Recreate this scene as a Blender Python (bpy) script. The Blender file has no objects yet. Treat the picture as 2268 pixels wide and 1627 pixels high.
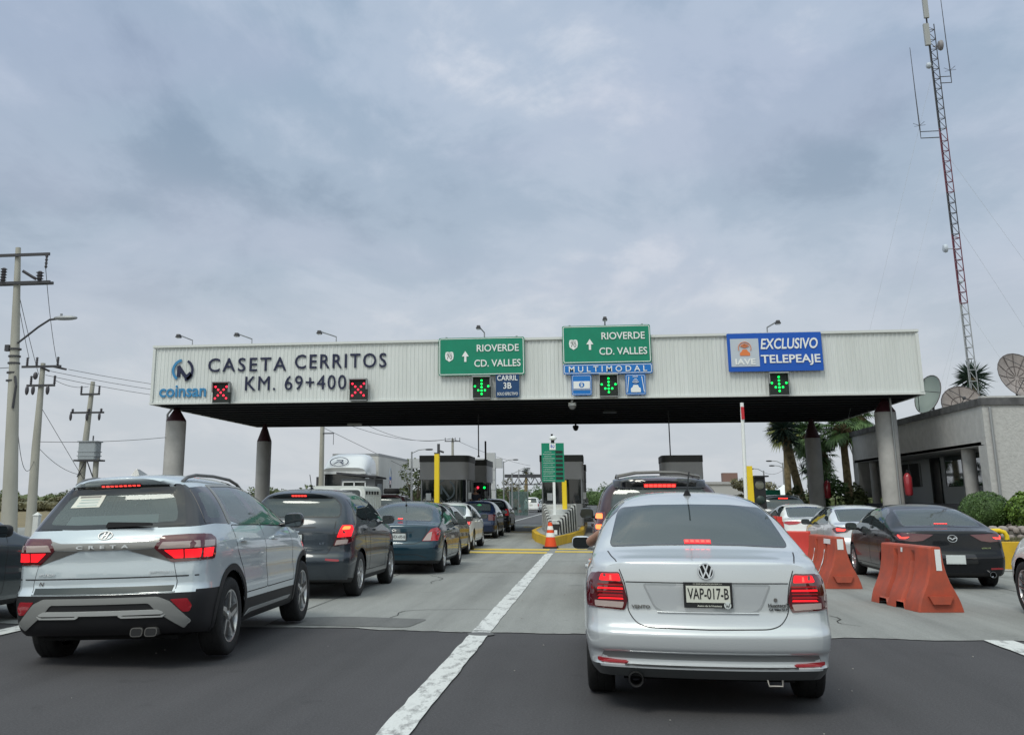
import bpy, bmesh, math, random
import numpy as np
from mathutils import Vector, Matrix
from mathutils.bvhtree import BVHTree
from mathutils.geometry import tessellate_polygon
random.seed(7)
R = math.radians
scene = bpy.context.scene
col = scene.collection

# ------------------------------------------------------------------ camera
cam_d = bpy.data.cameras.new('camera')
cam = bpy.data.objects.new('camera', cam_d)
col.objects.link(cam)
scene.camera = cam
cam.location = (0, 0, 1.44)
cam.rotation_euler = (R(90 + 13.56), 0, R(8.13))
cam_d.sensor_width = 36
cam_d.lens = 2260 / 2268 * 36
cam_d.shift_x = (1134 - 989) / 2268
cam_d.shift_y = -(813.5 - 560) / 2268
cam_d.clip_start = 0.05
cam_d.clip_end = 3000

# ------------------------------------------------------------------ world
SUN_EL, SUN_AZ = R(52), R(205)
world = bpy.data.worlds.new('World')
scene.world = world
world.use_nodes = True
nt = world.node_tree
nt.nodes.clear()
def N(t, **kw):
    n = nt.nodes.new(t)
    for k, v in kw.items():
        setattr(n, k, v)
    return n
def L(a, b):
    nt.links.new(a, b)
def M(op, a=None, b=None, clamp=False):
    n = N('ShaderNodeMath', operation=op, use_clamp=clamp)
    for i, v in enumerate((a, b)):
        if v is None: continue
        if isinstance(v, (int, float)): n.inputs[i].default_value = v
        else: L(v, n.inputs[i])
    return n.outputs[0]
def MIX(f, a, b):
    n = N('ShaderNodeMix', data_type='RGBA')
    for k, v in (('Factor', f),):
        if isinstance(v, (int, float)): n.inputs[0].default_value = v
        else: L(v, n.inputs[0])
    for i, v in ((6, a), (7, b)):
        if isinstance(v, tuple): n.inputs[i].default_value = (*v, 1)
        else: L(v, n.inputs[i])
    return n.outputs[2]
def RAMP(f, pts, interp='EASE'):
    n = N('ShaderNodeValToRGB')
    n.color_ramp.interpolation = interp
    e = n.color_ramp.elements
    while len(e) < len(pts): e.new(0.5)
    for el, (p_, c_) in zip(e, pts):
        el.position = p_
        el.color = (*c_, 1) if isinstance(c_, tuple) else (c_, c_, c_, 1)
    L(f, n.inputs[0])
    return n.outputs[0]
sky = N('ShaderNodeTexSky', sky_type='NISHITA', sun_disc=False)
sky.sun_elevation = SUN_EL
sky.sun_rotation = SUN_AZ
sky.dust_density = 3.0
tc = N('ShaderNodeTexCoord')
sep = N('ShaderNodeSeparateXYZ')
L(tc.outputs['Generated'], sep.inputs[0])
zz = M('MAXIMUM', sep.outputs[2], 0.0)
den = M('ADD', zz, 0.22)
cmb = N('ShaderNodeCombineXYZ')
L(M('DIVIDE', sep.outputs[0], den), cmb.inputs[0])
L(M('DIVIDE', sep.outputs[1], den), cmb.inputs[1])
def NOISE(scale, detail, rough, off=(0, 0, 0), sx=(1, 1, 1), dist=0.0):
    mp = N('ShaderNodeMapping')
    mp.inputs['Location'].default_value = off
    mp.inputs['Scale'].default_value = sx
    L(cmb.outputs[0], mp.inputs[0])
    n = N('ShaderNodeTexNoise')
    n.inputs['Scale'].default_value = scale
    n.inputs['Detail'].default_value = detail
    n.inputs['Roughness'].default_value = rough
    n.inputs['Distortion'].default_value = dist
    L(mp.outputs[0], n.inputs[0])
    return n.outputs[0]
big = NOISE(1.15, 3, 0.5, (3.1, 1.7, 0), (1, .8, 1), .3)
med = NOISE(2.4, 9, 0.60, (8.3, 2.2, 0), (1, .75, 1), .35)
fin_n = NOISE(6.5, 8, 0.62, (2.3, 5.2, 0), (1, .7, 1), .25)
pur = NOISE(1.5, 2, 0.5, (1.3, 9.2, 0))
cl = M('ADD', M('ADD', M('MULTIPLY', big, 0.50), M('MULTIPLY', med, 0.36)), M('MULTIPLY', fin_n, 0.14))
cloud = RAMP(cl, [(.375, (.245, .340, .465)), (.455, (.355, .458, .590)), (.53, (.465, .555, .685)), (.615, (.70, .745, .83))], 'EASE')
cloud = MIX(RAMP(pur, [(.44, 0.0), (.62, .35)]), cloud, (.475, .520, .675))
hor = RAMP(sep.outputs[2], [(.0, 1.0), (.10, .9), (.22, .35), (.40, 0.0)], 'LINEAR')
horc = MIX(M('MULTIPLY', RAMP(med, [(.4, 0.0), (.62, 1.0)]), .5), (.58, .625, .67), (.69, .715, .745))
cloud = MIX(hor, cloud, horc)
tot = N('ShaderNodeMix', data_type='RGBA', blend_type='MULTIPLY')
tot.inputs[0].default_value = 1.0
L(cloud, tot.inputs[6])
tot.inputs[7].default_value = (10.0, 10.0, 10.0, 1)
# brightened overhead (as overcast skies are) and behind the camera, to light the scene
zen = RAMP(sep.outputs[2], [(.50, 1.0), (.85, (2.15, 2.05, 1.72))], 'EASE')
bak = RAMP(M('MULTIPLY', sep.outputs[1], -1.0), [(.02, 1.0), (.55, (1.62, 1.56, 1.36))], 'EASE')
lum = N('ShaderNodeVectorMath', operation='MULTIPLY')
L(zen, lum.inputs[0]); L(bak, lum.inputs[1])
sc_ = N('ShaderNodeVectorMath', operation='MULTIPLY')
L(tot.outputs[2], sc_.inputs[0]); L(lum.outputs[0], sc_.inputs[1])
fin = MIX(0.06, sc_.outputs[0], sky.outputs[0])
bg = N('ShaderNodeBackground')
bg.inputs[1].default_value = 0.1
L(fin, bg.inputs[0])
wo = N('ShaderNodeOutputWorld')
L(bg.outputs[0], wo.inputs[0])

# ------------------------------------------------------------------ sun through the cloud
sd = bpy.data.lights.new('sun', 'SUN')
sd.energy = 1.4
sd.angle = R(20)
sd.color = (1.0, .97, .88)
sun = bpy.data.objects.new('sun', sd)
col.objects.link(sun)
# light comes from behind the camera, slightly from the left
sv = Vector((math.sin(SUN_AZ) * math.cos(SUN_EL), math.cos(SUN_AZ) * math.cos(SUN_EL), math.sin(SUN_EL)))
sun.rotation_euler = sv.to_track_quat('Z', 'Y').to_euler()
scene.view_settings.view_transform = 'Standard'
scene.view_settings.look = 'None'
scene.view_settings.exposure = 0.0
scene.view_settings.gamma = 1.0
scene.cycles.max_bounces = 8
scene.cycles.transparent_max_bounces = 16
scene.cycles.caustics_reflective = False
scene.cycles.caustics_refractive = False

# ------------------------------------------------------------------ materials
MATS = {}
def new_mat(name):
    m = bpy.data.materials.new(name)
    m.use_nodes = True
    m.node_tree.nodes.clear()
    return m, m.node_tree
def pbr(name, color, rough=.6, metal=0.0, coat=0.0, emit=None, estr=0.0, ior=1.45, var=0.0, vscale=4.0, bump=0.0, bscale=30.0, col2=None, detail=5.0, stretch=(1, 1, 1), spec=None, twosided=None):
    if name in MATS: return MATS[name]
    m, t = new_mat(name)
    o = t.nodes.new('ShaderNodeOutputMaterial')
    b = t.nodes.new('ShaderNodeBsdfPrincipled')
    b.inputs['Base Color'].default_value = (*color, 1)
    b.inputs['Roughness'].default_value = rough
    b.inputs['Metallic'].default_value = metal
    b.inputs['IOR'].default_value = ior
    if spec is not None: b.inputs['Specular IOR Level'].default_value = spec
    if coat:
        b.inputs['Coat Weight'].default_value = coat
        b.inputs['Coat Roughness'].default_value = .03
        b.inputs['Coat IOR'].default_value = 1.7
    if emit:
        b.inputs['Emission Color'].default_value = (*emit, 1)
        b.inputs['Emission Strength'].default_value = estr
    if var or bump:
        tcn = t.nodes.new('ShaderNodeTexCoord')
        mp = t.nodes.new('ShaderNodeMapping')
        mp.inputs['Scale'].default_value = stretch
        t.links.new(tcn.outputs['Object'], mp.inputs[0])
    if var:
        n = t.nodes.new('ShaderNodeTexNoise')
        n.inputs['Scale'].default_value = vscale
        n.inputs['Detail'].default_value = detail
        n.inputs['Roughness'].default_value = .6
        t.links.new(mp.outputs[0], n.inputs[0])
        r = t.nodes.new('ShaderNodeValToRGB')
        c2 = col2 or tuple(c * (1 - var) for c in color)
        r.color_ramp.elements[0].position = .33
        r.color_ramp.elements[0].color = (*c2, 1)
        r.color_ramp.elements[1].position = .67
        r.color_ramp.elements[1].color = (*[min(1, c * (1 + (var if not col2 else 0))) for c in color], 1)
        t.links.new(n.outputs[0], r.inputs[0])
        t.links.new(r.outputs[0], b.inputs['Base Color'])
    if bump:
        n2 = t.nodes.new('ShaderNodeTexNoise')
        n2.inputs['Scale'].default_value = bscale
        n2.inputs['Detail'].default_value = 4
        t.links.new(mp.outputs[0], n2.inputs[0])
        bp = t.nodes.new('ShaderNodeBump')
        bp.inputs['Strength'].default_value = bump
        bp.inputs['Distance'].default_value = .02
        t.links.new(n2.outputs[0], bp.inputs['Height'])
        t.links.new(bp.outputs[0], b.inputs['Normal'])
    last = b.outputs[0]
    if twosided:
        g = t.nodes.new('ShaderNodeNewGeometry')
        b2 = t.nodes.new('ShaderNodeBsdfPrincipled')
        b2.inputs['Base Color'].default_value = (*twosided, 1)
        b2.inputs['Roughness'].default_value = .8
        mx = t.nodes.new('ShaderNodeMixShader')
        t.links.new(g.outputs['Backfacing'], mx.inputs[0])
        t.links.new(b.outputs[0], mx.inputs[1])
        t.links.new(b2.outputs[0], mx.inputs[2])
        last = mx.outputs[0]
    t.links.new(last, o.inputs[0])
    MATS[name] = m
    return m
def glass(name, tint, film_sheen=(.02, .025, .027), fw=.25, rough=.02, ior=1.5):  # the diffuse coat is tint with sky reflection painted in
    if name in MATS: return MATS[name]
    m, t = new_mat(name)
    o = t.nodes.new('ShaderNodeOutputMaterial')
    tr = t.nodes.new('ShaderNodeBsdfTransparent')
    tr.inputs[0].default_value = (*tint, 1)
    df = t.nodes.new('ShaderNodeBsdfDiffuse')
    df.inputs[0].default_value = (*film_sheen, 1)
    m1 = t.nodes.new('ShaderNodeMixShader')
    m1.inputs[0].default_value = fw
    t.links.new(tr.outputs[0], m1.inputs[1]); t.links.new(df.outputs[0], m1.inputs[2])
    gl = t.nodes.new('ShaderNodeBsdfGlossy')
    gl.inputs['Roughness'].default_value = rough
    gl.inputs[0].default_value = (.95, 1.0, 1.0, 1)
    fr = t.nodes.new('ShaderNodeFresnel')
    fr.inputs[0].default_value = ior
    m2 = t.nodes.new('ShaderNodeMixShader')
    t.links.new(fr.outputs[0], m2.inputs[0])
    t.links.new(m1.outputs[0], m2.inputs[1]); t.links.new(gl.outputs[0], m2.inputs[2])
    t.links.new(m2.outputs[0], o.inputs[0])
    MATS[name] = m
    return m
def paint(name, color, metal=.5, rough=.32, flake=.06, coat=1.0, spec=None):
    return pbr('paint_' + name, color, rough=rough, metal=metal, coat=coat, spec=spec, var=flake, vscale=900.0, detail=1.0, twosided=(.035, .035, .037))

# ------------------------------------------------------------------ object helpers
def tag(o, label=None, cat=None, group=None, kind=None):
    if label: o['label'] = label
    if cat: o['category'] = cat
    if group: o['group'] = group
    if kind: o['kind'] = kind
    return o
def thing(name, label, cat, loc=(0, 0, 0), rz=0.0, group=None):
    o = bpy.data.objects.new(name, None)
    o.empty_display_size = .2
    col.objects.link(o)
    o.location = loc
    o.rotation_euler = (0, 0, rz)
    return tag(o, label, cat, group)
class MB:
    """collects simple shapes into one mesh"""
    def __init__(s):
        s.v, s.f, s.mi = [], [], []
        s.cur = 0
    def add(s, vs, fs):
        b = len(s.v)
        s.v += [tuple(v) for v in vs]
        s.f += [tuple(i + b for i in f) for f in fs]
        s.mi += [s.cur] * len(fs)
        return s
    def box(s, c, d, rz=0.0, bev=0.0, taper=1.0):
        x, y, z = (k / 2 for k in d)
        if bev > 0:
            b = min(bev, x * .95, y * .95)
            ring = [(-x + b, -y), (x - b, -y), (x, -y + b), (x, y - b), (x - b, y), (-x + b, y), (-x, y - b), (-x, -y + b)]
        else:
            ring = [(-x, -y), (x, -y), (x, y), (-x, y)]
        n = len(ring)
        cs, sn = math.cos(rz), math.sin(rz)
        vs = []
        for zz_, tp in ((-z, 1.0), (z, taper)):
            for px, py in ring:
                px *= tp; py *= tp
                vs.append((c[0] + px * cs - py * sn, c[1] + px * sn + py * cs, c[2] + zz_))
        fs = [tuple(range(n))[::-1], tuple(range(n, 2 * n))] + [(i, (i + 1) % n, n + (i + 1) % n, n + i) for i in range(n)]
        return s.add(vs, fs)
    def tube(s, pts, r, n=8, caps=True):
        pts = [Vector(p) for p in pts]
        rs = r if isinstance(r, (list, tuple)) else [r] * len(pts)
        vs, fs = [], []
        up = None
        for i, p in enumerate(pts):
            a = pts[max(0, i - 1)]; b = pts[min(len(pts) - 1, i + 1)]
            d = (b - a).normalized() if (b - a).length > 1e-9 else Vector((0, 0, 1))
            if up is None:
                up = d.orthogonal().normalized()
            else:
                up = (up - d * up.dot(d))
                up = up.normalized() if up.length > 1e-6 else d.orthogonal().normalized()
            w = d.cross(up)
            for k in range(n):
                an = 2 * math.pi * k / n
                vs.append(p + (up * math.cos(an) + w * math.sin(an)) * rs[i])
        for i in range(len(pts) - 1):
            for k in range(n):
                a, b = i * n + k, i * n + (k + 1) % n
                fs.append((a, b, b + n, a + n))
        if caps:
            fs.append(tuple(range(n))[::-1])
            fs.append(tuple(range((len(pts) - 1) * n, len(pts) * n)))
        return s.add(vs, fs)
    def lathe(s, prof, c=(0, 0, 0), n=24, axis='z', cap=True):
        vs, fs = [], []
        for r_, h_ in prof:
            for k in range(n):
                a = 2 * math.pi * k / n
                p = (r_ * math.cos(a), r_ * math.sin(a), h_)
                if axis == 'x': p = (h_, r_ * math.cos(a), r_ * math.sin(a))
                if axis == 'y': p = (r_ * math.sin(a), h_, r_ * math.cos(a))
                vs.append((p[0] + c[0], p[1] + c[1], p[2] + c[2]))
        for i in range(len(prof) - 1):
            for k in range(n):
                a, b = i * n + k, i * n + (k + 1) % n
                fs.append((a, b, b + n, a + n))
        if cap and prof[0][0] > 1e-5: fs.append(tuple(range(n))[::-1])
        if cap and prof[-1][0] > 1e-5: fs.append(tuple(range((len(prof) - 1) * n, len(prof) * n)))
        return s.add(vs, fs)
    def prism(s, poly, a0, a1, axis='y'):
        """poly in the two other axes, extruded along axis"""
        def P_(u, v, w):
            return {'y': (u, w, v), 'x': (w, u, v), 'z': (u, v, w)}[axis]
        n = len(poly)
        vs = [P_(u, v, a0) for u, v in poly] + [P_(u, v, a1) for u, v in poly]
        fs = [tuple(range(n))[::-1], tuple(range(n, 2 * n))] + [(i, (i + 1) % n, n + (i + 1) % n, n + i) for i in range(n)]
        return s.add(vs, fs)
    def quad(s, *p):
        return s.add(p, [tuple(range(len(p)))])
    def build(s, name, mat, parent=None, smooth=None, loc=None, fix=True, rz=None):
        me = bpy.data.meshes.new(name)
        me.from_pydata(s.v, [], s.f)
        for m in (mat if isinstance(mat, (list, tuple)) else [mat]):
            me.materials.append(m)
        if any(s.mi):
            me.polygons.foreach_set('material_index', s.mi)
        if fix:
            bm = bmesh.new(); bm.from_mesh(me)
            bmesh.ops.recalc_face_normals(bm, faces=bm.faces)
            bm.to_mesh(me); bm.free()
        if smooth is not None:
            me.polygons.foreach_set('use_smooth', [True] * len(me.polygons))
            if smooth < 180: me.set_sharp_from_angle(angle=R(smooth))
        me.update()
        o = bpy.data.objects.new(name, me)
        col.objects.link(o)
        if parent: o.parent = parent
        if loc: o.location = loc
        if rz: o.rotation_euler = (0, 0, rz)
        return o
def text(name, body, size, mat, parent, loc, rot=(90, 0, 0), sx=1.0, bold=0.0, ext=.004, align='CENTER', shear=0.0, spacing=1.0):
    cu = bpy.data.curves.new(name, 'FONT')
    cu.body = body
    cu.size = size
    cu.offset = bold
    cu.extrude = ext
    cu.align_x = align
    cu.align_y = 'CENTER'
    cu.shear = shear
    cu.space_character = spacing
    cu.resolution_u = 3
    tmp = bpy.data.objects.new('tmp_text', cu)
    col.objects.link(tmp)
    dg = bpy.context.evaluated_depsgraph_get()
    dg.update()
    me = bpy.data.meshes.new_from_object(tmp.evaluated_get(dg))
    bpy.data.objects.remove(tmp)
    bpy.data.curves.remove(cu)
    me.materials.clear()
    me.materials.append(mat)
    o = bpy.data.objects.new(name, me)
    col.objects.link(o)
    o.parent = parent
    o.location = loc
    o.rotation_euler = tuple(R(a) for a in rot)
    o.scale = (sx, 1, 1)
    return o
def fit_text(name, body, w, h, mat, parent, loc, rot=(90, 0, 0), **kw):
    """lettering scaled to a width and cap height"""
    o = text(name, body, 1.0, mat, parent, loc, rot, **kw)
    xs = [v.co.x for v in o.data.vertices]; ys = [v.co.y for v in o.data.vertices]
    kx, ky = w / (max(xs) - min(xs)), h / (max(ys) - min(ys))
    cx_, cy_ = (max(xs) + min(xs)) / 2, (max(ys) + min(ys)) / 2
    for v in o.data.vertices:
        v.co.x = (v.co.x - cx_) * kx; v.co.y = (v.co.y - cy_) * ky
    o.scale = (1, 1, 1)
    return o
def copy_tree(o, parent=None):
    c = o.copy()
    col.objects.link(c)
    if parent: c.parent = parent
    for ch in list(o.children):
        copy_tree(ch, c)
    return c
def rpoly(pts, r, n=4):
    """polygon with rounded corners"""
    out = []
    m = len(pts)
    for i in range(m):
        p0, p, p1 = Vector(pts[i - 1]), Vector(pts[i]), Vector(pts[(i + 1) % m])
        rr = r[i] if isinstance(r, (list, tuple)) else r
        a, b = (p0 - p), (p1 - p)
        ra = min(rr, a.length * .45); rb = min(rr, b.length * .45)
        if rr <= 1e-5:
            out.append(tuple(p)); continue
        A, B = p + a.normalized() * ra, p + b.normalized() * rb
        for k in range(n + 1):
            t = k / n
            q = A * (1 - t) ** 2 + p * 2 * t * (1 - t) + B * t ** 2
            out.append((q.x, q.y))
    return out
def inset(poly, d):
    """offset a polygon inward by d (d<0 outward)"""
    m = len(poly)
    area = sum(poly[i][0] * poly[(i + 1) % m][1] - poly[(i + 1) % m][0] * poly[i][1] for i in range(m))
    sgn = 1 if area > 0 else -1
    out = []
    for i in range(m):
        p0, p, p1 = Vector(poly[i - 1]), Vector(poly[i]), Vector(poly[(i + 1) % m])
        e0, e1 = (p - p0), (p1 - p)
        e0 = e0.normalized() if e0.length > 1e-9 else Vector((1, 0))
        e1 = e1.normalized() if e1.length > 1e-9 else e0
        n0, n1 = Vector((-e0.y, e0.x)) * sgn, Vector((-e1.y, e1.x)) * sgn
        b = n0 + n1
        if b.length < 1e-6: b = n0
        b = b.normalized()
        k = max(.35, b.dot(n0))
        q = p + b * d / k
        out.append((q.x, q.y))
    return out
def inside(p, poly):
    x, y = p; c = False; n = len(poly); j = n - 1
    for i in range(n):
        xi, yi = poly[i]; xj, yj = poly[j]
        if (yi > y) != (yj > y) and x < (xj - xi) * (y - yi) / (yj - yi + 1e-12) + xi: c = not c
        j = i
    return c
def pchip(pts):
    xs = [p[0] for p in pts]; ys = [p[1] for p in pts]
    n = len(xs)
    h = [xs[i + 1] - xs[i] for i in range(n - 1)]
    d = [(ys[i + 1] - ys[i]) / h[i] for i in range(n - 1)]
    m = [0.0] * n
    m[0], m[-1] = d[0], d[-1]
    for i in range(1, n - 1):
        if d[i - 1] * d[i] <= 0: m[i] = 0.0
        else:
            w1, w2 = 2 * h[i] + h[i - 1], h[i] + 2 * h[i - 1]
            m[i] = (w1 + w2) / (w1 / d[i - 1] + w2 / d[i])
    def f(x):
        if x <= xs[0]: return ys[0]
        if x >= xs[-1]: return ys[-1]
        i = 0
        while x > xs[i + 1]: i += 1
        t = (x - xs[i]) / h[i]
        return (ys[i] * (1 + 2 * t) * (1 - t) ** 2 + m[i] * h[i] * t * (1 - t) ** 2 + ys[i + 1] * t * t * (3 - 2 * t) + m[i + 1] * h[i] * t * t * (t - 1))
    return f
# ------------------------------------------------------------------ cars
BLK = pbr('black_plastic', (.012, .012, .014), rough=.55)
GLOSSBLK = pbr('gloss_black', (.006, .006, .008), rough=.08, coat=.6)
DARKIN = pbr('interior_dark', (.03, .03, .033), rough=.85)
SEATM = pbr('seat_fabric', (.07, .07, .075), rough=.9)
RUB = pbr('tyre_rubber', (.014, .014, .015), rough=.8, bump=.3, bscale=40)
ALLOY = pbr('alloy', (.55, .56, .58), rough=.28, metal=.9)
ALLOYD = pbr('alloy_dark', (.03, .03, .034), rough=.35, metal=.5)
CHROME = pbr('chrome', (.58, .60, .63), rough=.12, metal=1.0)
SATIN = pbr('satin_silver', (.42, .42, .42), rough=.4, metal=.85)
SATIND = pbr('satin_grey', (.17, .165, .16), rough=.45, metal=.6)
LENS = pbr('tail_lens_dark', (.09, .003, .008), rough=.08, coat=1.0)
LENSR = pbr('tail_lens_red', (.32, .006, .012), rough=.1, coat=1.0, emit=(1, .02, .03), estr=.10)
LENSW = pbr('tail_lens_clear', (.45, .36, .34), rough=.12, coat=1.0)
LIT = pbr('lamp_red_lit', (.6, .01, .01), rough=.3, emit=(1.0, .010, .02), estr=1.25)
LITB = pbr('lamp_red_bright', (.9, .05, .03), rough=.3, emit=(1.0, .05, .04), estr=2.4)
LITO = pbr('lamp_orange_lit', (.9, .2, .05), rough=.3, emit=(1.0, .16, .04), estr=2.5)
REFL = pbr('red_reflector', (.30, .006, .015), rough=.2, coat=.8)
PLATE = pbr('plate_white', (.66, .67, .60), rough=.45)
PLATEG = pbr('plate_pale', (.62, .66, .66), rough=.45)
INK = pbr('black_ink', (.015, .015, .017), rough=.6)
GCLEAR = glass('glass_clear', (.62, .70, .68), (.05, .06, .06), .16)
GREAR = glass('glass_rear', (.50, .58, .56), (.13, .155, .15), .38)
GDARK = glass('glass_tinted', (.15, .18, .18), (.066, .084, .090), .58, ior=1.65)
MIRG = pbr('mirror_glass', (.10, .115, .12), rough=.05, metal=1.0)  # tint darkened to stand in for a dark reflection
GSIDE = glass('glass_side_light', (.5, .57, .56), (.20, .235, .235), .45)  # pale diffuse tone painted for sky mirrored in the panes
BADGE = pbr('badge_silver', (.62, .64, .66), rough=.35)
CLADG = pbr('clad_silver', (.235, .24, .238), rough=.45, coat=.2)
CLADL = pbr('clad_light', (.46, .47, .47), rough=.4, coat=.3)
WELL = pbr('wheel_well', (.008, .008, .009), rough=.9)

def make_wheel(parent, name_loc, radius, width, rim_r, spokes, side, style='alloy', dark=False):
    """side=+1: outer face towards +x"""
    x, y, z = name_loc
    mb = MB()
    w = width / 2
    prof = [(rim_r * .96, -w * .86), (rim_r * 1.02, -w * .97), (radius * .90, -w), (radius * .965, -w * .92), (radius, -w * .74), (radius, -w * .3), (radius * .993, -w * .28), (radius * .993, -w * .22), (radius, -w * .2), (radius, w * .2), (radius * .993, w * .22), (radius * .993, w * .28), (radius, w * .3), (radius, w * .74), (radius * .965, w * .92), (radius * .90, w), (rim_r * 1.02, w * .97), (rim_r * .96, w * .86)]
    mb.lathe(prof, n=40, axis='x', cap=False)
    t = mb.build('wheel', RUB, parent, smooth=40, loc=(x, y, z))
    rm = MB()
    s = side
    rm.lathe([(rim_r * .97, s * w * .86), (rim_r * 1.0, s * w * .92), (rim_r * .94, s * w * .90), (rim_r * .90, s * w * .55), (rim_r * .86, -s * w * .5)], n=40, axis='x', cap=False)
    rm.cur = 1
    rm.lathe([(.001, s * w * .15), (rim_r * .9, s * w * .15)], n=24, axis='x')
    rm.cur = 0
    for k in range(spokes):
        a = 2 * math.pi * k / spokes + .3
        def pt(r_, off, xx):
            return (xx, r_ * math.cos(a) - off * math.sin(a), r_ * math.sin(a) + off * math.cos(a))
        if style == 'twin':
            offs = [(-.030, .016, -.055, .014), (.030, .016, .055, .014)]
        elif style == 'wide':
            offs = [(0, .055, 0, .035)]
        else:
            offs = [(0, .028, 0, .022)]
        for o0, h0, o1, h1 in offs:
            vs = []
            for xx0, xx1 in ((s * w * .78, s * w * .86), (s * w * .35, s * w * .45)):
                vs += [pt(rim_r * .15, o0 - h0, xx0), pt(rim_r * .15, o0 + h0, xx0), pt(rim_r * .93, o1 + h1, xx1), pt(rim_r * .93, o1 - h1, xx1)]
            rm.add(vs, [(0, 1, 2, 3), (7, 6, 5, 4), (0, 4, 5, 1), (1, 5, 6, 2), (2, 6, 7, 3), (3, 7, 4, 0)])
            if dark:   # two-tone: dark pocket on half of the spoke
                rm.cur = 1
                vs2 = [pt(rim_r * .2, o0, s * w * .83), pt(rim_r * .2, o0 + h0 * .9, s * w * .83), pt(rim_r * .90, o1 + h1 * .9, s * w * .90), pt(rim_r * .90, o1, s * w * .90)]
                rm.add(vs2, [(0, 1, 2, 3)])
                rm.cur = 0
    rm.lathe([(.001, s * w * .88), (rim_r * .16, s * w * .86), (rim_r * .2, s * w * .5)], n=20, axis='x', cap=False)
    rm.build('rim', [ALLOY, ALLOYD], t, smooth=35)
    return t

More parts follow.
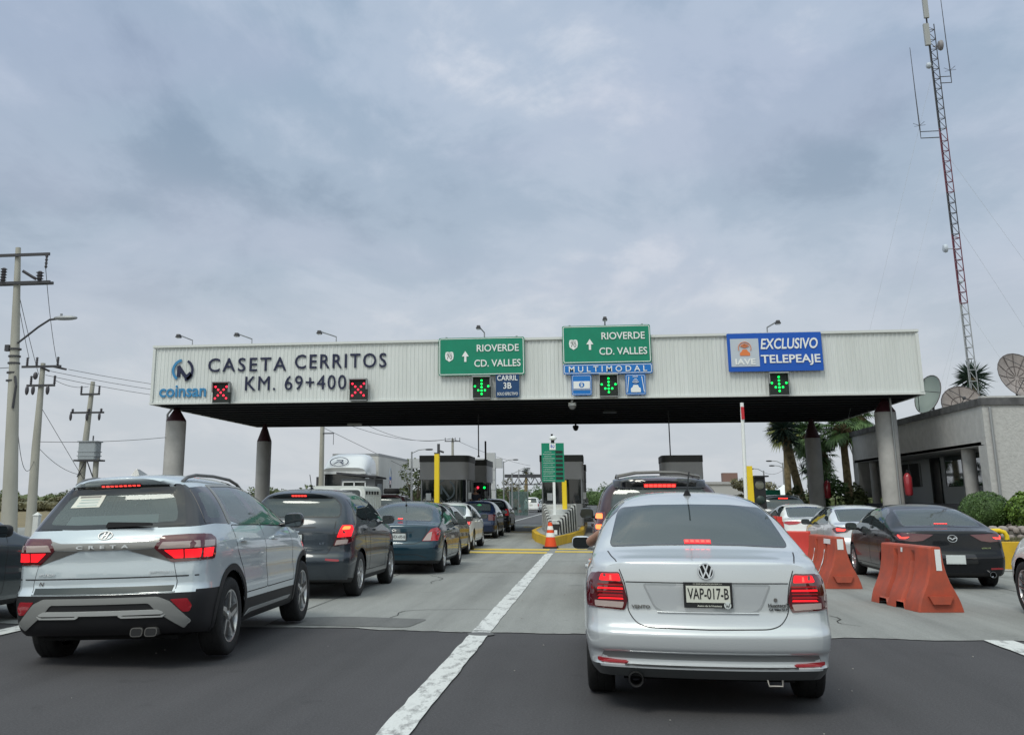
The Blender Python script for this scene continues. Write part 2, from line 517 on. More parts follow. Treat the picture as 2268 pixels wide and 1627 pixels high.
class Car:
    def __init__(s, P, name, label, cat, loc, rz, group=None, scale=1.0, roll=0.0):
        s.P = P
        s.root = thing(name, label, cat, loc, rz, group)
        s.root.scale = scale if isinstance(scale, tuple) else (scale,) * 3
        s.root.rotation_euler = (0, roll, rz)
        s.make_body()
    # ---- surface
    def make_body(s):
        P = s.P
        Lc, W = P['L'], P['W']
        plan = pchip(P.get('plan') or [(0, .86 * W), (.06, .925 * W), (.18, .965 * W), (.45, .99 * W), (.9, W), (Lc - 1.0, W), (Lc - .45, .96 * W), (Lc - .15, .84 * W), (Lc, .66 * W)])
        bot = pchip(P.get('bot') or [(0, P['zb'] + .03), (.5, P['zb']), (Lc - .5, P['zb']), (Lc, P['zb'] + .03)])
        belt = pchip(P['belt']); top = pchip(P['top'])
        yr = pchip(P['rear']); yf = pchip(P['front'])
        Dr, Df = P.get('Dr', .9), P.get('Df', .9)
        br, bf = P.get('bow_r', .13), P.get('bow_f', .28)
        tum = P.get('tum', .33); nexp = P.get('nexp', 4.2)
        side = pchip(P.get('side') or [(0, .90), (.07, .955), (.2, .985), (.5, 1.0), (.78, .992), (.92, .975), (1, .955)])
        s.yr, s.W, s.belt, s.top = yr, W, belt, top
        ys = [0, .012, .03, .06, .1, .15, .21, .28, .36]
        while ys[-1] < Lc - .42: ys.append(ys[-1] + .075)
        ys += [Lc - .36, Lc - .28, Lc - .21, Lc - .15, Lc - .1, Lc - .06, Lc - .03, Lc - .012, Lc]
        ys = sorted(set(round(y, 4) for y in ys))
        def mp(x, y, z):
            fr = max(0.0, 1 - y / Dr); ff = max(0.0, 1 - (Lc - y) / Df)
            b = abs(x) / W
            return y + (yr(z) + br * b ** 2.2) * fr ** 1.3 - (yf(z) + bf * b ** 2.2) * ff ** 1.3
        s.mp = mp
        nl, ng = P.get('nl', 24), 18
        rings = []
        for y in ys:
            w, zb_, zt, zbel = plan(y), bot(y), top(y), belt(y)
            zbel = min(zbel, zt - .012)
            h_ = zt - zbel
            pts = [(0, zb_), (.4 * w, zb_), (.78 * w, zb_)]
            for i in range(nl + 1):
                t = i / nl
                pts.append((w * side(t), zb_ + (zbel - zb_) * t))
            wb = w * side(1)
            QZ = (.05, .10, .16, .23, .31, .40, .49, .58, .66, .74, .81, .87, .92, .955, .98)
            QX = (.42, .30, .18, .08, 0.0)
            for qz, qx in [(z_, (1 - z_ ** nexp) ** (1 / nexp)) for z_ in QZ] + [((1 - x_ ** nexp) ** (1 / nexp), x_) for x_ in QX]:
                z = zbel + h_ * qz
                # crown: keep a gentle fall towards the roof edge
                crown = P.get('crown', .035) * min(1, h_ / .3) * (qx ** 2.0)
                z2 = z - crown * qz
                x = wb * qx * (1 - tum * (z - zbel) / wb)
                pts.append((x, z2))
            rings.append((y, pts))
        V, Fc = [], []
        n = len(rings[0][1])
        idx = []
        for y, pts in rings:
            row = []
            for k, (x, z) in enumerate(pts):
                V.append((x, mp(x, y, z), z)); row.append(len(V) - 1)
            for k in range(n - 2, 0, -1):
                x, z = pts[k]
                V.append((-x, mp(x, y, z), z)); row.append(len(V) - 1)
            idx.append(row)
        m = len(idx[0])
        for j in range(len(idx) - 1):
            for k in range(m):
                Fc.append((idx[j][k], idx[j][(k + 1) % m], idx[j + 1][(k + 1) % m], idx[j + 1][k]))
        # end caps
        for j, y in ((0, 0.0), (len(idx) - 1, Lc)):
            pts = rings[j][1]
            nc = 16
            rows = []
            for k in range(2, n):
                x, z = pts[k]
                if k == n - 1:
                    rows.append([idx[j][k]] * (nc + 1)); continue
                row = [idx[j][(m - k) % m]]
                for c in range(1, nc):
                    xx = x * (2 * c / nc - 1)
                    V.append((xx, mp(xx, y, z), z)); row.append(len(V) - 1)
                row.append(idx[j][k])
                rows.append(row)
            for a in range(len(rows) - 1):
                for c in range(nc):
                    f = [rows[a][c], rows[a][c + 1], rows[a + 1][c + 1], rows[a + 1][c]]
                    g = []
                    for q in f:
                        if q not in g: g.append(q)
                    if len(g) > 2: Fc.append(tuple(g))
        bm = bmesh.new()
        bv = [bm.verts.new(v) for v in V]
        for f in Fc:
            try: bm.faces.new([bv[i] for i in f])
            except ValueError: pass
        bmesh.ops.remove_doubles(bm, verts=bm.verts, dist=.0005)
        bmesh.ops.recalc_face_normals(bm, faces=bm.faces)
        bm.normal_update()
        s.bm = bm
        bm.verts.ensure_lookup_table()
        s.bvh = BVHTree.FromBMesh(bm)
        s.cuts = []
    def project(s, u, v, view):
        if view == 'rear': o, d = Vector((u, -2, v)), Vector((0, 1, 0))
        elif view == 'front': o, d = Vector((u, s.P['L'] + 2, v)), Vector((0, -1, 0))
        elif view == 'right': o, d = Vector((3, u, v)), Vector((-1, 0, 0))
        elif view == 'left': o, d = Vector((-3, u, v)), Vector((1, 0, 0))
        else: o, d = Vector((u, v, 4)), Vector((0, 0, -1))
        hit = s.bvh.ray_cast(o, d, 8)
        if hit[0] is not None and hit[1].dot(d) < -.06:
            return hit[0], hit[1], d
        if view in ('rear', 'front', 'right', 'left'):
            # past the silhouette: slide round the corner
            for k in range(1, 30):
                f = 1 - k * .012
                if view in ('rear', 'front'): o2 = Vector((u * f, o.y, v))
                else: o2 = Vector((o.x, u, v * (1 - k * .004)))
                h2 = s.bvh.ray_cast(o2, d, 8)
                if h2[0] is not None and h2[1].dot(d) < -.06: return h2[0], h2[1], d
        nr = s.bvh.find_nearest(hit[0] if hit[0] is not None else o)
        return nr[0], nr[1], d
    def patch(s, name, mat, poly, view='rear', off=.004, thick=.008, res=.06, holes=(), parent=None, smooth=True, link=True, along=False):
        loops = [poly] + list(holes)
        tri = tessellate_polygon([[Vector((p[0], p[1], 0)) for p in lp] for lp in loops])
        flat = [p for lp in loops for p in lp]
        bm = bmesh.new()
        vs = [bm.verts.new((p[0], p[1], 0)) for p in flat]
        for t in tri:
            try: bm.faces.new([vs[i] for i in t])
            except ValueError: pass
        for ax in (0, 1):
            lo, hi = min(p[ax] for p in poly), max(p[ax] for p in poly)
            k = math.floor(lo / res) + 1
            while k * res < hi:
                co = [0, 0, 0]; no = [0, 0, 0]; co[ax] = k * res; no[ax] = 1
                bmesh.ops.bisect_plane(bm, geom=list(bm.verts) + list(bm.edges) + list(bm.faces), dist=1e-5, plane_co=co, plane_no=no)
                k += 1
        bmesh.ops.remove_doubles(bm, verts=bm.verts, dist=1e-5)
        dirs = {}
        for v in bm.verts:
            p, nn, d = s.project(v.co.x, v.co.y, view)
            nn = nn.normalized()
            v.co = p + nn * off
            dirs[v] = nn
        be = [e for e in bm.edges if len(e.link_faces) == 1]
        if thick > 0 and be:
            r = bmesh.ops.extrude_edge_only(bm, edges=be)
            newv = [g for g in r['geom'] if isinstance(g, bmesh.types.BMVert)]
            kd = [(v, v.co.copy()) for v in newv]
            tree = BVHTree.FromBMesh(s.bm) if False else s.bvh
            for v, c in kd:
                nr = s.bvh.find_nearest(c)
                v.co = c - (nr[1].normalized() * thick if nr[0] else Vector((0, 0, 0)))
        bmesh.ops.recalc_face_normals(bm, faces=bm.faces)
        # outward orientation
        bm.faces.ensure_lookup_table()
        sc = 0.0
        for f in bm.faces:
            c = f.calc_center_median(); nr = s.bvh.find_nearest(c)
            if nr[0] is not None: sc += f.normal.dot(nr[1]) * f.calc_area()
        if sc < 0: bmesh.ops.reverse_faces(bm, faces=bm.faces)
        me = bpy.data.meshes.new(name)
        bm.to_mesh(me); bm.free()
        me.materials.append(mat)
        if smooth:
            me.polygons.foreach_set('use_smooth', [True] * len(me.polygons))
            me.set_sharp_from_angle(angle=R(40))
        o = bpy.data.objects.new(name, me)
        col.objects.link(o)
        o.parent = parent or s.root
        return o
    def both(s, name, mat, poly, view='rear', **kw):
        """the same piece on both sides of the car"""
        if view in ('rear', 'front', 'top'):
            a = s.patch(name, mat, poly, view, **kw)
            b = s.patch(name, mat, [(-p[0], p[1]) for p in poly][::-1], view, **kw)
        else:
            a = s.patch(name, mat, poly, 'right', **kw)
            b = s.patch(name, mat, poly, 'left', **kw)
        return a, b
    def window(s, name, poly, view, gm, frame=.02, framem=None, hollow=True, frame_poly=None, off=.003, cutd=None):
        """pane in a dark surround; the body behind it is cut away"""
        fp = frame_poly or inset(poly, -frame)
        g = s.patch(name, gm, poly, view, off=off, thick=0.0)
        s.patch('frame', framem or GLOSSBLK, fp, view, off=off, thick=.012, holes=[poly[::-1] if False else poly], parent=g)
        if hollow: s.cuts.append((inset(fp, .004 if cutd is None else cutd), view))
        return g
    def seam(s, poly, view='rear', w=.006, mat=None, parent=None, name='panel_gap'):
        return s.patch(name, mat or INK, inset(poly, -w / 2), view, off=.0012, thick=0.0, holes=[inset(poly, w / 2)], parent=parent or s.root)
    def line(s, name, pts, view, w=.007, mat=None, parent=None, off=.0012):
        """panel gap along an open line"""
        L_, R_ = [], []
        for i, p in enumerate(pts):
            a, b = Vector(pts[max(0, i - 1)]), Vector(pts[min(len(pts) - 1, i + 1)])
            d = (b - a).normalized(); nrm = Vector((-d.y, d.x)) * w / 2
            L_.append(tuple(Vector(p) + nrm)); R_.append(tuple(Vector(p) - nrm))
        return s.patch(name, mat or INK, L_ + R_[::-1], view, off=off, thick=0.0, parent=parent or s.root)
    def finish(s, paint_m, splits=(), wheel=True):
        """cut wheel arches and windows, split panels, add wheels"""
        P = s.P; bm = s.bm; W = P['W']
        bm.faces.ensure_lookup_table()
        ax = [(P['ro'], P['Ra']), (P['ro'] + P['wb'], P['Ra'])]
        zc = P['Rw']
        for yc, Ra in ax:
            ins = set(v for v in bm.verts if abs(v.co.x) > .5 * W and (v.co.y - yc) ** 2 + (v.co.z - zc) ** 2 < Ra * Ra)
            dele = [f for f in bm.faces if all(v in ins for v in f.verts)]
            bmesh.ops.delete(bm, geom=dele, context='FACES')
            for v in ins:
                if v.is_valid and v.link_faces:
                    d = Vector((v.co.y - yc, v.co.z - zc))
                    d = d.normalized() * Ra if d.length > 1e-6 else Vector((0, Ra))
                    if abs(v.co.x) > .74 * W:
                        if d.y >= 0: v.co.y, v.co.z = yc + d.x, zc + d.y
                        else: v.co.y = yc + math.copysign(math.sqrt(max(0.0, Ra * Ra - (v.co.z - zc) ** 2)), d.x)
            # the snapped rim is pulled very slightly outwards: rolled lip
        for poly, view in s.cuts:
            dele = []
            for f in bm.faces:
                n = f.normal
                if view == 'rear' and n.y > -.05: continue
                if view == 'front' and n.y < .05: continue
                if view == 'right' and n.x < .2: continue
                if view == 'left' and n.x > -.2: continue
                if view == 'top' and n.z < .1: continue
                if view in ('rear', 'front'): ok = all(inside((v.co.x, v.co.z), poly) for v in f.verts)
                elif view == 'top': ok = all(inside((v.co.x, v.co.y), poly) for v in f.verts)
                else: ok = all(inside((v.co.y, v.co.z), poly) for v in f.verts)
                if ok: dele.append(f)
            bmesh.ops.delete(bm, geom=dele, context='FACES')
        done = set()
        for nm, mat, pred in list(splits) + [('body', paint_m, lambda c: True)]:
            fs = [f for f in bm.faces if f.index not in done and pred(f.calc_center_median())]
            if not fs: continue
            vmap, V, Fc = {}, [], []
            for f in fs:
                done.add(f.index)
                r = []
                for v in f.verts:
                    if v not in vmap:
                        vmap[v] = len(V); V.append(tuple(v.co))
                    r.append(vmap[v])
                Fc.append(tuple(r))
            me = bpy.data.meshes.new(nm)
            me.from_pydata(V, [], Fc)
            me.materials.append(mat)
            me.polygons.foreach_set('use_smooth', [True] * len(me.polygons))
            me.set_sharp_from_angle(angle=R(38))
            o = bpy.data.objects.new(nm, me)
            col.objects.link(o); o.parent = s.root
        # wheel wells and wheels
        if wheel:
            mb = MB()
            for yc, Ra in ax:
                for sg in (1, -1):
                    n = 18
                    vs, fs = [], []
                    for k in range(n + 1):
                        a = -.25 + (math.pi + .5) * k / n
                        for xx in (W - .05, W - .36):
                            vs.append((sg * xx, yc + math.cos(a) * (Ra + .006), zc + math.sin(a) * (Ra + .006)))
                    for k in range(n): fs.append((2 * k, 2 * k + 1, 2 * k + 3, 2 * k + 2))
                    b = len(vs)
                    vs += [(sg * (W - .36), yc + math.cos(-.25 + (math.pi + .5) * k / n) * (Ra + .006), zc + math.sin(-.25 + (math.pi + .5) * k / n) * (Ra + .006)) for k in range(n + 1)]
                    fs.append(tuple(range(b, b + n + 1)))
                    mb.add(vs, fs)
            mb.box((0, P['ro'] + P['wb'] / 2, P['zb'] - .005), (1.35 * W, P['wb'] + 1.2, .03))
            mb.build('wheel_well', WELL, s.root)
            for yc, _ in ax:
                for sg in (1, -1):
                    make_wheel(s.root, (sg * (W - P.get('tw', .2) / 2 - P.get('tin', .012)), yc, P['Rw']), P['Rw'], P.get('tw', .2), P.get('rim', .62) * P['Rw'], P.get('spokes', 5), sg, P.get('rimstyle', 'alloy'), P.get('rimdark', False))
        bm.free()
    def seats(s, y_front, y_rear, z0=.38, ztop=1.05, head=1.2):
        mb = MB()
        W = s.W
        mb.box((0, (y_front + y_rear) / 2 + .2, z0), (1.5 * W, y_front - y_rear + 1.6, .06))
        for x in (-.38, .38):
            mb.box((x, y_front, z0 + .12), (.5, .52, .2), bev=.06)
            mb.add(*_slab(x, y_front - .22, z0 + .15, ztop - .1, .46, .12, -.12))
            mb.add(*_slab(x, y_front - .36, ztop - .06, head, .26, .09, -.03))
        mb.box((0, y_rear, z0 + .12), (1.45 * W, .5, .2), bev=.06)
        mb.add(*_slab(0, y_rear - .2, z0 + .15, ztop - .14, 1.42 * W, .14, -.16))
        for x in (-.4, .4): mb.add(*_slab(x, y_rear - .4, ztop - .16, head - .08, .26, .09, -.02))
        mb.build('seats', SEATM, s.root, smooth=50)
        mb = MB()
        mb.box((0, y_front + .95, ztop - .25), (1.56 * W, .5, .28), bev=.1)
        mb.lathe([(.17, 0), (.185, .012), (.17, .024)], c=(-.38, y_front + .58, ztop - .17), n=20, axis='y')
        mb.build('dashboard', DARKIN, s.root)
    def mirrors(s, y, z, m, w=.2, h=.14, x=None, both=True, out=.12):
        x = x or s.W
        for sg in ((1, -1) if both else (-1,)):
            mb = MB()
            mb.add(*blob((sg * (x + out), y, z), (w / 2, .075, h / 2), 3.0))
            mb.tube([(sg * (x - .10), y + .03, z - .05), (sg * (x + out * .5), y + .02, z - .04)], .026, 8)
            o = mb.build('mirror', m, s.root, smooth=60)
            g = MB()
            poly = rpoly([(-w * .43, -h * .40), (w * .43, -h * .40), (w * .43, h * .40), (-w * .43, h * .40)], .035)
            g.prism([(sg * (x + out) + p[0], z + p[1]) for p in poly], y - .079, y - .073)
            g.build('mirror_glass', MIRG, o)
    def plate(s, c, w, h, txt=None, frame=INK, base=PLATE, bottom=None, tilt=0.0, off=.012):
        """number plate on its frame at (x,z)"""
        x, z = c
        p, n, d = s.project(x, z, 'rear')
        y = p.y - off
        mb = MB()
        mb.box((x, y, z), (w, .012, h))
        o = mb.build('licence_plate_frame', frame, s.root)
        mb = MB()
        zc = z + (.006 if bottom else 0)
        mb.box((x, y - .008, zc), (w * .90, .004, h * (.66 if bottom else .86)))
        pl = mb.build('licence_plate', base, o)
        if txt:
            fit_text('lettering', txt, w * .84, h * .44, INK, pl, (x, y - .0115, zc + h * .02), bold=.01, ext=.001)
        if bottom:
            fit_text('frame_lettering', bottom, w * .5, h * .07, PLATE, o, (x + w * .02, y - .0075, z - h * .42), ext=.001, bold=.02)
        return o
def _slab(x, y, z0, z1, w, t, lean):
    """upright cushion leaning back"""
    vs = []
    for z, dy, k in ((z0, 0, 1.0), (z0 + (z1 - z0) * .8, lean * .8, .96), (z1, lean, .8)):
        vs += [(x - w / 2 * k, y + dy - t / 2, z), (x + w / 2 * k, y + dy - t / 2, z), (x + w / 2 * k, y + dy + t / 2, z), (x - w / 2 * k, y + dy + t / 2, z)]
    fs = [(3, 2, 1, 0), (8, 9, 10, 11)]
    for l in (0, 4):
        fs += [(l + i, l + (i + 1) % 4, l + 4 + (i + 1) % 4, l + 4 + i) for i in range(4)]
    return vs, fs
def blob(c, r, n=2.5, nu=16, nv=10):
    vs, fs = [], []
    def sp(v, e): return math.copysign(abs(v) ** e, v)
    e = 2 / n
    for j in range(nv + 1):
        ph = -math.pi / 2 + math.pi * j / nv
        for i in range(nu):
            th_ = 2 * math.pi * i / nu
            vs.append((c[0] + r[0] * sp(math.cos(ph), e) * sp(math.cos(th_), e), c[1] + r[1] * sp(math.cos(ph), e) * sp(math.sin(th_), e), c[2] + r[2] * sp(math.sin(ph), e)))
    for j in range(nv):
        for i in range(nu):
            fs.append((j * nu + i, j * nu + (i + 1) % nu, (j + 1) * nu + (i + 1) % nu, (j + 1) * nu + i))
    return vs, fs
# ---------------- silver sedan straight ahead
SILV = paint('silver', (.56, .59, .615), metal=.25, rough=.30)
def text_on(c, name, body, w, h_, mat, x, z, off=.010, ang=0.0, **kw):
    p, n, d = c.project(x, z, 'rear')
    kw.setdefault('ext', .002)
    o = fit_text(name, body, w, h_, mat, kw.pop('parent', c.root), (p.x, p.y - off, z), rot=(90, 0, 0), **kw)
    tilt = math.atan2(n.z, -n.y)
    yaw = math.atan2(n.x, -n.y)
    o.rotation_euler = (R(90) - max(-.6, min(.6, tilt)), 0, yaw * .9)
    return o
def ring_badge(c, name, x, z, r, mat, off=.012, inner=None, back=None, sx=1.0):
    p, n, d = c.project(x, z, 'rear')
    mb = MB()
    mb.lathe([(r * .82, -.004), (r * .86, -.007), (r * .96, -.007), (r, -.002), (r, .006)], n=32, axis='y', cap=False)
    o = mb.build(name, mat, c.root, smooth=40, loc=(p.x, p.y - off + .004, z))
    o.scale = (sx, 1, 1)
    o.rotation_euler = (-math.atan2(n.z, -n.y) * .8, 0, 0)
    if back:
        b = MB(); b.lathe([(.001, -.003), (r * .86, -.003)], n=28, axis='y')
        b.build('emblem_back', back, o)
    return o
def strokes(name, segs, w, mat, parent, ext=.004, y=0.0):
    """flat bars from 2D segments (x,z)"""
    mb = MB()
    for i, (a, b) in enumerate(segs):
        a, b = Vector(a), Vector(b)
        d = (b - a).normalized() * (w * .3); nrm = Vector((-d.y, d.x)).normalized() * w / 2
        a2, b2 = a - d, b + d
        mb.prism([tuple(a2 - nrm), tuple(b2 - nrm), tuple(b2 + nrm), tuple(a2 + nrm)], y - ext - i * .0003, y + ext)
    return mb.build(name, mat, parent)

VENTO = dict(L=4.39, W=.845, zb=.205, Rw=.305, Ra=.345, ro=.95, wb=2.55, tw=.195, nl=44, tum=.27, nexp=4.4, bow_r=.14, crown=.03,
    rear=[(.19, .16), (.225, .085), (.26, .055), (.305, .026), (.315, .026), (.328, .056), (.39, .05), (.408, .016), (.518, .0), (.526, .012), (.56, .042), (.62, .060), (.66, .066), (.84, .072), (.92, .08), (.962, .088), (.98, .105), (1.0, .16)],
    front=[(.2, .1), (.45, 0), (.6, .03), (.75, .2)],
    top=[(0, .978), (.06, .992), (.16, 1.0), (.4, 1.025), (.58, 1.047), (.66, 1.072), (1.0, 1.225), (1.3, 1.345), (1.55, 1.41), (1.9, 1.447), (2.25, 1.452), (2.65, 1.425), (2.95, 1.34), (3.45, 1.07), (3.6, 1.0), (4.0, .93), (4.25, .83), (4.39, .70)],
    belt=[(0, .90), (.5, .945), (1.2, .945), (3.4, .90), (3.8, .86), (4.39, .64)],
    side=[(0, .90), (.07, .945), (.2, .975), (.45, 1.0), (.7, .995), (.82, .985), (.92, .965), (1, .93)])
def build_vento():
    c = Car(VENTO, 'silver_sedan', 'silver sedan with lit brake lights and black plate frame, nearest car straight ahead', 'car', (.738, 7.575, 0), -.022, scale=1.038)
    # panels of the back
    lid = [(-.575, .955), (-.575, .92), (-.545, .84), (-.522, .72), (-.528, .655), (-.475, .578), (-.40, .552), (0, .546), (.40, .552), (.475, .578), (.528, .655), (.522, .72), (.545, .84), (.575, .92), (.575, .955)]
    lid = rpoly(lid, [0, 0, .02, .04, .05, .06, .05, 0, .05, .06, .05, .04, .02, 0, 0], 4)
    t = c.patch('trunk_lid', SILV, lid, off=.0012, thick=.002)
    c.line('panel_gap', [p for p in lid if p[1] < .93], 'rear', w=.0065, parent=t, off=.0018)
    for sg in (1, -1):
        c.line('panel_gap', [(sg * .585, .13), (sg * .63, .40), (sg * .655, .60)], 'top', w=.009, parent=t)
    c.patch('trunk_crease', INK, [(-.535, .842), (.535, .842), (.535, .836), (-.535, .836)], off=.0036, thick=.002, parent=t)
    rec = [(-.425, .832), (-.352, .675), (-.31, .648), (.31, .648), (.352, .675), (.425, .832)]
    # plate panel: recess shade painted as darker silvers on rim and inner face
    rin = inset(rpoly(rec, .03, 4), .012)
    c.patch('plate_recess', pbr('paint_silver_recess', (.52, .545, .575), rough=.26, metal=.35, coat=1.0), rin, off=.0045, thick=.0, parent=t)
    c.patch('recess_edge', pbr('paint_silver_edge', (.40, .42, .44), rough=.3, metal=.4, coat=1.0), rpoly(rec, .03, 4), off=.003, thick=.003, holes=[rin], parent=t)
    led = MB()
    for i in range(13):
        x0 = -.33 + .66 * i / 12
    p0 = c.project(0, .648, 'rear')[0]
    led.tube([(x, c.project(x, .650, 'rear')[0].y - .006, .650) for x in [-.33 + .066 * i for i in range(11)]], .006, 8)
    led.build('recess_lip', SILV, t, smooth=60)
    # tail lights
    lt = [(.575, .902), (.725, .896), (.770, .83), (.795, .73), (.795, .672), (.548, .655), (.525, .718), (.548, .82)]
    for sg in (1, -1):
        f = (lambda poly: poly if sg > 0 else [(-p[0], p[1]) for p in poly][::-1])
        o = c.patch('tail_light', LENS, rpoly(f(lt), .012, 3), off=.010, thick=.02, res=.04)
        c.patch('lamp', LIT, rpoly(f([(.578, .890), (.692, .886), (.708, .845), (.567, .842)]), .008, 2), off=.0125, thick=.003, parent=o, res=.05)
        c.patch('filament', LITB, f([(.628, .880), (.640, .880), (.642, .848), (.626, .848)]), off=.0145, thick=.001, parent=o)
        for z0, z1, m in ((.812, .822, LENSR), (.788, .800, LIT), (.768, .776, LENSR), (.742, .756, LENSR), (.724, .734, LIT)):
            c.patch('light_bar', m, f([(.556, z1), (.715, z1), (.722, z0), (.552, z0)]), off=.0125, thick=.002, parent=o)
        c.patch('clear_lens', LENSW, rpoly(f([(.548, .708), (.742, .714), (.740, .678), (.560, .668)]), .006, 2), off=.0125, thick=.002, parent=o)
        s_ = c.patch('side_lens', LENS, rpoly([(.20, .893), (.29, .885), (.32, .80), (.28, .69), (.20, .675)], .02), 'right' if sg > 0 else 'left', off=.008, thick=.014, parent=o)
    c.seam([(-.80, .655), (-.53, .655), (-.47, .572), (.47, .572), (.53, .655), (.80, .655), (.80, .60), (-.80, .60)][::-1], w=.0001) if False else None
    # reflectors; a dark strip paints the shade in the bumper recess
    for sg in (1, -1):
        f = (lambda poly: poly if sg > 0 else [(-p[0], p[1]) for p in poly][::-1])
        c.patch('reflector', REFL, rpoly(f([(.545, .338), (.735, .350), (.735, .328), (.715, .316), (.55, .316), (.535, .324)]), .006, 2), off=.010, thick=.012)
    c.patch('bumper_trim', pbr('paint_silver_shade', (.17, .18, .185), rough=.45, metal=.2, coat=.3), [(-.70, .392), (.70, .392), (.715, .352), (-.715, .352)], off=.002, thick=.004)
    c.line('bumper_groove', [(-.56, .312), (.56, .312)], 'rear', w=.008, off=.003)
    # exhaust, tow eye
    mb = MB(); mb.lathe([(.040, .2), (.040, -.02), (.046, -.025), (.050, -.015), (.050, .22)], c=(-.49, .08, .222), n=20, axis='y', cap=False)
    mb.build('exhaust_pipe', WELL, c.root, smooth=40)
    mb = MB(); mb.tube([(.36, .10, .235), (.365, .08, .20), (.45, .08, .20), (.455, .10, .235)], .008, 6)
    mb.build('tow_eye', SATIND, c.root, smooth=60)
    # plate and lettering
    c.plate((.005, .765), .318, .162, 'VAP-017-B', bottom='Autos de la Huasteca', off=.022)
    pf = [o for o in c.root.children if o.name.startswith('licence_plate_frame')][0]
    p = c.project(0, .765, 'rear')[0]
    fit_text('frame_lettering', 'U.S. SHOES SAN MARCOS SAN FELIPE S.L.P.', .19, .009, PLATE, pf, (.005, p.y - .029, .836), ext=.001)
    mb = MB(); mb.lathe([(.001, -.002), (.023, -.002), (.023, .002)], n=20, axis='y')
    e = mb.build('frame_emblem', PLATEG, pf, loc=(.128, p.y - .031, .702))
    strokes('emblem_letters', [((-.014, .012), (-.006, -.013)), ((-.006, -.013), (0, .001)), ((0, .001), (.006, -.013)), ((.006, -.013), (.014, .012))], .003, INK, e, ext=.001, y=-.003)
    b = ring_badge(c, 'emblem', 0, .915, .054, CHROME, off=.012, back=INK)
    r = .054
    strokes('emblem_letters', [((-.30 * r, .82 * r), (-.02 * r, .10 * r)), ((.02 * r, .10 * r), (.30 * r, .82 * r)), ((-.74 * r, .42 * r), (-.36 * r, -.72 * r)), ((-.36 * r, -.72 * r), (0, .02 * r)), ((0, .02 * r), (.36 * r, -.72 * r)), ((.36 * r, -.72 * r), (.74 * r, .42 * r))], .17 * r, CHROME, b, y=-.005, ext=.002)
    text_on(c, 'lettering', 'VENTO', .125, .022, SATIND, -.44, .682, bold=.03)
    text_on(c, 'lettering', 'Huasteca', .115, .024, INK, .452, .702, bold=.012)
    text_on(c, 'lettering', 'Cd. Valles S.L.P.', .125, .017, INK, .462, .676, bold=.012)
    mb = MB(); mb.lathe([(.001, -.004), (.012, -.004), (.013, .004)], n=16, axis='y')
    p = c.project(.445, .735, 'rear')[0]
    mb.build('trunk_lock', SATIND, c.root, loc=(.445, p.y - .004, .735))
    ring_badge(c, 'sticker', .522, .704, .012, SATIND, off=.008)
    # glass
    rw = [(-.635, 1.052), (-.3, 1.066), (0, 1.070), (.3, 1.066), (.635, 1.052), (.562, 1.312), (.3, 1.334), (0, 1.338), (-.3, 1.334), (-.562, 1.312)]
    rwp = rpoly(rw, [.03, 0, 0, 0, .03, .05, 0, 0, 0, .05], 4)
    c.window('rear_window', rwp, 'rear', GDARK, .008)
    bl = c.patch('brake_light', LIT, [(-.095, 1.092), (.095, 1.092), (.095, 1.068), (-.095, 1.068)], off=.006, thick=.004, parent=None)
    for i in range(5):
        x = -.076 + i * .038
        c.patch('lamp', LITB, [(x - .013, 1.088), (x + .013, 1.088), (x + .013, 1.073), (x - .013, 1.073)], off=.0085, thick=.001, parent=bl)
    for v in ('left', 'right'):
        c.window('side_window', rpoly([(1.02, .985), (1.38, 1.275), (1.62, 1.345), (1.98, 1.365), (1.98, .965)], .03), v, GDARK)
        fw = rpoly([(2.05, .965), (2.05, 1.365), (2.35, 1.36), (2.72, 1.28), (3.22, .955)], .03)
        if v == 'right': c.window('side_window', fw, v, GDARK)
        else:   # rolled down
            c.patch('window_frame', GLOSSBLK, inset(fw, -.02), v, off=.003, thick=.012, holes=[inset(fw, .03)]); c.cuts.append((inset(fw, .004), v))
        d = c.seam(rpoly([(1.25, .42), (1.36, .58), (1.36, .98), (2.02, .955), (2.02, .30), (1.34, .30)], .03), v, name='rear_door_gap')
        c.seam(rpoly([(2.02, .30), (2.02, .955), (3.15, .93), (3.15, .32)], .03), v, name='front_door_gap')
        h = c.patch('door_handle', SILV, rpoly([(1.50, .865), (1.70, .865), (1.70, .835), (1.50, .835)], .012), v, off=.03, thick=.03)
        c.patch('door_handle', SILV, rpoly([(2.30, .855), (2.50, .855), (2.50, .825), (2.30, .825)], .012), v, off=.03, thick=.03)
    c.window('windscreen', rpoly([(-.64, 1.0), (.64, 1.0), (.55, 1.36), (-.55, 1.36)], .05), 'front', GCLEAR, .05)
    # antenna
    mb = MB(); mb.tube([(0, 1.62, 1.40), (0, 1.60, 1.445), (0, 1.585, 1.462)], [.042, .02, .010], 12)
    mb.tube([(0, 1.59, 1.455), (.006, 1.32, 1.60)], .006, 8)
    mb.build('antenna', BLK, c.root, smooth=50)
    c.mirrors(2.95, .985, SILV, w=.19, h=.125, x=.83, both=True, out=.10)
    c.seats(2.15, 1.25, z0=.33, ztop=.98, head=1.16)
    c.finish(SILV, splits=[('lower_lip', pbr('valance_grey', (.055, .06, .062), rough=.35, coat=.4), lambda q: q.z < .302 and q.y < .55), ('rear_bumper', SILV, lambda q: q.y < .62 and q.z < .60 - .02 * (abs(q.x) < .5))])
    return c

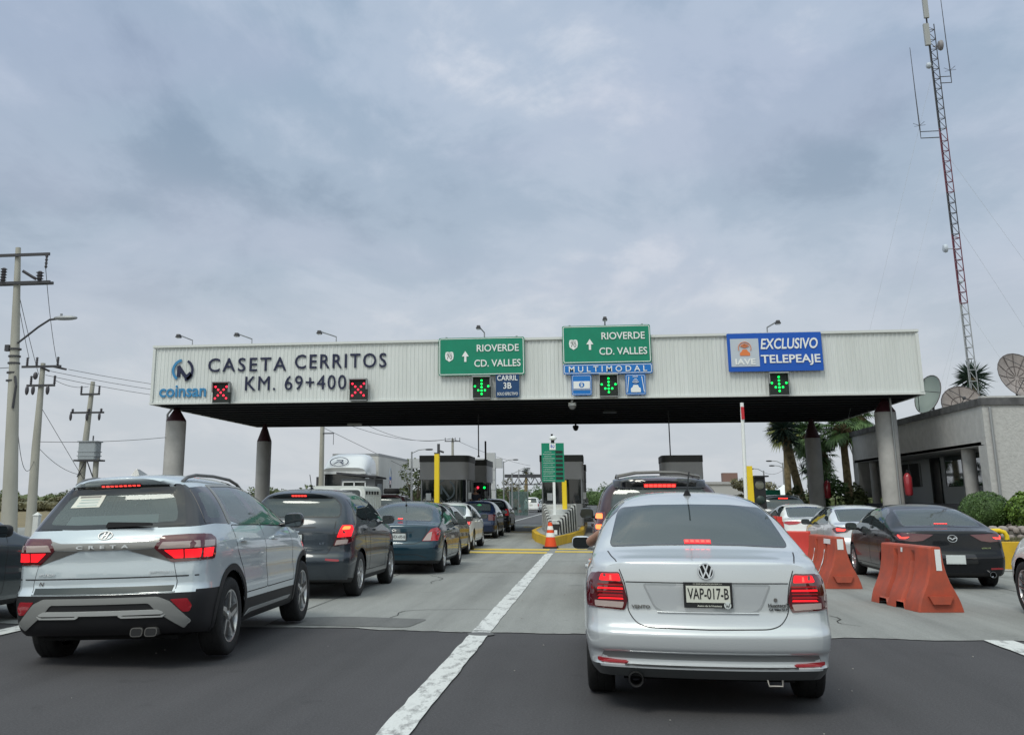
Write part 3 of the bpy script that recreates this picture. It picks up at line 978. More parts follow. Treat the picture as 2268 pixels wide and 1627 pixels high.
# ---------------- grey-blue SUV on the left
CRM = paint('ice_silver', (.52, .585, .63), metal=.15, rough=.28)
CRETA = dict(L=4.30, W=.885, zb=.24, Rw=.335, Ra=.395, ro=.88, wb=2.65, tw=.215, nl=40, tum=.43, nexp=4.6, bow_r=.15, crown=.03, Dr=1.0, rim=.68, spokes=5, rimstyle='wide', rimdark=True,
    rear=[(.22, .26), (.27, .12), (.34, .05), (.42, .02), (.55, .0), (.61, .004), (.64, .03), (.665, .05), (.724, .05), (.734, .060), (.745, .05), (.90, .062), (.99, .048), (1.02, .052), (1.07, .085), (1.13, .135), (1.50, .40), (1.525, .355), (1.56, .33), (1.61, .36)],
    front=[(.2, .12), (.5, 0), (.8, .03), (1.0, .15)],
    top=[(0, 1.572), (.1, 1.585), (.4, 1.602), (1.0, 1.615), (1.6, 1.605), (2.1, 1.565), (2.5, 1.46), (3.1, 1.13), (3.25, 1.06), (3.9, .985), (4.15, .89), (4.3, .75)],
    belt=[(0, 1.06), (.6, 1.075), (1.5, 1.055), (2.9, 1.02), (3.3, .985), (4.3, .70)],
    side=[(0, .93), (.07, .965), (.2, .985), (.42, 1.0), (.6, .992), (.78, .998), (.90, .985), (1, .955)])
def build_creta():
    c = Car(CRETA, 'pale_blue_suv', 'pale silver blue SUV with black rear window frame and twin exhaust, at the left front', 'car', (-4.308, 8.827, 0), .031, scale=1.036, roll=-.034)
    # wait for the cladding split in finish()
    # tailgate outline
    gate = [(-.62, 1.10), (-.60, .86), (-.635, .70), (-.63, .612), (.63, .612), (.635, .70), (.60, .86), (.62, 1.10)]
    g = c.patch('tailgate', CRM, gate, off=.0015, thick=.003)
    c.seam([(-.615, 1.09), (-.60, .86), (-.637, .70), (-.632, .612), (.632, .612), (.637, .70), (.60, .86), (.615, 1.09)], w=.008, parent=g)
    c.patch('tailgate_groove', INK, [(-.80, .742), (.80, .742), (.80, .732), (-.80, .732)], off=.003, thick=.002, parent=g)
    c.patch('tailgate_lower', pbr('clad_gate', (.02, .028, .028), rough=.3, coat=.3), [(-.618, .664), (.618, .664), (.612, .617), (-.612, .617)], off=.004, thick=.004, parent=g)
    # light bar
    bar = c.patch('trim_bar', pbr('trim_champagne', (.27, .265, .255), rough=.35, metal=.3, coat=.3), rpoly([(-.51, 1.055), (-.385, 1.026), (0, 1.022), (.385, 1.026), (.51, 1.055), (.445, .975), (.2, .966), (-.2, .966), (-.445, .975)], .01, 2), off=.008, thick=.012)
    for sg in (1, -1):
        f = (lambda poly: poly if sg > 0 else [(-p[0], p[1]) for p in poly][::-1])
        c.patch('dark_wedge', SATIND, f([(.445, .970), (.22, .961), (.585, .852)]), off=.006, thick=.01, parent=bar)
    text_on(c, 'lettering', 'C  R  E  T  A', .47, .028, BADGE, 0, .994, off=.018, bold=.03, parent=c.root)
    for sg in (1, -1):
        f = (lambda poly: poly if sg > 0 else [(-p[0], p[1]) for p in poly][::-1])
        o = c.patch('tail_light', LENS, rpoly(f([(.50, 1.066), (.70, 1.072), (.81, 1.070), (.835, .857), (.585, .850), (.442, .975)]), .012, 3), off=.012, thick=.02, res=.05)
        sv_ = 'right' if sg > 0 else 'left'
        c.patch('side_lens', LENS, rpoly([(.20, 1.07), (.40, 1.066), (.47, 1.03), (.40, .862), (.19, .857)], .015, 3), sv_, off=.010, thick=.014, parent=o)
        c.patch('lamp', LIT, rpoly(f([(.61, .880), (.80, .882), (.81, .955), (.525, .955)]), .006, 2), off=.0150, thick=.002, parent=o, res=.03)
        c.patch('lamp_divider', LENS, f([(.680, .875), (.692, .875), (.692, .96), (.680, .96)]), off=.0165, thick=.002, parent=o)
        c.patch('lamp', LIT, rpoly([(.235, .880), (.35, .882), (.39, .955), (.24, .955)], .006, 2), sv_, off=.0125, thick=.002, parent=o)
        c.patch('clear_lens', LENSW, rpoly(f([(.475, .966), (.80, .966), (.795, 1.018), (.512, 1.018)]), .005, 2), off=.0145, thick=.002, parent=o)
        c.patch('clear_lens', LENSW, rpoly([(.245, .966), (.40, .968), (.43, 1.015), (.26, 1.018)], .005, 2), sv_, off=.0125, thick=.002, parent=o)
        c.patch('reflector', REFL, rpoly(f([(.60, .555), (.74, .558), (.77, .50), (.75, .45), (.70, .45)]), .012, 2), off=.006, thick=.01)
    # bumper cladding details
    outer = rpoly([(-.46, .580), (.52, .580), (.63, .535), (.80, .36), (.70, .30), (-.70, .30), (-.80, .36), (-.63, .535)], .03, 4)
    outer = rpoly([(-.50, .580), (.50, .580), (.60, .54), (.76, .38), (.70, .32), (.50, .455), (.43, .530), (-.43, .530), (-.50, .455), (-.70, .32), (-.76, .38), (-.60, .54)], .02, 3)
    sk = c.patch('skid_plate', CLADG, outer, off=.012, thick=.016)
    c.patch('skid_mesh', INK, rpoly([(-.42, .525), (.42, .525), (.50, .478), (-.50, .478)], .01, 2), off=.004, thick=.004, parent=sk)
    c.patch('skid_bar', CLADL, rpoly([(-.50, .478), (.50, .478), (.55, .455), (.53, .442), (-.53, .442), (-.55, .455)], .006, 2), off=.016, thick=.018, parent=sk)
    for sg in (1, -1):
        f = (lambda poly: poly if sg > 0 else [(-p[0], p[1]) for p in poly][::-1])
        c.patch('skid_bar', CLADL, rpoly(f([(.17, .435), (.20, .418), (.54, .418), (.565, .442), (.52, .428), (.215, .432), (.19, .446)]), .003, 2), off=.016, thick=.018, parent=sk)
    for x in (.32, .445):
        mb = MB()
        q = rpoly([(x - .058, .262), (x + .05, .262), (x + .058, .335), (x - .05, .335)], .03, 4)
        mb.prism(q, .055, .25)
        o = mb.build('exhaust_pipe', SATIND, c.root)
        mb = MB(); mb.prism(inset(q, .008), .052, .056); mb.build('exhaust_bore', INK, o)
    # glass of the tailgate
    rw = rpoly([(-.575, 1.188), (-.3, 1.176), (.3, 1.176), (.575, 1.188), (.56, 1.26), (.475, 1.425), (-.475, 1.425), (-.56, 1.26)], [.03, 0, 0, .03, .02, .06, .06, .02], 4)
    fr = rpoly([(-.665, 1.152), (-.3, 1.138), (.3, 1.138), (.665, 1.152), (.525, 1.51), (-.525, 1.51)], [.02, 0, 0, .02, .04, .04], 4)
    c.window('rear_window', rw, 'rear', GSIDE, frame_poly=fr, cutd=.075, framem=GLOSSBLK)
    bl = c.patch('brake_light', LENS, [(-.185, 1.525), (.185, 1.525), (.185, 1.503), (-.185, 1.503)], off=.012, thick=.01)
    for i in range(9):
        x = -.164 + i * .041
        c.patch('lamp', LITB, [(x - .014, 1.521), (x + .014, 1.521), (x + .014, 1.508), (x - .014, 1.508)], off=.0135, thick=.001, parent=bl)
    p = c.project(.19, 1.165, 'rear')[0]
    mb = MB(); mb.prism(rpoly([(-.02, 1.150), (.40, 1.158), (.39, 1.182), (.0, 1.198)], .015, 2), p.y - .045, p.y - .015)
    mb.build('rear_wiper', BLK, c.root)
    st = c.patch('window_sticker', PLATE, [(-.40, 1.43), (-.14, 1.43), (-.17, 1.325), (-.45, 1.325)], off=.006, thick=0)
    c.patch('sticker_print', SATIND, [(-.38, 1.425), (-.18, 1.425), (-.185, 1.408), (-.385, 1.408)], off=.0075, thick=0, parent=st)
    for k_ in range(5):
        z0 = 1.395 - k_ * .013
        c.patch('sticker_print', PLATEG if k_ % 2 else pbr('print_teal', (.30, .42, .42), rough=.6), [(-.37 - k_ * .006, z0), (-.19 - k_ * .002, z0), (-.19 - k_ * .002, z0 - .006), (-.37 - k_ * .006, z0 - .006)], off=.0075, thick=0, parent=st)
    b = ring_badge(c, 'emblem', 0, 1.085, .042, SATIN, off=.008, sx=1.6)
    strokes('emblem_letters', [((-.016, -.026), (-.005, .026)), ((.005, -.026), (.016, .026)), ((-.012, -.004), (.012, .006))], .008, SATIN, b, y=-.005, ext=.002)
    text_on(c, 'lettering', 'HYUNDAI', .16, .024, BADGE, -.51, .775, bold=.0, shear=.15)
    text_on(c, 'lettering', 'SMARTSTREAM 2.0', .20, .022, BADGE, .51, .775, bold=.0, shear=.15)
    text_on(c, 'lettering', 'N', .05, .03, SATIND, -.555, .70, shear=.3)
    # sides
    for v in ('left', 'right'):
        q = rpoly([(.50, 1.205), (.57, 1.425), (.79, 1.435), (.79, 1.20)], .04)
        c.window('quarter_window', q, v, GSIDE, frame_poly=rpoly([(.40, 1.16), (.53, 1.475), (.92, 1.485), (.92, 1.145)], .02), cutd=.05)
        c.window('rear_door_window', rpoly([(1.07, 1.215), (1.03, 1.45), (1.56, 1.462), (1.86, 1.135), (1.33, 1.145)], .02), v, GSIDE, frame_poly=rpoly([(1.00, 1.17), (.985, 1.478), (1.67, 1.487), (1.93, 1.115), (1.30, 1.125)], .015), cutd=.05)
        c.window('front_door_window', rpoly([(1.78, 1.462), (2.22, 1.44), (2.86, 1.10), (1.99, 1.13)], .02), v, GSIDE, frame_poly=rpoly([(1.67, 1.487), (2.27, 1.462), (2.98, 1.075), (1.93, 1.115)], .015), cutd=.05)
        c.patch('roof_arch', CLADG, rpoly([(.92, 1.14), (.92, 1.50), (1.55, 1.512), (2.30, 1.485), (3.0, 1.09), (2.94, 1.09), (2.28, 1.464), (1.6, 1.490), (.985, 1.482), (1.0, 1.14)], .012, 2), v, off=.007, thick=.01)
        d1 = c.seam(rpoly([(1.30, .50), (1.22, .72), (1.02, .90), (.99, 1.13), (1.93, 1.11), (2.02, .50)], .03), v, w=.009, name='rear_door_gap')
        d2 = c.seam(rpoly([(2.02, .50), (1.93, 1.11), (2.98, 1.07), (3.06, .50)], .03), v, w=.009, name='front_door_gap')
        c.patch('door_handle', CRM, rpoly([(1.12, 1.0), (1.32, .995), (1.32, .965), (1.12, .97)], .012), v, off=.03, thick=.03)
        c.patch('door_handle', CRM, rpoly([(2.20, .985), (2.42, .98), (2.42, .95), (2.20, .955)], .012), v, off=.03, thick=.03)
        c.patch('sill_strip', CLADG, rpoly([(1.30, .295), (1.45, .345), (2.95, .345), (2.85, .315), (1.5, .312)], .008, 2), v, off=.010, thick=.012)
        # wheel arch cladding
        for yc in (CRETA['ro'], CRETA['ro'] + CRETA['wb']):
            ring_o = [(yc + math.cos(a) * .455, .335 + math.sin(a) * .455) for a in [R(-8 + 196 * k / 24) for k in range(25)]]
            ring_i = [(yc + math.cos(a) * .397, .335 + math.sin(a) * .397) for a in [R(-8 + 196 * k / 24) for k in range(25)]]
            c.patch('arch_trim', BLK, ring_o + ring_i[::-1], v, off=.008, thick=.012, res=.09)
        rail = MB()
        sg = 1 if v == 'right' else -1
        pts = []
        for y_, dz in ((.55, .0), (.68, .03), (.9, .045), (1.4, .05), (1.9, .045), (2.15, .025), (2.28, .0)):
            hp = c.project(sg * .50, y_, 'top')[0]
            pts.append((hp.x, y_, hp.z + dz))
        rail.tube(pts, .016, 8)
        rail.build('roof_rail', SATIND, c.root, smooth=50)
    c.window('windscreen', rpoly([(-.66, 1.10), (.66, 1.10), (.56, 1.50), (-.56, 1.50)], .05), 'front', GCLEAR, .05)
    mb = MB()
    zt = c.project(-.02, .82, 'top')[0].z
    mb.add([(-.042, .67, zt - .01), (.042, .67, zt - .01), (.03, .96, zt - .01), (-.03, .96, zt - .01), (-.008, .70, zt + .052), (.008, .70, zt + .052), (.004, .76, zt + .05), (-.004, .76, zt + .05)], [(0, 1, 5, 4), (1, 2, 6, 5), (2, 3, 7, 6), (3, 0, 4, 7), (4, 5, 6, 7)])
    mb.build('roof_fin', CLADG, c.root)
    c.mirrors(2.72, 1.135, GLOSSBLK, w=.21, h=.16, x=.87, out=.11)
    c.seats(2.05, 1.15, z0=.45, ztop=1.16, head=1.33)
    c.finish(CRM, splits=[('rear_pillar', GLOSSBLK, lambda q: 1.148 < q.z < 1.49 and q.y < .80 and q.x > .44), ('rear_pillar', GLOSSBLK, lambda q: 1.148 < q.z < 1.49 and q.y < .80 and q.x < -.44), ('bumper_cladding', BLK, lambda q: (q.z < .615 and q.y < .75) or q.z < .44)])
    return c
# ---------------- the other cars
SEDAN = dict(L=4.40, W=.86, zb=.20, Rw=.315, Ra=.355, ro=.98, wb=2.55, tw=.2, tum=.30, nexp=4.2, bow_r=.15, crown=.03,
    rear=[(.19, .15), (.25, .06), (.33, .035), (.42, .02), (.52, .0), (.60, .02), (.66, .05), (.85, .07), (.94, .08), (.97, .095), (1.0, .15)],
    front=VENTO['front'],
    top=[(0, .985), (.06, 1.0), (.3, 1.02), (.55, 1.045), (.66, 1.08), (1.0, 1.225), (1.3, 1.34), (1.6, 1.41), (2.0, 1.45), (2.4, 1.45), (2.8, 1.40), (3.1, 1.28), (3.55, 1.05), (3.7, .99), (4.1, .90), (4.28, .80), (4.40, .66)],
    belt=[(0, .90), (.5, .945), (1.2, .95), (3.4, .90), (3.8, .85), (4.40, .60)],
    dlo=[[(1.02, .985), (1.40, 1.265), (1.68, 1.335), (2.02, 1.36), (2.02, .97)], [(2.09, .97), (2.09, 1.36), (2.45, 1.355), (2.80, 1.27), (3.30, .955)]],
    rw=[(-.62, 1.06), (0, 1.075), (.62, 1.06), (.54, 1.32), (0, 1.345), (-.54, 1.32)], ws=[(-.64, 1.0), (.64, 1.0), (.54, 1.36), (-.54, 1.36)],
    doors=[[(1.28, .50), (1.40, .66), (1.34, .95), (2.05, .95), (2.05, .32), (1.40, .32)], [(2.05, .32), (2.05, .95), (3.22, .92), (3.22, .32)]], handles=[(1.52, .88), (2.40, .87)], mir=(3.02, .99), gear=GREAR)
HATCH = dict(L=4.10, W=.88, zb=.22, Rw=.33, Ra=.385, ro=.84, wb=2.42, tw=.21, tum=.34, nexp=4.6, bow_r=.15, crown=.03, Dr=.95,
    rear=[(.2, .2), (.27, .07), (.40, .02), (.55, .0), (.62, .02), (.66, .05), (.80, .06), (.95, .06), (1.08, .10), (1.15, .14), (1.46, .36), (1.49, .32), (1.53, .30), (1.6, .36)],
    front=CRETA['front'],
    top=[(0, 1.53), (.1, 1.545), (.4, 1.575), (1.0, 1.60), (1.6, 1.60), (2.1, 1.56), (2.5, 1.45), (3.0, 1.16), (3.15, 1.08), (3.6, 1.02), (3.95, .92), (4.10, .76)],
    belt=[(0, 1.06), (.6, 1.09), (1.5, 1.07), (2.8, 1.01), (3.2, .97), (4.10, .70)],
    side=CRETA['side'],
    dlo=[[(.72, 1.22), (.66, 1.44), (1.42, 1.47), (1.42, 1.13), (.98, 1.15)], [(1.50, 1.125), (1.50, 1.47), (1.98, 1.455), (2.65, 1.07)]],
    rw=[(-.66, 1.19), (.66, 1.19), (.63, 1.35), (.52, 1.455), (-.52, 1.455), (-.63, 1.35)], ws=[(-.64, 1.12), (.64, 1.12), (.55, 1.50), (-.55, 1.50)],
    doors=[[(1.22, .52), (1.16, .75), (1.0, .95), (.96, 1.13), (1.46, 1.11), (1.46, .36), (1.25, .36)], [(1.46, .36), (1.46, 1.11), (2.75, 1.04), (2.70, .36)]], handles=[(1.06, 1.0), (1.75, .98)], mir=(2.45, 1.11), gear=GDARK)
VAN = dict(HATCH, L=4.7, W=.93, wb=2.9, ro=.95, nexp=5.2, tum=.25, Rw=.32, Ra=.36,
    top=[(0, 1.70), (.1, 1.72), (.5, 1.75), (2.0, 1.76), (2.7, 1.70), (3.1, 1.55), (3.9, 1.12), (4.4, .95), (4.7, .74)],
    rear=[(.2, .15), (.3, .04), (.5, .0), (.62, .02), (1.05, .06), (1.6, .26), (1.64, .24), (1.75, .3)],
    belt=[(0, 1.05), (1.5, 1.05), (3.3, 1.0), (4.0, .95), (4.7, .66)],
    dlo=[[(.62, 1.14), (.55, 1.56), (1.35, 1.60), (1.35, 1.12)], [(1.43, 1.12), (1.43, 1.60), (2.3, 1.60), (2.3, 1.10)], [(2.38, 1.10), (2.38, 1.60), (2.75, 1.54), (3.35, 1.06)]],
    rw=[(-.66, 1.14), (.66, 1.14), (.58, 1.60), (-.58, 1.60)], ws=[(-.68, 1.15), (.68, 1.15), (.58, 1.55), (-.58, 1.55)],
    doors=[[(1.38, .34), (1.38, 1.1), (2.34, 1.08), (2.34, .34)], [(2.34, .34), (2.34, 1.08), (3.4, 1.0), (3.4, .34)]], handles=[(2.2, .95), (2.5, .95)], mir=(3.05, 1.10))
def mir_poly(p): return [(-q[0], q[1]) for q in p][::-1]
def gen_car(P, name, label, cat, loc, rz, pm, scale=1.0, tails=(), lits=(), brake=None, plate=None, mirrors=None, gear=None, gside=None, seats=True, group=None, trim=None, simple=False, both_tail=True, refl=None, ant=None, rails=False, lower=None, extra=None):
    c = Car(P, name, label, cat, loc, rz, group, scale)
    gear = gear or P['gear']; gside = gside or GDARK
    c.window('rear_window', rpoly(P['rw'], .05), 'rear', gear, .02, hollow=not simple)
    for v in ('left', 'right'):
        for k, q in enumerate(P['dlo']):
            c.window('side_window', rpoly(q, .035), v, gside, .02, hollow=not simple)
        for q in P['doors']:
            c.seam(rpoly(q, .03), v, w=.010, name='door_gap')
        for hx, hz in P['handles']:
            c.patch('door_handle', pm, rpoly([(hx, hz), (hx + .19, hz), (hx + .19, hz - .035), (hx, hz - .035)], .012), v, off=.028, thick=.03)
    c.window('windscreen', rpoly(P['ws'], .05), 'front', GCLEAR, .05, hollow=not simple)
    for sg in (1, -1):
        f = (lambda q: q if sg > 0 else mir_poly(q))
        o = None
        for nm, m, q, lv in tails:
            x = c.patch(nm, m, rpoly(f(q), .012, 2), off=.010 + .003 * lv, thick=.018 if lv == 0 else .003, parent=o if lv else None)
            if lv == 0: o = x
        if refl: c.patch('reflector', REFL, rpoly(f(refl), .01, 2), off=.006, thick=.01)
    if brake:
        bx, z0, z1 = brake
        b = c.patch('brake_light', LENSR, [(-bx, z1), (bx, z1), (bx, z0), (-bx, z0)], off=.010, thick=.006)
        n = 5
        for i in range(n):
            xx = -bx + 2 * bx * (i + .5) / n
            c.patch('lamp', LITB, [(xx - bx / n * .75, z1 - .004), (xx + bx / n * .75, z1 - .004), (xx + bx / n * .75, z0 + .004), (xx - bx / n * .75, z0 + .004)], off=.0125, thick=.001, parent=b)
    if plate: c.plate(*plate)
    my, mz = P['mir']
    c.mirrors(my, mz, mirrors or pm, w=.21, h=.15, x=P['W'], out=.09)
    if ant:
        ay, lean = ant
        hp = c.project(0, ay, 'top')[0]
        mb = MB(); mb.tube([(0, ay + .03, hp.z - .01), (0, ay, hp.z + .03)], [.035, .012], 10); mb.tube([(0, ay, hp.z + .03), (0, ay - lean, hp.z + .22)], .006, 6)
        mb.build('antenna', BLK, c.root, smooth=50)
    if rails:
        for sg in (1, -1):
            mb = MB(); pts = []
            for y_, dz in ((.45, 0), (.6, .05), (1.2, .06), (1.8, .055), (2.1, .0)):
                hp = c.project(sg * .56, y_, 'top')[0]; pts.append((hp.x, y_, hp.z + dz))
            mb.tube(pts, .017, 8); mb.build('roof_rail', SATIND, c.root, smooth=50)
    if seats and not simple: c.seats(P['mir'][0] - .75, P['mir'][0] - 1.65, ztop=P['mir'][1] + .03, head=P['mir'][1] + .2)
    if extra: extra(c)
    sp = [('lower_trim', trim or BLK, lambda q: q.z < P['zb'] + .075)]
    if lower: sp = [('lower_trim', trim or BLK, lambda q: q.z < lower)]
    c.finish(pm, splits=sp)
    return c
GP_L = 'cars queueing in the left lane'
GP_R = 'cars queueing in the right lanes'
def build_cars():
    slate = paint('slate', (.040, .050, .062), metal=.35, rough=.26, coat=.55, spec=.25)
    teal = paint('teal', (.010, .040, .062), metal=.3, rough=.25, coat=.55, spec=.25)
    olive = paint('olive', (.035, .035, .028), metal=.3, rough=.25, coat=.55, spec=.25)
    white = paint('white', (.80, .81, .80), metal=0.0, rough=.3, flake=.0)
    pearl = paint('pearl', (.66, .69, .72), metal=.15, rough=.28)
    navy = paint('navy', (.010, .020, .055), metal=.2, rough=.25, coat=.55, spec=.25)
    black = paint('black', (.008, .009, .012), metal=.1, rough=.2, coat=.3, spec=.15)
    graph = paint('graphite', (.10, .095, .085), metal=.5, rough=.3)
    wine = paint('wine', (.05, .022, .026), metal=.3, rough=.25, coat=.55, spec=.25)
    red = paint('red', (.26, .012, .02), metal=.1, rough=.25)
    petrol = paint('petrol', (.045, .062, .070), metal=.45, rough=.28, coat=.55, spec=.25)
    # slate SUV behind the pale blue one
    def tx(c):
        g = [(-.62, 1.12), (-.60, .80), (-.52, .655), (.52, .655), (.60, .80), (.62, 1.12)]
        c.line('tailgate_gap', g, 'rear', w=.012)
        c.line('tailgate_handle', [(-.33, 1.03), (.33, 1.03)], 'rear', w=.014)
        text_on(c, 'lettering', 'LT', .07, .03, CHROME, .44, .80)
        strokes('emblem', [((-.09, 0), (.09, 0)), ((-.03, .02), (.03, .02)), ((-.03, -.02), (.03, -.02))], .02, CHROME, c.root, y=0).location = (0, c.project(0, .97, 'rear')[0].y - .012, .97)
    gen_car(dict(HATCH, spokes=5, rimstyle='twin', rim=.66), 'slate_suv', 'dark slate SUV with chunky red tail lights, second in the left queue', 'car', (-4.50, 15.25, 0), .0, slate, group=GP_L,
        tails=[('tail_light', LENS, [(.72, 1.075), (.83, 1.08), (.87, 1.01), (.845, .82), (.79, .79), (.60, .765), (.645, .91), (.69, 1.03)], 0), ('lamp', LIT, [(.72, 1.06), (.82, 1.06), (.84, 1.0), (.83, .90), (.65, .89), (.69, 1.0)], 1), ('lamp', LITO, [(.735, 1.045), (.81, 1.045), (.81, 1.0), (.72, .995)], 2), ('clear_lens', LENSW, [(.62, .775), (.79, .805), (.80, .86), (.645, .85)], 1)],
        brake=(.12, 1.485, 1.51), plate=((0, .86), .31, .16, None, INK, PLATEG), refl=[(.50, .59), (.70, .575), (.70, .545), (.50, .56)], gear=GDARK, mirrors=slate, ant=(1.0, .12), extra=tx)
    # teal sedan
    def ve(c):
        c.line('trunk_gap', [(-.62, .95), (-.60, .80), (-.52, .66), (-.40, .61), (.40, .61), (.52, .66), (.60, .80), (.62, .95)], 'rear', w=.012)
        c.patch('trim_bar', teal, rpoly([(-.36, .895), (.36, .895), (.36, .845), (-.36, .845)], .02), off=.02, thick=.03)
        b = ring_badge(c, 'emblem', 0, .868, .036, CHROME, off=.035, back=INK)
        strokes('emblem_bar', [((-.036, 0), (.036, 0))], .012, CHROME, b, y=-.004, ext=.003)
        c.line('bumper_line', [(-.62, .33), (-.45, .40), (.45, .40), (.62, .33)], 'rear', w=.012)
    gen_car(dict(SEDAN, wb=2.42, L=4.2, spokes=7), 'teal_sedan', 'dark teal sedan with white and red tail lights, third in the left queue', 'car', (-3.98, 20.5, 0), .0, teal, scale=(1.03, 1.0, .965), group=GP_L,
        tails=[('tail_light', LENSR, [(.70, .905), (.79, .93), (.845, .86), (.815, .67), (.53, .665), (.62, .80)], 0), ('clear_lens', LENSW, [(.545, .672), (.69, .675), (.72, .85), (.66, .83), (.62, .79)], 1)],
        brake=(.05, 1.075, 1.095), plate=((.09, .745), .29, .145, 'VEX-695-B', SATIND, PLATEG), gear=GREAR, gside=GDARK, mirrors=BLK, ant=(1.35, .05), extra=ve)
    gen_car(dict(HATCH, spokes=9), 'olive_hatchback', 'dark olive hatchback between the teal sedan and the white sedan, fourth in the left queue', 'car', (-4.30, 25.4, 0), .0, olive, scale=(.98, .95, .845), group=GP_L,
        tails=[('tail_light', LENSR, [(.66, 1.10), (.80, 1.12), (.86, 1.02), (.80, .86), (.66, .90)], 0), ('lamp', LITB, [(.70, 1.06), (.78, 1.08), (.80, 1.0), (.72, .98)], 1)], brake=(.1, 1.46, 1.48), plate=((0, .82), .3, .15), mirrors=BLK, gear=GDARK)
    gen_car(dict(SEDAN, spokes=5, rimstyle='twin'), 'white_sedan', 'white sedan with red tail lights under the grey toll booth, fifth in the left queue', 'car', (-4.43, 29.9, 0), .0, white, scale=(.98, 1.0, .93), group=GP_L,
        tails=[('tail_light', LENSR, [(.62, .90), (.79, .95), (.85, .86), (.80, .76), (.60, .80)], 0), ('lamp', LITB, [(.66, .84), (.80, .86), (.80, .81), (.66, .81)], 1)], brake=(.1, 1.08, 1.10), plate=((0, .75), .3, .15), mirrors=BLK, gside=GDARK)
    gen_car(dict(SEDAN, spokes=7), 'navy_sedan', 'navy blue sedan with a green bundle behind its rear window, in the left queue', 'car', (-4.62, 39.2, 0), .0, navy, scale=(1.0, 1.0, .955), group=GP_L,
        tails=[('tail_light', LENS, [(.58, .92), (.80, .93), (.84, .86), (.80, .70), (.58, .70)], 0)], plate=((0, .62), .3, .15), mirrors=navy, gear=GDARK)
    mb = MB()
    for dx, dy, dz, r_ in ((0, 0, 0, .16), (.2, .03, -.03, .12), (-.14, .02, -.04, .11), (.08, -.02, .08, .09)): mb.add(*blob((dx, dy, dz), (r_, r_ * .7, r_ * .7), 1.8, 12, 8))
    tag(mb.build('green_bundle', pbr('bundle_green', (.03, .30, .09), rough=.4), loc=(-4.55, 40.35, 1.12), smooth=60), 'bright green bundle on the rear shelf of the navy blue sedan', 'bundle')
    gen_car(dict(HATCH, spokes=5), 'black_suv', 'black SUV with a grey front wing, head of the left queue', 'car', (-4.75, 46.6, 0), .0, black, scale=(1.0, 1.05, .92), group=GP_L,
        tails=[('tail_light', LENSR, [(.70, 1.1), (.82, 1.1), (.84, .8), (.70, .8)], 0)], plate=((0, .8), .3, .15), mirrors=BLK)
    # wine SUV in front of the silver sedan
    def wi(c):
        mb = MB()
        c.patch('spoiler', GLOSSBLK, rpoly([(-.62, 1.525), (.62, 1.525), (.60, 1.43), (-.60, 1.43)], .02), off=.03, thick=.03)
        for y_ in (.55, 1.25):
            pts = [(x, y_, c.project(x, y_, 'top')[0].z + .055) for x in (-.56, -.3, 0, .3, .56)]
            mb.tube(pts, .014, 6)
        mb.build('roof_rack', SATIND, c.root, smooth=50)
        b = c.patch('brake_light', LENSR, rpoly([(-.22, 1.51), (.22, 1.51), (.22, 1.472), (-.22, 1.472)], .01), off=.036, thick=.006)
        for i in range(7):
            xx = -.18 + .06 * i
            c.patch('lamp', LITB, [(xx - .025, 1.502), (xx + .025, 1.502), (xx + .025, 1.48), (xx - .025, 1.48)], off=.040, thick=.001, parent=b)
    gen_car(dict(HATCH, L=4.6, wb=2.75, W=.93, tum=.30), 'wine_suv', 'dark maroon grey SUV with roof rack, directly ahead of the silver sedan', 'car', (.86, 14.2, 0), .0, wine, scale=(1.0, 1.0, 1.105), group='cars in the middle lane',
        tails=[('tail_light', LENS, [(.74, 1.15), (.86, 1.15), (.90, 1.05), (.88, .92), (.76, .92)], 0), ('lamp', LITO, [(.78, 1.13), (.86, 1.13), (.87, 1.07), (.78, 1.07)], 1), ('lamp', LITO, [(.78, 1.0), (.87, 1.0), (.87, .95), (.78, .95)], 1)],
        plate=((0, .85), .3, .15), mirrors=GLOSSBLK, rails=True, gear=GDARK, extra=wi)
    gen_car(dict(HATCH, W=.90), 'red_suv', 'bright red SUV half hidden ahead of the dark roof racked one', 'car', (.80, 20.6, 0), .0, red, scale=(1.0, 1.0, .93), group='cars in the middle lane',
        tails=[('tail_light', LENSR, [(.74, 1.3), (.84, 1.3), (.88, 1.15), (.86, 1.0), (.76, 1.0)], 0), ('lamp', LITO, [(.77, 1.24), (.86, 1.24), (.86, 1.16), (.77, 1.16)], 1)], mirrors=SATIND, gear=GDARK)
    # right lanes
    def mz(c):
        b = ring_badge(c, 'emblem', 0, .86, .065, CHROME, off=.014, sx=1.2)
        strokes('emblem_wing', [((-.06, .012), (-.03, .012)), ((-.03, .012), (0, -.018)), ((0, -.018), (.03, .012)), ((.03, .012), (.06, .012))], .014, CHROME, b, y=-.004, ext=.003)
        c.patch('light_band', GLOSSBLK, rpoly([(-.32, .60), (.32, .60), (.36, .44), (-.36, .44)], .03), off=.003, thick=.003)
        text_on(c, 'lettering', 'SKYACTIV', .15, .022, pbr('badge_green', (.35, .42, .2), rough=.4), .52, .70)
        mb = MB(); mb.lathe([(.045, -.02), (.05, -.02), (.05, .1), (.04, .1)], c=(.56, .05, .26), n=16, axis='y', cap=False); mb.build('exhaust_pipe', CHROME, c.root, smooth=40)
        c.line('deck_line', [(-.60, .985), (.60, .985)], 'rear', w=.006)
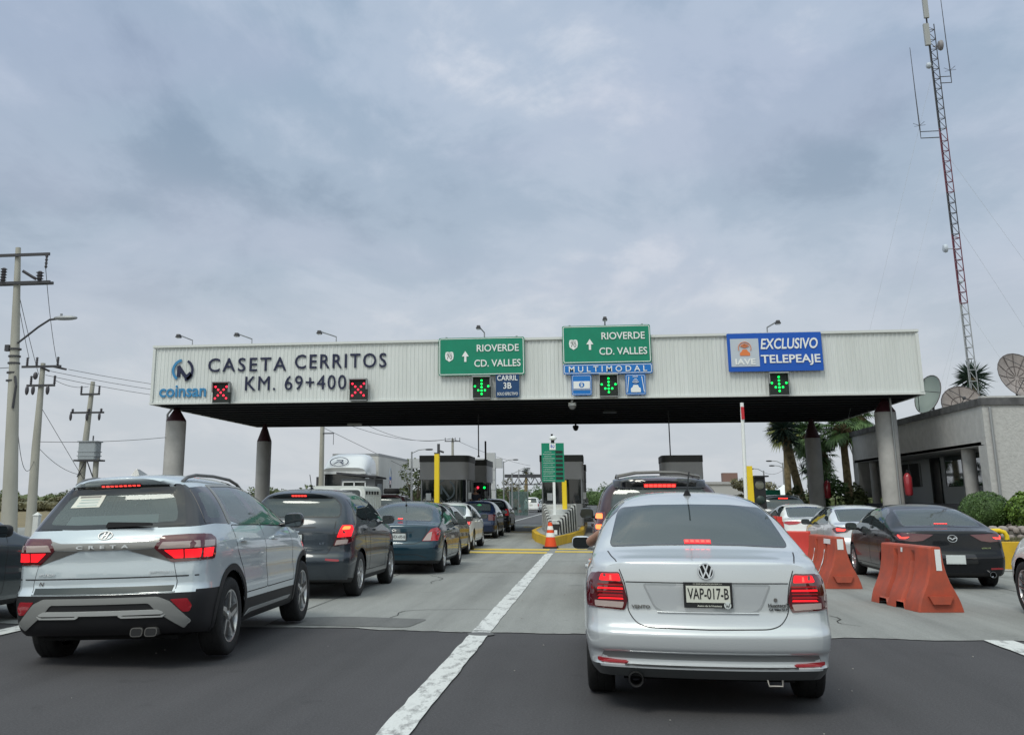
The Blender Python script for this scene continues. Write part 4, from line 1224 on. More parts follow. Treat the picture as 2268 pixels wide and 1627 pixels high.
    gen_car(dict(SEDAN, W=.88, spokes=9, rimstyle='twin', top=[(0, .985), (.06, 1.0), (.25, 1.02), (.45, 1.05), (.8, 1.17), (1.2, 1.31), (1.6, 1.40), (2.0, 1.44), (2.4, 1.44), (2.8, 1.39), (3.1, 1.28), (3.55, 1.05), (3.7, .99), (4.1, .90), (4.28, .80), (4.40, .66)]), 'black_sedan', 'glossy black sedan with round emblem, behind the orange barrier', 'car', (5.80, 18.45, 0), -.02, black, scale=(1.0, 1.0, .94), group=GP_R,
        tails=[('tail_light', LENS, [(.28, .925), (.50, .935), (.75, .945), (.83, .90), (.80, .82), (.60, .80), (.45, .82)], 0), ('lamp', LITB, [(.64, .885), (.70, .850), (.78, .850), (.80, .90), (.79, .92), (.76, .875), (.70, .880)], 1)],
        brake=(.11, 1.085, 1.10), plate=((0, .51), .30, .15, None, PLATEG, PLATEG), refl=[(.55, .37), (.76, .375), (.76, .345), (.55, .34)], mirrors=BLK, gear=GREAR, gside=GDARK, extra=mz)
    gen_car(dict(SEDAN, spokes=5), 'silver_white_sedan', 'pearl silver sedan with floating roof pillar, between black sedan and white sedan', 'car', (6.12, 24.6, 0), -.01, pearl, scale=(1.0, 1.0, .90), group=GP_R,
        tails=[('tail_light', LENS, [(.46, .90), (.76, .93), (.84, .88), (.80, .77), (.60, .80)], 0), ('lamp', LITB, [(.60, .87), (.78, .895), (.78, .83), (.64, .83)], 1)], brake=(.1, 1.08, 1.10), plate=((0, .75), .3, .15), mirrors=BLK, gside=GDARK)
    gen_car(dict(SEDAN, spokes=5), 'white_sedan', 'white sedan with swept dark red tail lights, in the right lane beyond the silver one', 'car', (5.98, 30.2, 0), .0, white, scale=(1.0, 1.0, .905), group=GP_R,
        tails=[('tail_light', LENSR, [(.38, .91), (.55, .945), (.76, .93), (.84, .88), (.72, .83), (.50, .85)], 0)], plate=((0, .72), .3, .15), mirrors=white, gside=GDARK)
    gen_car(HATCH, 'dark_suv', 'dark grey SUV with lit centre brake light, head of the right lane', 'car', (6.24, 36.4, 0), .0, slate, scale=(1.0, 1.0, .99), group=GP_R,
        tails=[('tail_light', LENSR, [(.70, 1.1), (.82, 1.1), (.84, .8), (.70, .8)], 0)], brake=(.16, 1.475, 1.51), rails=True, mirrors=slate, gear=GDARK)
    gen_car(dict(HATCH, L=4.5, wb=2.7, spokes=5, rimstyle='twin', rimdark=True, rim=.7), 'white_suv', 'white SUV cut off by the right edge of the photo', 'car', (6.27, 11.1, 0), .0, white, scale=(1.0, 1.0, 1.0), group=None, mirrors=white, lower=.34)
    gen_car(dict(HATCH, L=4.5, wb=2.62, spokes=5), 'grey_suv', 'petrol grey car cut off by the left edge of the photo', 'car', (-7.90, 9.15, 0), .0, petrol, scale=(1.0, 1.0, .97), mirrors=BLK)
    gen_car(VAN, 'white_minivan', 'white minivan driving off on the road beyond the booths', 'van', (-7.35, 119, 0), -.02, white, scale=(.95, 1.0, .95), tails=[('tail_light', LENSR, [(.80, 1.0), (.88, 1.0), (.88, .70), (.80, .70)], 0)], gear=GDARK, plate=((0, .85), .32, .16), seats=False)
    gen_car(HATCH, 'silver_hatchback', 'silver hatchback just right of the far white minivan', 'car', (-6.15, 127, 0), -.02, pearl, scale=.95, tails=[('tail_light', LENSR, [(.70, 1.1), (.82, 1.1), (.84, .8), (.70, .8)], 0)], seats=False, gear=GDARK)
    # wine coloured SUV with a tyre lashed on its roof, in the next lane to the left
    def tyre(c): pass
    gen_car(HATCH, 'maroon_suv', 'maroon SUV carrying a spare tyre, left of the teal sedan', 'car', (-8.45, 41.6, 0), .0, wine, scale=(1.0, 1.0, 1.02), mirrors=BLK, gear=GDARK, rails=True, tails=[('tail_light', LENSR, [(.70, 1.1), (.82, 1.1), (.84, .8), (.70, .8)], 0)])
# ------------------------------------------------------------------ setting materials
def ground_mat(name, base, dark, light, scale=.35, stain=.5, speck=.25, stretch=(1, .35, 1), rough=.9, bump=.25, cracks=0.0):
    m, t = new_mat(name)
    o = t.nodes.new('ShaderNodeOutputMaterial'); b = t.nodes.new('ShaderNodeBsdfPrincipled')
    b.inputs['Roughness'].default_value = rough
    tcn = t.nodes.new('ShaderNodeTexCoord')
    mp = t.nodes.new('ShaderNodeMapping'); mp.inputs['Scale'].default_value = stretch
    t.links.new(tcn.outputs['Object'], mp.inputs[0])
    def noise(sc, det, src, ro=.6):
        n = t.nodes.new('ShaderNodeTexNoise'); n.inputs['Scale'].default_value = sc; n.inputs['Detail'].default_value = det; n.inputs['Roughness'].default_value = ro
        t.links.new(src, n.inputs[0]); return n.outputs[0]
    def ramp(f, pts):
        r = t.nodes.new('ShaderNodeValToRGB'); e = r.color_ramp.elements
        while len(e) < len(pts): e.new(.5)
        for el, (p_, c_) in zip(e, pts): el.position = p_; el.color = (*c_, 1)
        t.links.new(f, r.inputs[0]); return r.outputs[0]
    def mix(f, a, c, mode='MIX'):
        n = t.nodes.new('ShaderNodeMix'); n.data_type = 'RGBA'; n.blend_type = mode
        if isinstance(f, float): n.inputs[0].default_value = f
        else: t.links.new(f, n.inputs[0])
        for i, v in ((6, a), (7, c)):
            if isinstance(v, tuple): n.inputs[i].default_value = (*v, 1)
            else: t.links.new(v, n.inputs[i])
        return n.outputs[2]
    big = noise(scale, 7, mp.outputs[0])
    c = ramp(big, [(.37, dark), (.50, base), (.63, light)])
    med = noise(scale * 7, 6, mp.outputs[0], .7)
    c = mix(stain, c, ramp(med, [(.36, tuple(k * .60 for k in base)), (.5, base), (.64, tuple(min(1, k * 1.3) for k in base))]))
    mp2 = t.nodes.new('ShaderNodeMapping'); mp2.inputs['Scale'].default_value = (1.5, .035, 1)
    t.links.new(tcn.outputs['Object'], mp2.inputs[0])
    trk = noise(1.0, 4, mp2.outputs[0], .55)
    c = mix(.5, c, ramp(trk, [(.38, tuple(k * .60 for k in base)), (.50, base), (.62, tuple(min(1, k * 1.30) for k in base))]))
    spot = noise(1.7, 3, tcn.outputs['Object'], .5)
    c = mix(ramp(spot, [(.665, (0, 0, 0)), (.72, (.55,) * 3)]), c, tuple(k * .45 for k in base))
    fine = noise(55, 3, tcn.outputs['Object'], .8)
    c = mix(speck, c, ramp(fine, [(.35, tuple(k * .35 for k in base)), (.55, base), (.75, tuple(min(1, k * 1.9) for k in base))]))
    if cracks:
        v = t.nodes.new('ShaderNodeTexVoronoi'); v.feature = 'DISTANCE_TO_EDGE'; v.inputs['Scale'].default_value = cracks
        wv = noise(1.3, 5, tcn.outputs['Object'])
        vm = t.nodes.new('ShaderNodeVectorMath'); vm.operation = 'ADD'
        cmbn = t.nodes.new('ShaderNodeCombineXYZ'); t.links.new(wv, cmbn.inputs[0]); t.links.new(med, cmbn.inputs[1])
        t.links.new(tcn.outputs['Object'], vm.inputs[0]); t.links.new(cmbn.outputs[0], vm.inputs[1])
        t.links.new(vm.outputs[0], v.inputs[0])
        c = mix(ramp(v.outputs[0], [(.0, (.55,) * 3), (.012, (0, 0, 0))]), c, tuple(k * .4 for k in base))
    t.links.new(c, b.inputs['Base Color'])
    bp = t.nodes.new('ShaderNodeBump'); bp.inputs['Strength'].default_value = bump; bp.inputs['Distance'].default_value = .01
    t.links.new(fine, bp.inputs['Height']); t.links.new(bp.outputs[0], b.inputs['Normal'])
    t.links.new(b.outputs[0], o.inputs[0])
    return m
def worn_paint(name, color, under, wear=.47):
    m, t = new_mat(name)
    o = t.nodes.new('ShaderNodeOutputMaterial'); b = t.nodes.new('ShaderNodeBsdfPrincipled'); b.inputs['Roughness'].default_value = .75
    tcn = t.nodes.new('ShaderNodeTexCoord'); mp = t.nodes.new('ShaderNodeMapping'); mp.inputs['Scale'].default_value = (3, 1, 1)
    t.links.new(tcn.outputs['Object'], mp.inputs[0])
    n = t.nodes.new('ShaderNodeTexNoise'); n.inputs['Scale'].default_value = 3.0; n.inputs['Detail'].default_value = 9; n.inputs['Roughness'].default_value = .75
    t.links.new(mp.outputs[0], n.inputs[0])
    r = t.nodes.new('ShaderNodeValToRGB'); e = r.color_ramp.elements
    e[0].position = wear - .09; e[0].color = (*under, 1); e[1].position = wear + .05; e[1].color = (*color, 1)
    k = e.new(wear + .25); k.color = (*[c * .8 for c in color], 1)
    t.links.new(n.outputs[0], r.inputs[0]); t.links.new(r.outputs[0], b.inputs['Base Color']); t.links.new(b.outputs[0], o.inputs[0])
    return m
ASPH = ground_mat('asphalt', (.060, .0575, .062), (.034, .033, .037), (.098, .094, .098), scale=.32, stain=.5, speck=.5, bump=.5)
CONC = ground_mat('concrete_road', (.245, .250, .240), (.14, .143, .138), (.315, .32, .305), scale=.28, stain=.5, speck=.3, stretch=(1.6, .22, 1), cracks=.0)
FARASPH = ground_mat('asphalt_far', (.085, .085, .09), (.065, .065, .07), (.11, .11, .115), scale=.2)
DRY = ground_mat('dry_grass', (.20, .16, .085), (.09, .10, .045), (.30, .24, .14), scale=.05, stain=.6, speck=.35, stretch=(1, 1, 1), bump=.6)
KTOP = ground_mat('kerb_concrete', (.30, .30, .29), (.2, .2, .19), (.38, .38, .37), scale=.6)
LWHITE = worn_paint('line_white', (.62, .63, .62), (.24, .24, .24), .46)
LYEL = worn_paint('line_yellow', (.66, .47, .07), (.30, .26, .14), .40)
YEL = pbr('yellow_paint', (.72, .44, .015), rough=.6, var=.3, vscale=2.5, col2=(.52, .32, .02))
YELP = pbr('yellow_post', (.78, .56, .02), rough=.45)
CONW = pbr('white_concrete', (.55, .56, .55), rough=.8, var=.2, vscale=3, bump=.2)
BLKP = pbr('black_paint', (.02, .02, .022), rough=.7)
FASC = pbr('fascia_sheet', (.665, .69, .685), rough=.45, var=.1, vscale=2.2, col2=(.585, .61, .60), stretch=(1, 1, .10), detail=8)
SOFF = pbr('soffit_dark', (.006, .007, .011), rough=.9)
TRIM = pbr('fascia_trim', (.62, .64, .63), rough=.4)
COLM = pbr('column_concrete', (.40, .39, .38), rough=.85, var=.14, vscale=1.5, bump=.15)
MAROON = pbr('maroon_steel', (.045, .010, .016), rough=.6)
NAVYP = pbr('navy_letters', (.010, .014, .05), rough=.5)
SKYB = pbr('logo_blue', (.04, .22, .44), rough=.5)
SGREEN = pbr('sign_green', (.0, .215, .125), rough=.45, var=.06, vscale=2)
SBLUE = pbr('sign_blue', (.004, .085, .45), rough=.45)
SNAVY = pbr('sign_navy', (.008, .05, .15), rough=.45)
SBLUE2 = pbr('sign_light_blue', (.006, .16, .52), rough=.45)
SWHITE = pbr('sign_white', (.78, .80, .80), rough=.5)
SGREY = pbr('sign_grey', (.48, .53, .60), rough=.5)
ORANGE = pbr('print_orange', (.70, .20, .06), rough=.5)
LEDR = pbr('led_red', (.5, .02, .02), emit=(1, .02, .05), estr=3.2)
LEDG = pbr('led_green', (.02, .5, .1), emit=(.0, 1.0, .10), estr=2.6)
LEDOFF = pbr('led_off', (.02, .035, .03), rough=.4)
LEDBACK = pbr('led_panel', (.010, .016, .014), rough=.6)
GALV = pbr('galvanised', (.34, .35, .36), rough=.5, metal=.6)
POLEC = pbr('pole_concrete', (.36, .35, .31), rough=.85, var=.15, vscale=1.2, stretch=(1, 1, .3))
POLED = pbr('pole_dark_steel', (.05, .05, .058), rough=.6)
CER = pbr('insulator', (.06, .055, .065), rough=.3)
WIREM = pbr('wire', (.07, .07, .075), rough=.6)
BOOTHG = pbr('booth_grey', (.38, .38, .39), rough=.55, var=.06, vscale=2)
BOOTHD = pbr('booth_cap', (.045, .046, .046), rough=.6)
BOOTHL = pbr('booth_base', (.42, .42, .42), rough=.6)
BGLASS = pbr('booth_glass', (.006, .010, .014), rough=.06, coat=.4)
STUC = pbr('stucco', (.47, .467, .46), rough=.95, var=.08, vscale=9, bump=.9, bscale=14)
STUCL = pbr('stucco_fascia', (.46, .455, .45), rough=.95, var=.1, vscale=3, bump=.5, bscale=30)
BASED = pbr('plinth_dark', (.030, .030, .038), rough=.8)
BARK = pbr('bark', (.16, .13, .10), rough=.95, var=.35, vscale=6, bump=.6, bscale=12)
BARKY = pbr('yucca_bark', (.20, .155, .085), rough=.95, var=.4, vscale=5, bump=.6, bscale=12)
def leafm(name, c, c2):
    return pbr(name, c, rough=.6, var=.5, vscale=2.2, col2=c2, detail=3)
LEAF_D = leafm('leaf_dark', (.080, .145, .035), (.038, .075, .02))
LEAF_M = leafm('leaf_mid', (.125, .155, .062), (.065, .085, .034))
LEAF_B = leafm('leaf_bright', (.15, .25, .035), (.07, .125, .018))
LEAF_DRY = leafm('leaf_dry', (.165, .150, .080), (.09, .09, .045))
PALM = leafm('palm_leaf', (.115, .20, .065), (.05, .10, .035))
YUC = leafm('yucca_leaf', (.050, .085, .055), (.020, .042, .032))
PALMY = leafm('palm_yellow', (.20, .21, .055), (.10, .12, .03))

def sheet(name, pts, z, mat, kind='structure', jag=None):
    mb = MB(); mb.add([(x, y, z) for x, y in pts], [tuple(range(len(pts)))])
    o = mb.build(name, mat, fix=False)
    if o.data.polygons[0].normal.z < 0: o.data.flip_normals()
    return tag(o, kind=kind)

def build_ground():
    sheet('ground', [(-900, -300), (900, -300), (900, 1500), (-900, 1500)], -.03, DRY)
    sheet('road', [(-40, -40), (40, -40), (40, 13), (-40, 13)], 0, ASPH)
    rnd = random.Random(3)
    edge = []
    x = -30.0
    while x < 26:
        edge.append((x, 12.02 + .018 * x * 0 + rnd.uniform(-.05, .05) + (.09 if rnd.random() < .12 else 0) + .05 * math.sin(x * 1.3)))
        x += rnd.uniform(.12, .5)
    sheet('plaza', edge + [(26, 62), (-30, 62)], .004, CONC)
    mb = MB()
    for i in range(len(edge) - 1):
        a, b = edge[i], edge[i + 1]
        wd = rnd.uniform(.015, .05)
        mb.quad((a[0], a[1] - wd, .008), (b[0], b[1] - wd, .008), (b[0], b[1] + .01, .008), (a[0], a[1] + .01, .008))
    tag(mb.build('joint', pbr('joint_light', (.30, .30, .29), rough=.9, var=.5, vscale=6), fix=False), kind='structure')
    sheet('far_road', [(-17, 60), (12, 60), (6, 130), (2, 300), (-40, 600), (-60, 600), (-22, 300), (-18, 130)], .001, FARASPH)
    # joints of the concrete
    mb = MB()
    for y in (21.5, 25.6, 34.0, 39.5, 46):
        mb.quad((-30, y, .008), (26, y, .008), (26, y + .03, .008), (-30, y + .03, .008))
    for x in (1.35, -3.9, 6.6):
        mb.quad((x, 12.2, .0079), (x + .02, 12.2, .0079), (x + .02, 60, .0079), (x, 60, .0079))
    tag(mb.build('joint', pbr('joint_dark', (.10, .10, .10), rough=.95, var=.4, vscale=2), fix=False), kind='structure')
    def line(x0, x1, y0, y1, m, z=.012, dx=0.0):
        n = max(2, int(abs(y1 - y0) / .25)); r2 = random.Random(int(x0 * 10 + y0 * 3))
        L_ = [(x0 + r2.uniform(-.008, .008) + dx * i / n, y0 + (y1 - y0) * i / n) for i in range(n + 1)]
        R_ = [(x1 + r2.uniform(-.008, .008) + dx * i / n, y0 + (y1 - y0) * i / n) for i in range(n + 1)]
        sheet('lane_line', L_ + R_[::-1], z, m)
    line(-1.42, -1.21, 2.0, 12.0, LWHITE); line(-1.42, -1.21, 12.05, 29.0, LWHITE)
    line(3.95, 4.25, 3.0, 12.0, LWHITE)
    line(-6.72, -6.45, 3.0, 11.9, LWHITE); line(-6.72, -6.45, 12.05, 40.0, LWHITE)
    line(-5.6, -5.45, 64, 180, LWHITE)
    for x0, x1, y0, y1 in ((-4.2, -1.40, 28.9, 29.75), (-4.2, -1.40, 30.6, 31.5), (-1.20, 2.8, 29.6, 30.3), (-1.20, 2.8, 31.2, 31.9), (-3.9, -1.9, 47.5, 48.2), (-3.9, -2.6, 56.0, 57.0)):
        sheet('rumble_stripe', [(x0, y0), (x1, y0), (x1, y1), (x0, y1)], .012, LYEL)
    # tyre-dark bands down the lanes
    # hairline cracks, a tar patch and a drain lid
    r4 = random.Random(21)
    for x, y, a, n_ in ((-2.6, 13.2, 1.2, 16), (3.0, 13.1, 2.2, 10), (-2.9, 18.5, 1.4, 16), (.2, 21.0, .2, 16)):
        L_, R_ = [], []
        for i in range(n_):
            w = .006 * (1 - abs(i / n_ - .5)) + .002
            L_.append((x - w * math.sin(a), y + w * math.cos(a))); R_.append((x + w * math.sin(a), y - w * math.cos(a)))
            st = r4.uniform(.08, .22); a += r4.uniform(-.55, .55); x += math.cos(a) * st; y += math.sin(a) * st
        mb = MB(); k = len(L_); mb.add([(*p, .009) for p in L_ + R_], [(i, i + 1, k + i + 1, k + i) for i in range(k - 1)])
        o = mb.build('crack', pbr('crack_dark', (.035, .034, .033), rough=1.0), fix=False)
        if o.data.polygons[0].normal.z < 0: o.data.flip_normals()
        tag(o, kind='structure')
    sheet('tar_patch', rpoly([(-3.9, 12.3), (-2.2, 12.25), (-2.1, 13.1), (-3.1, 13.25), (-3.95, 13.0)], .12), .0085, ground_mat('tar', (.13, .132, .13), (.10, .10, .10), (.17, .172, .17), scale=.8))
    mb = MB(); mb.lathe([(.001, .016), (.13, .016), (.15, .012)], n=20); tag(mb.build('drain_lid', pbr('lid', (.12, .12, .12), rough=.7), loc=(-1.30, 11.75, 0)), 'small round lid set in the white lane line at the asphalt edge', 'drain lid')
    # small loose chips on the asphalt
    mb = MB(); r3 = random.Random(11)
    for i in range(90):
        x, y = r3.uniform(-7, 6), r3.uniform(5, 24); s_ = r3.uniform(.004, .010)
        mb.add(*blob((x, y, s_ * .5 + .004), (s_, s_ * .8, s_ * .6), 2, 5, 3))
    tag(mb.build('gravel_chips', pbr('chip', (.33, .32, .30), rough=.9), smooth=50), 'small pale stone chips scattered over the road surface', 'gravel', kind='stuff')

def lane_signal(x, z, label, red):
    t = thing('lane_signal', label, 'traffic signal', (x, 42.70, z), 0, 'lane signals along the lower edge of the canopy')
    mb = MB(); mb.box((0, 0, 0), (.74, .26, .86)); mb.build('housing', LEDBACK, t)
    mb = MB(); mb.box((0, -.16, .44), (.76, .32, .05)); mb.box((-.37, -.14, .22), (.03, .24, .42)); mb.box((.37, -.14, .22), (.03, .24, .42))
    mb.build('visor', GALV, t)
    mb = MB(); mb.box((0, -.02, -.45), (.74, .3, .03)); mb.build('ledge', GALV, t)
    on = set()
    if red:
        pts = [(i * .105 - .21, j * .105 - .21) for i in range(5) for j in range(5)]
        on = [(k * .125, s_ * k * .125) for k in (-2, -1, 1, 2) for s_ in (1, -1)] + [(0, 0)]
    else:
        on = [(0, .28), (0, .14), (0, 0), (0, -.14), (0, -.28), (-.28, .04), (.28, .04), (-.14, -.13), (.14, -.13)]
    for px, pz in on:
        mb = MB(); mb.lathe([(.001, -.17), (.028, -.165), (.042, -.145), (.042, -.12)], n=12, axis='y')
        mb.build('led', LEDR if red else LEDG, t, loc=(px, 0, pz), smooth=60)
    mb = MB()
    for i in range(-2, 3):
        for j in range(-2, 3):
            if (i + j) % 2 == 0: mb.lathe([(.001, -.14), (.03, -.139)], c=(i * .13, 0, j * .14), n=8, axis='y')
    mb.build('led_grid', LEDOFF, t)
def panel(t, w, h, m, border=None, bw=.05, thick=.06, y=0.0, corner=.08, name='panel'):
    mb = MB(); mb.prism(rpoly([(-w / 2, -h / 2), (w / 2, -h / 2), (w / 2, h / 2), (-w / 2, h / 2)], corner), y, y + thick)
    p = mb.build(name, m, t)
    if border:
        o_ = rpoly([(-w / 2 + .03, -h / 2 + .03), (w / 2 - .03, -h / 2 + .03), (w / 2 - .03, h / 2 - .03), (-w / 2 + .03, h / 2 - .03)], corner)
        i_ = inset(o_, bw)
        mb = MB(); n = len(o_)
        mb.add([(a, y - .006, b) for a, b in o_] + [(a, y - .006, b) for a, b in i_], [(i, (i + 1) % n, n + (i + 1) % n, n + i) for i in range(n)])
        mb.build('border', border, p)
    return p
def shield(t, x, z, s_):
    pts = [(-.36, .42), (-.18, .48), (0, .42), (.18, .48), (.36, .42), (.42, .1), (.36, -.25), (0, -.5), (-.36, -.25), (-.42, .1)]
    mb = MB(); mb.prism([(x + a * s_, z + b * s_) for a, b in pts], -.02, -.005)
    o = mb.build('route_shield', SWHITE, t)
    fit_text('lettering', '70', s_ * .52, s_ * .42, INK, o, (x, -.024, z - .03 * s_), ext=.002)
    fit_text('lettering', 'MEXICO', s_ * .5, s_ * .1, INK, o, (x, -.024, z + .30 * s_), ext=.002)
def arrow_up(t, x, z, s_):
    pts = [(-.10, -.5), (.10, -.5), (.10, 0), (.32, 0), (0, .5), (-.32, 0), (-.10, 0)]
    mb = MB(); mb.prism([(x + a * s_, z + b * s_) for a, b in pts], -.02, -.004)
    mb.build('arrow', SWHITE, t)

def build_canopy():
    X0, X1, Y0, Y1, Z0, Z1 = -19.25, 12.95, 42.95, 57.6, 5.5, 8.0
    t = thing('toll_canopy', 'wide flat toll plaza canopy with pale ribbed fascia and dark underside', 'canopy', (0, 0, 0))
    def ribs(a0, a1, axis, pos, sgn, name):
        vs, fs = [], []
        n = int(abs(a1 - a0) / .17)
        prof = []
        for i in range(n):
            b = a0 + (a1 - a0) * i / n; w = (a1 - a0) / n
            prof += [(b, 0), (b + w * .36, 0), (b + w * .46, .022), (b + w * .80, .022), (b + w * .90, 0)]
        prof.append((a1, 0))
        for a, d in prof:
            for z in (Z0, Z1):
                vs.append((a, pos + sgn * d, z) if axis == 'x' else (pos + sgn * d, a, z))
        for i in range(len(prof) - 1): fs.append((2 * i, 2 * i + 2, 2 * i + 3, 2 * i + 1))
        mb = MB(); mb.add(vs, fs); return mb.build(name, FASC, t, fix=False)
    ribs(X0, X1, 'x', Y0, -1, 'fascia'); ribs(X0, X1, 'x', Y1, 1, 'fascia')
    ribs(Y0, Y1, 'y', X0, -1, 'fascia'); ribs(Y0, Y1, 'y', X1, 1, 'fascia')
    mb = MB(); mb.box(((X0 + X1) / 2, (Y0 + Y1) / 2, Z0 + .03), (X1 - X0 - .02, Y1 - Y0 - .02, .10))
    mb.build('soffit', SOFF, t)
    mb = MB()
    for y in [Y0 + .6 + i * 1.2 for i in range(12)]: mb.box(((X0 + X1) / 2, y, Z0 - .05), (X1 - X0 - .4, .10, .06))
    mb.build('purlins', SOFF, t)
    mb = MB(); mb.box(((X0 + X1) / 2, (Y0 + Y1) / 2, Z1 - .12), (X1 - X0 - .1, Y1 - Y0 - .1, .2)); mb.build('roof', GALV, t)
    mb = MB()
    for z, h_ in ((Z1 + .03, .10), (Z0 + .02, .08)):
        mb.box(((X0 + X1) / 2, Y0 - .05, z), (X1 - X0 + .16, .12, h_)); mb.box(((X0 + X1) / 2, Y1 + .05, z), (X1 - X0 + .16, .12, h_))
        mb.box((X0 - .05, (Y0 + Y1) / 2, z), (.12, Y1 - Y0 - .05, h_)); mb.box((X1 + .05, (Y0 + Y1) / 2, z), (.12, Y1 - Y0 - .05, h_))
    for x in (X0, X1): mb.box((x, Y0 - .045, (Z0 + Z1) / 2), (.12, .10, Z1 - Z0 - .16))
    mb.build('trim', TRIM, t)
    Yt = Y0 - .055
    fit_text('lettering', 'CASETA', 3.55, .60, NAVYP, t, (-14.95, Yt, 7.17), bold=.005, ext=.02, spacing=1.25)
    fit_text('lettering', 'CERRITOS', 4.05, .62, NAVYP, t, (-10.76, Yt, 7.25), bold=.005, ext=.02, spacing=1.2)
    fit_text('lettering', 'KM. 69+400', 4.5, .62, NAVYP, t, (-12.74, Yt, 6.34), bold=.0, ext=.02, spacing=1.15)
    fit_text('lettering', 'coinsan', 2.15, .52, SKYB, t, (-17.83, Yt, 6.05), bold=.018, ext=.02)
    lg = MB()
    def arc(mb, c, r0, r1, a0, a1, y, n=20):
        vs, fs = [], []
        for i in range(n + 1):
            a = R(a0 + (a1 - a0) * i / n)
            for r_ in (r0, r1):
                for yy in (y, y - .03): vs.append((c[0] + r_ * math.cos(a), yy, c[1] + r_ * math.sin(a)))
        for i in range(n):
            b = 4 * i
            fs += [(b, b + 2, b + 6, b + 4), (b + 1, b + 5, b + 7, b + 3), (b, b + 4, b + 5, b + 1), (b + 2, b + 3, b + 7, b + 6)]
        mb.add(vs, fs)
    arc(lg, (-17.88, 6.97), .39, .50, 100, 236, Yt); lg.build('logo_arc', SKYB, t)
    lg = MB(); arc(lg, (-17.88, 6.97), .39, .50, -75, 62, Yt); lg.build('logo_arc', NAVYP, t)
    strokes('logo_letter', [((-18.07, 6.72), (-18.07, 7.12)), ((-18.07, 7.12), (-17.68, 6.60))], .15, NAVYP, t, y=Yt, ext=.02)
    lg = MB(); lg.prism([(-17.76, 6.70), (-17.62, 6.50), (-17.40, 6.72), (-17.55, 6.90)], Yt - .03, Yt); lg.build('logo_letter', NAVYP, t)
    # hanging bits under the soffit
    for nm, lb, x, y in (('dome_camera', 'white dome camera hanging below the canopy front edge', -.88, 43.4), ('dome_camera', 'dark dome camera hanging at the canopy rear edge', -1.0, 57.2)):
        o = thing(nm, lb, 'camera', (x, y, Z0))
        mb = MB(); mb.tube([(0, 0, 0), (0, 0, -.12)], .05, 8); mb.lathe([(.02, -.10), (.16, -.13), (.17, -.25)], n=16); mb.build('bracket', SWHITE if 'white' in lb else BLK, o, smooth=50)
        mb = MB(); mb.lathe([(.15, -.25), (.13, -.34), (.07, -.40), (.001, -.42)], n=16); mb.build('dome', GLOSSBLK if 'dark' in lb else pbr('dome_grey', (.25, .25, .26), rough=.15), o, smooth=60)
    mb = MB(); mb.box((0, 0, 0), (.62, .62, .06)); mb.box((0, 0, .05), (.5, .5, .06))
    tag(mb.build('ceiling_panel', pbr('panel_grey', (.05, .055, .06), rough=.5), loc=(.75, 48.5, Z0 - .12)), 'grey square panel under the canopy ceiling near the middle lane', 'panel')
    mb = MB(); mb.box((0, 0, 0), (.75, .25, .10)); mb.box((0, 0, .07), (.6, .2, .05))
    tag(mb.build('ceiling_lamp', pbr('lamp_white', (.6, .6, .58), rough=.4), loc=(-12.8, 54.5, Z0 - .14)), 'pale lamp fitting under the canopy ceiling at left', 'lamp')
    # columns
    for x, y, r_, top, lb in ((-19.16 + .4, 44.6, .45, 4.85, 'round concrete column at the front left corner of the canopy, with a downpipe'), (11.9, 44.6, .42, 4.9, 'pale round column at the front right corner, beside the office'), (-17.98, 55, .40, 4.5, 'round concrete column at the rear left of the canopy'), (11.02, 55, .38, 4.45, 'grey round column at the rear right, in front of the palms')):
        c = thing('canopy_column', lb, 'column', (x, y, 0), 0, 'columns carrying the toll canopy')
        mb = MB(); mb.lathe([(r_, .95), (r_, top), (r_ * .96, top + .02)], n=32); mb.build('shaft', COLM, c, smooth=40)
        mb = MB(); mb.lathe([(r_ + .012, 0), (r_ + .012, .95)], n=32); mb.build('painted_base', BASED, c, smooth=40)
        mb = MB(); mb.lathe([(r_ * .98, top + .02), (r_ * .98, top + .06), (r_ * .16, Z0 - .0), (r_ * .16, Z0 + .05)], n=16); mb.build('steel_cone', MAROON, c, smooth=30)
        if y < 50:
            mb = MB()
            px = -r_ - .03 if x < 0 else r_ * .3
            py = .1 if x < 0 else -r_ - .04
            mb.tube([(px, py, .3), (px, py, top + .35), (px + (.25 if x < 0 else 0), py, Z0 + .0)], .055 if x < 0 else .04, 8)
            mb.build('downpipe', GALV, c, smooth=50)
    # fire extinguishers
    for x, y, z, lb in ((12.42, 44.25, 2.0, 'red fire extinguisher cabinet on the front right column'), (11.5, 54.8, 1.9, 'dark red fire extinguisher on the rear right column')):
        o = thing('fire_extinguisher', lb, 'fire extinguisher', (x, y, z))
        rm_ = pbr('extinguisher_red', (.33, .02, .03), rough=.35, coat=.5)
        mb = MB(); mb.lathe([(.10, -.42), (.15, -.36), (.16, .30), (.10, .42), (.04, .47)], n=18); mb.build('cylinder', rm_, o, smooth=50)
        mb = MB(); mb.tube([(0, 0, .46), (0, 0, .60)], .03, 8); mb.tube([(0, 0, .55), (.12, -.04, .5), (.13, -.05, .2)], .018, 6); mb.build('valve', BLK, o)
    # signals
    lane_signal(-15.96, 5.93, 'lane signal with red cross, under the KM lettering at far left', True)
    lane_signal(-9.88, 5.97, 'lane signal with red cross, right of the number 400', True)
    lane_signal(-4.60, 5.99, 'lane signal with green arrow beside the CARRIL 3B board', False)
    lane_signal(.65, 5.99, 'lane signal with green arrow under the MULTIMODAL board', False)
    lane_signal(7.42, 5.94, 'lane signal with green arrow under the EXCLUSIVO TELEPEAJE sign', False)
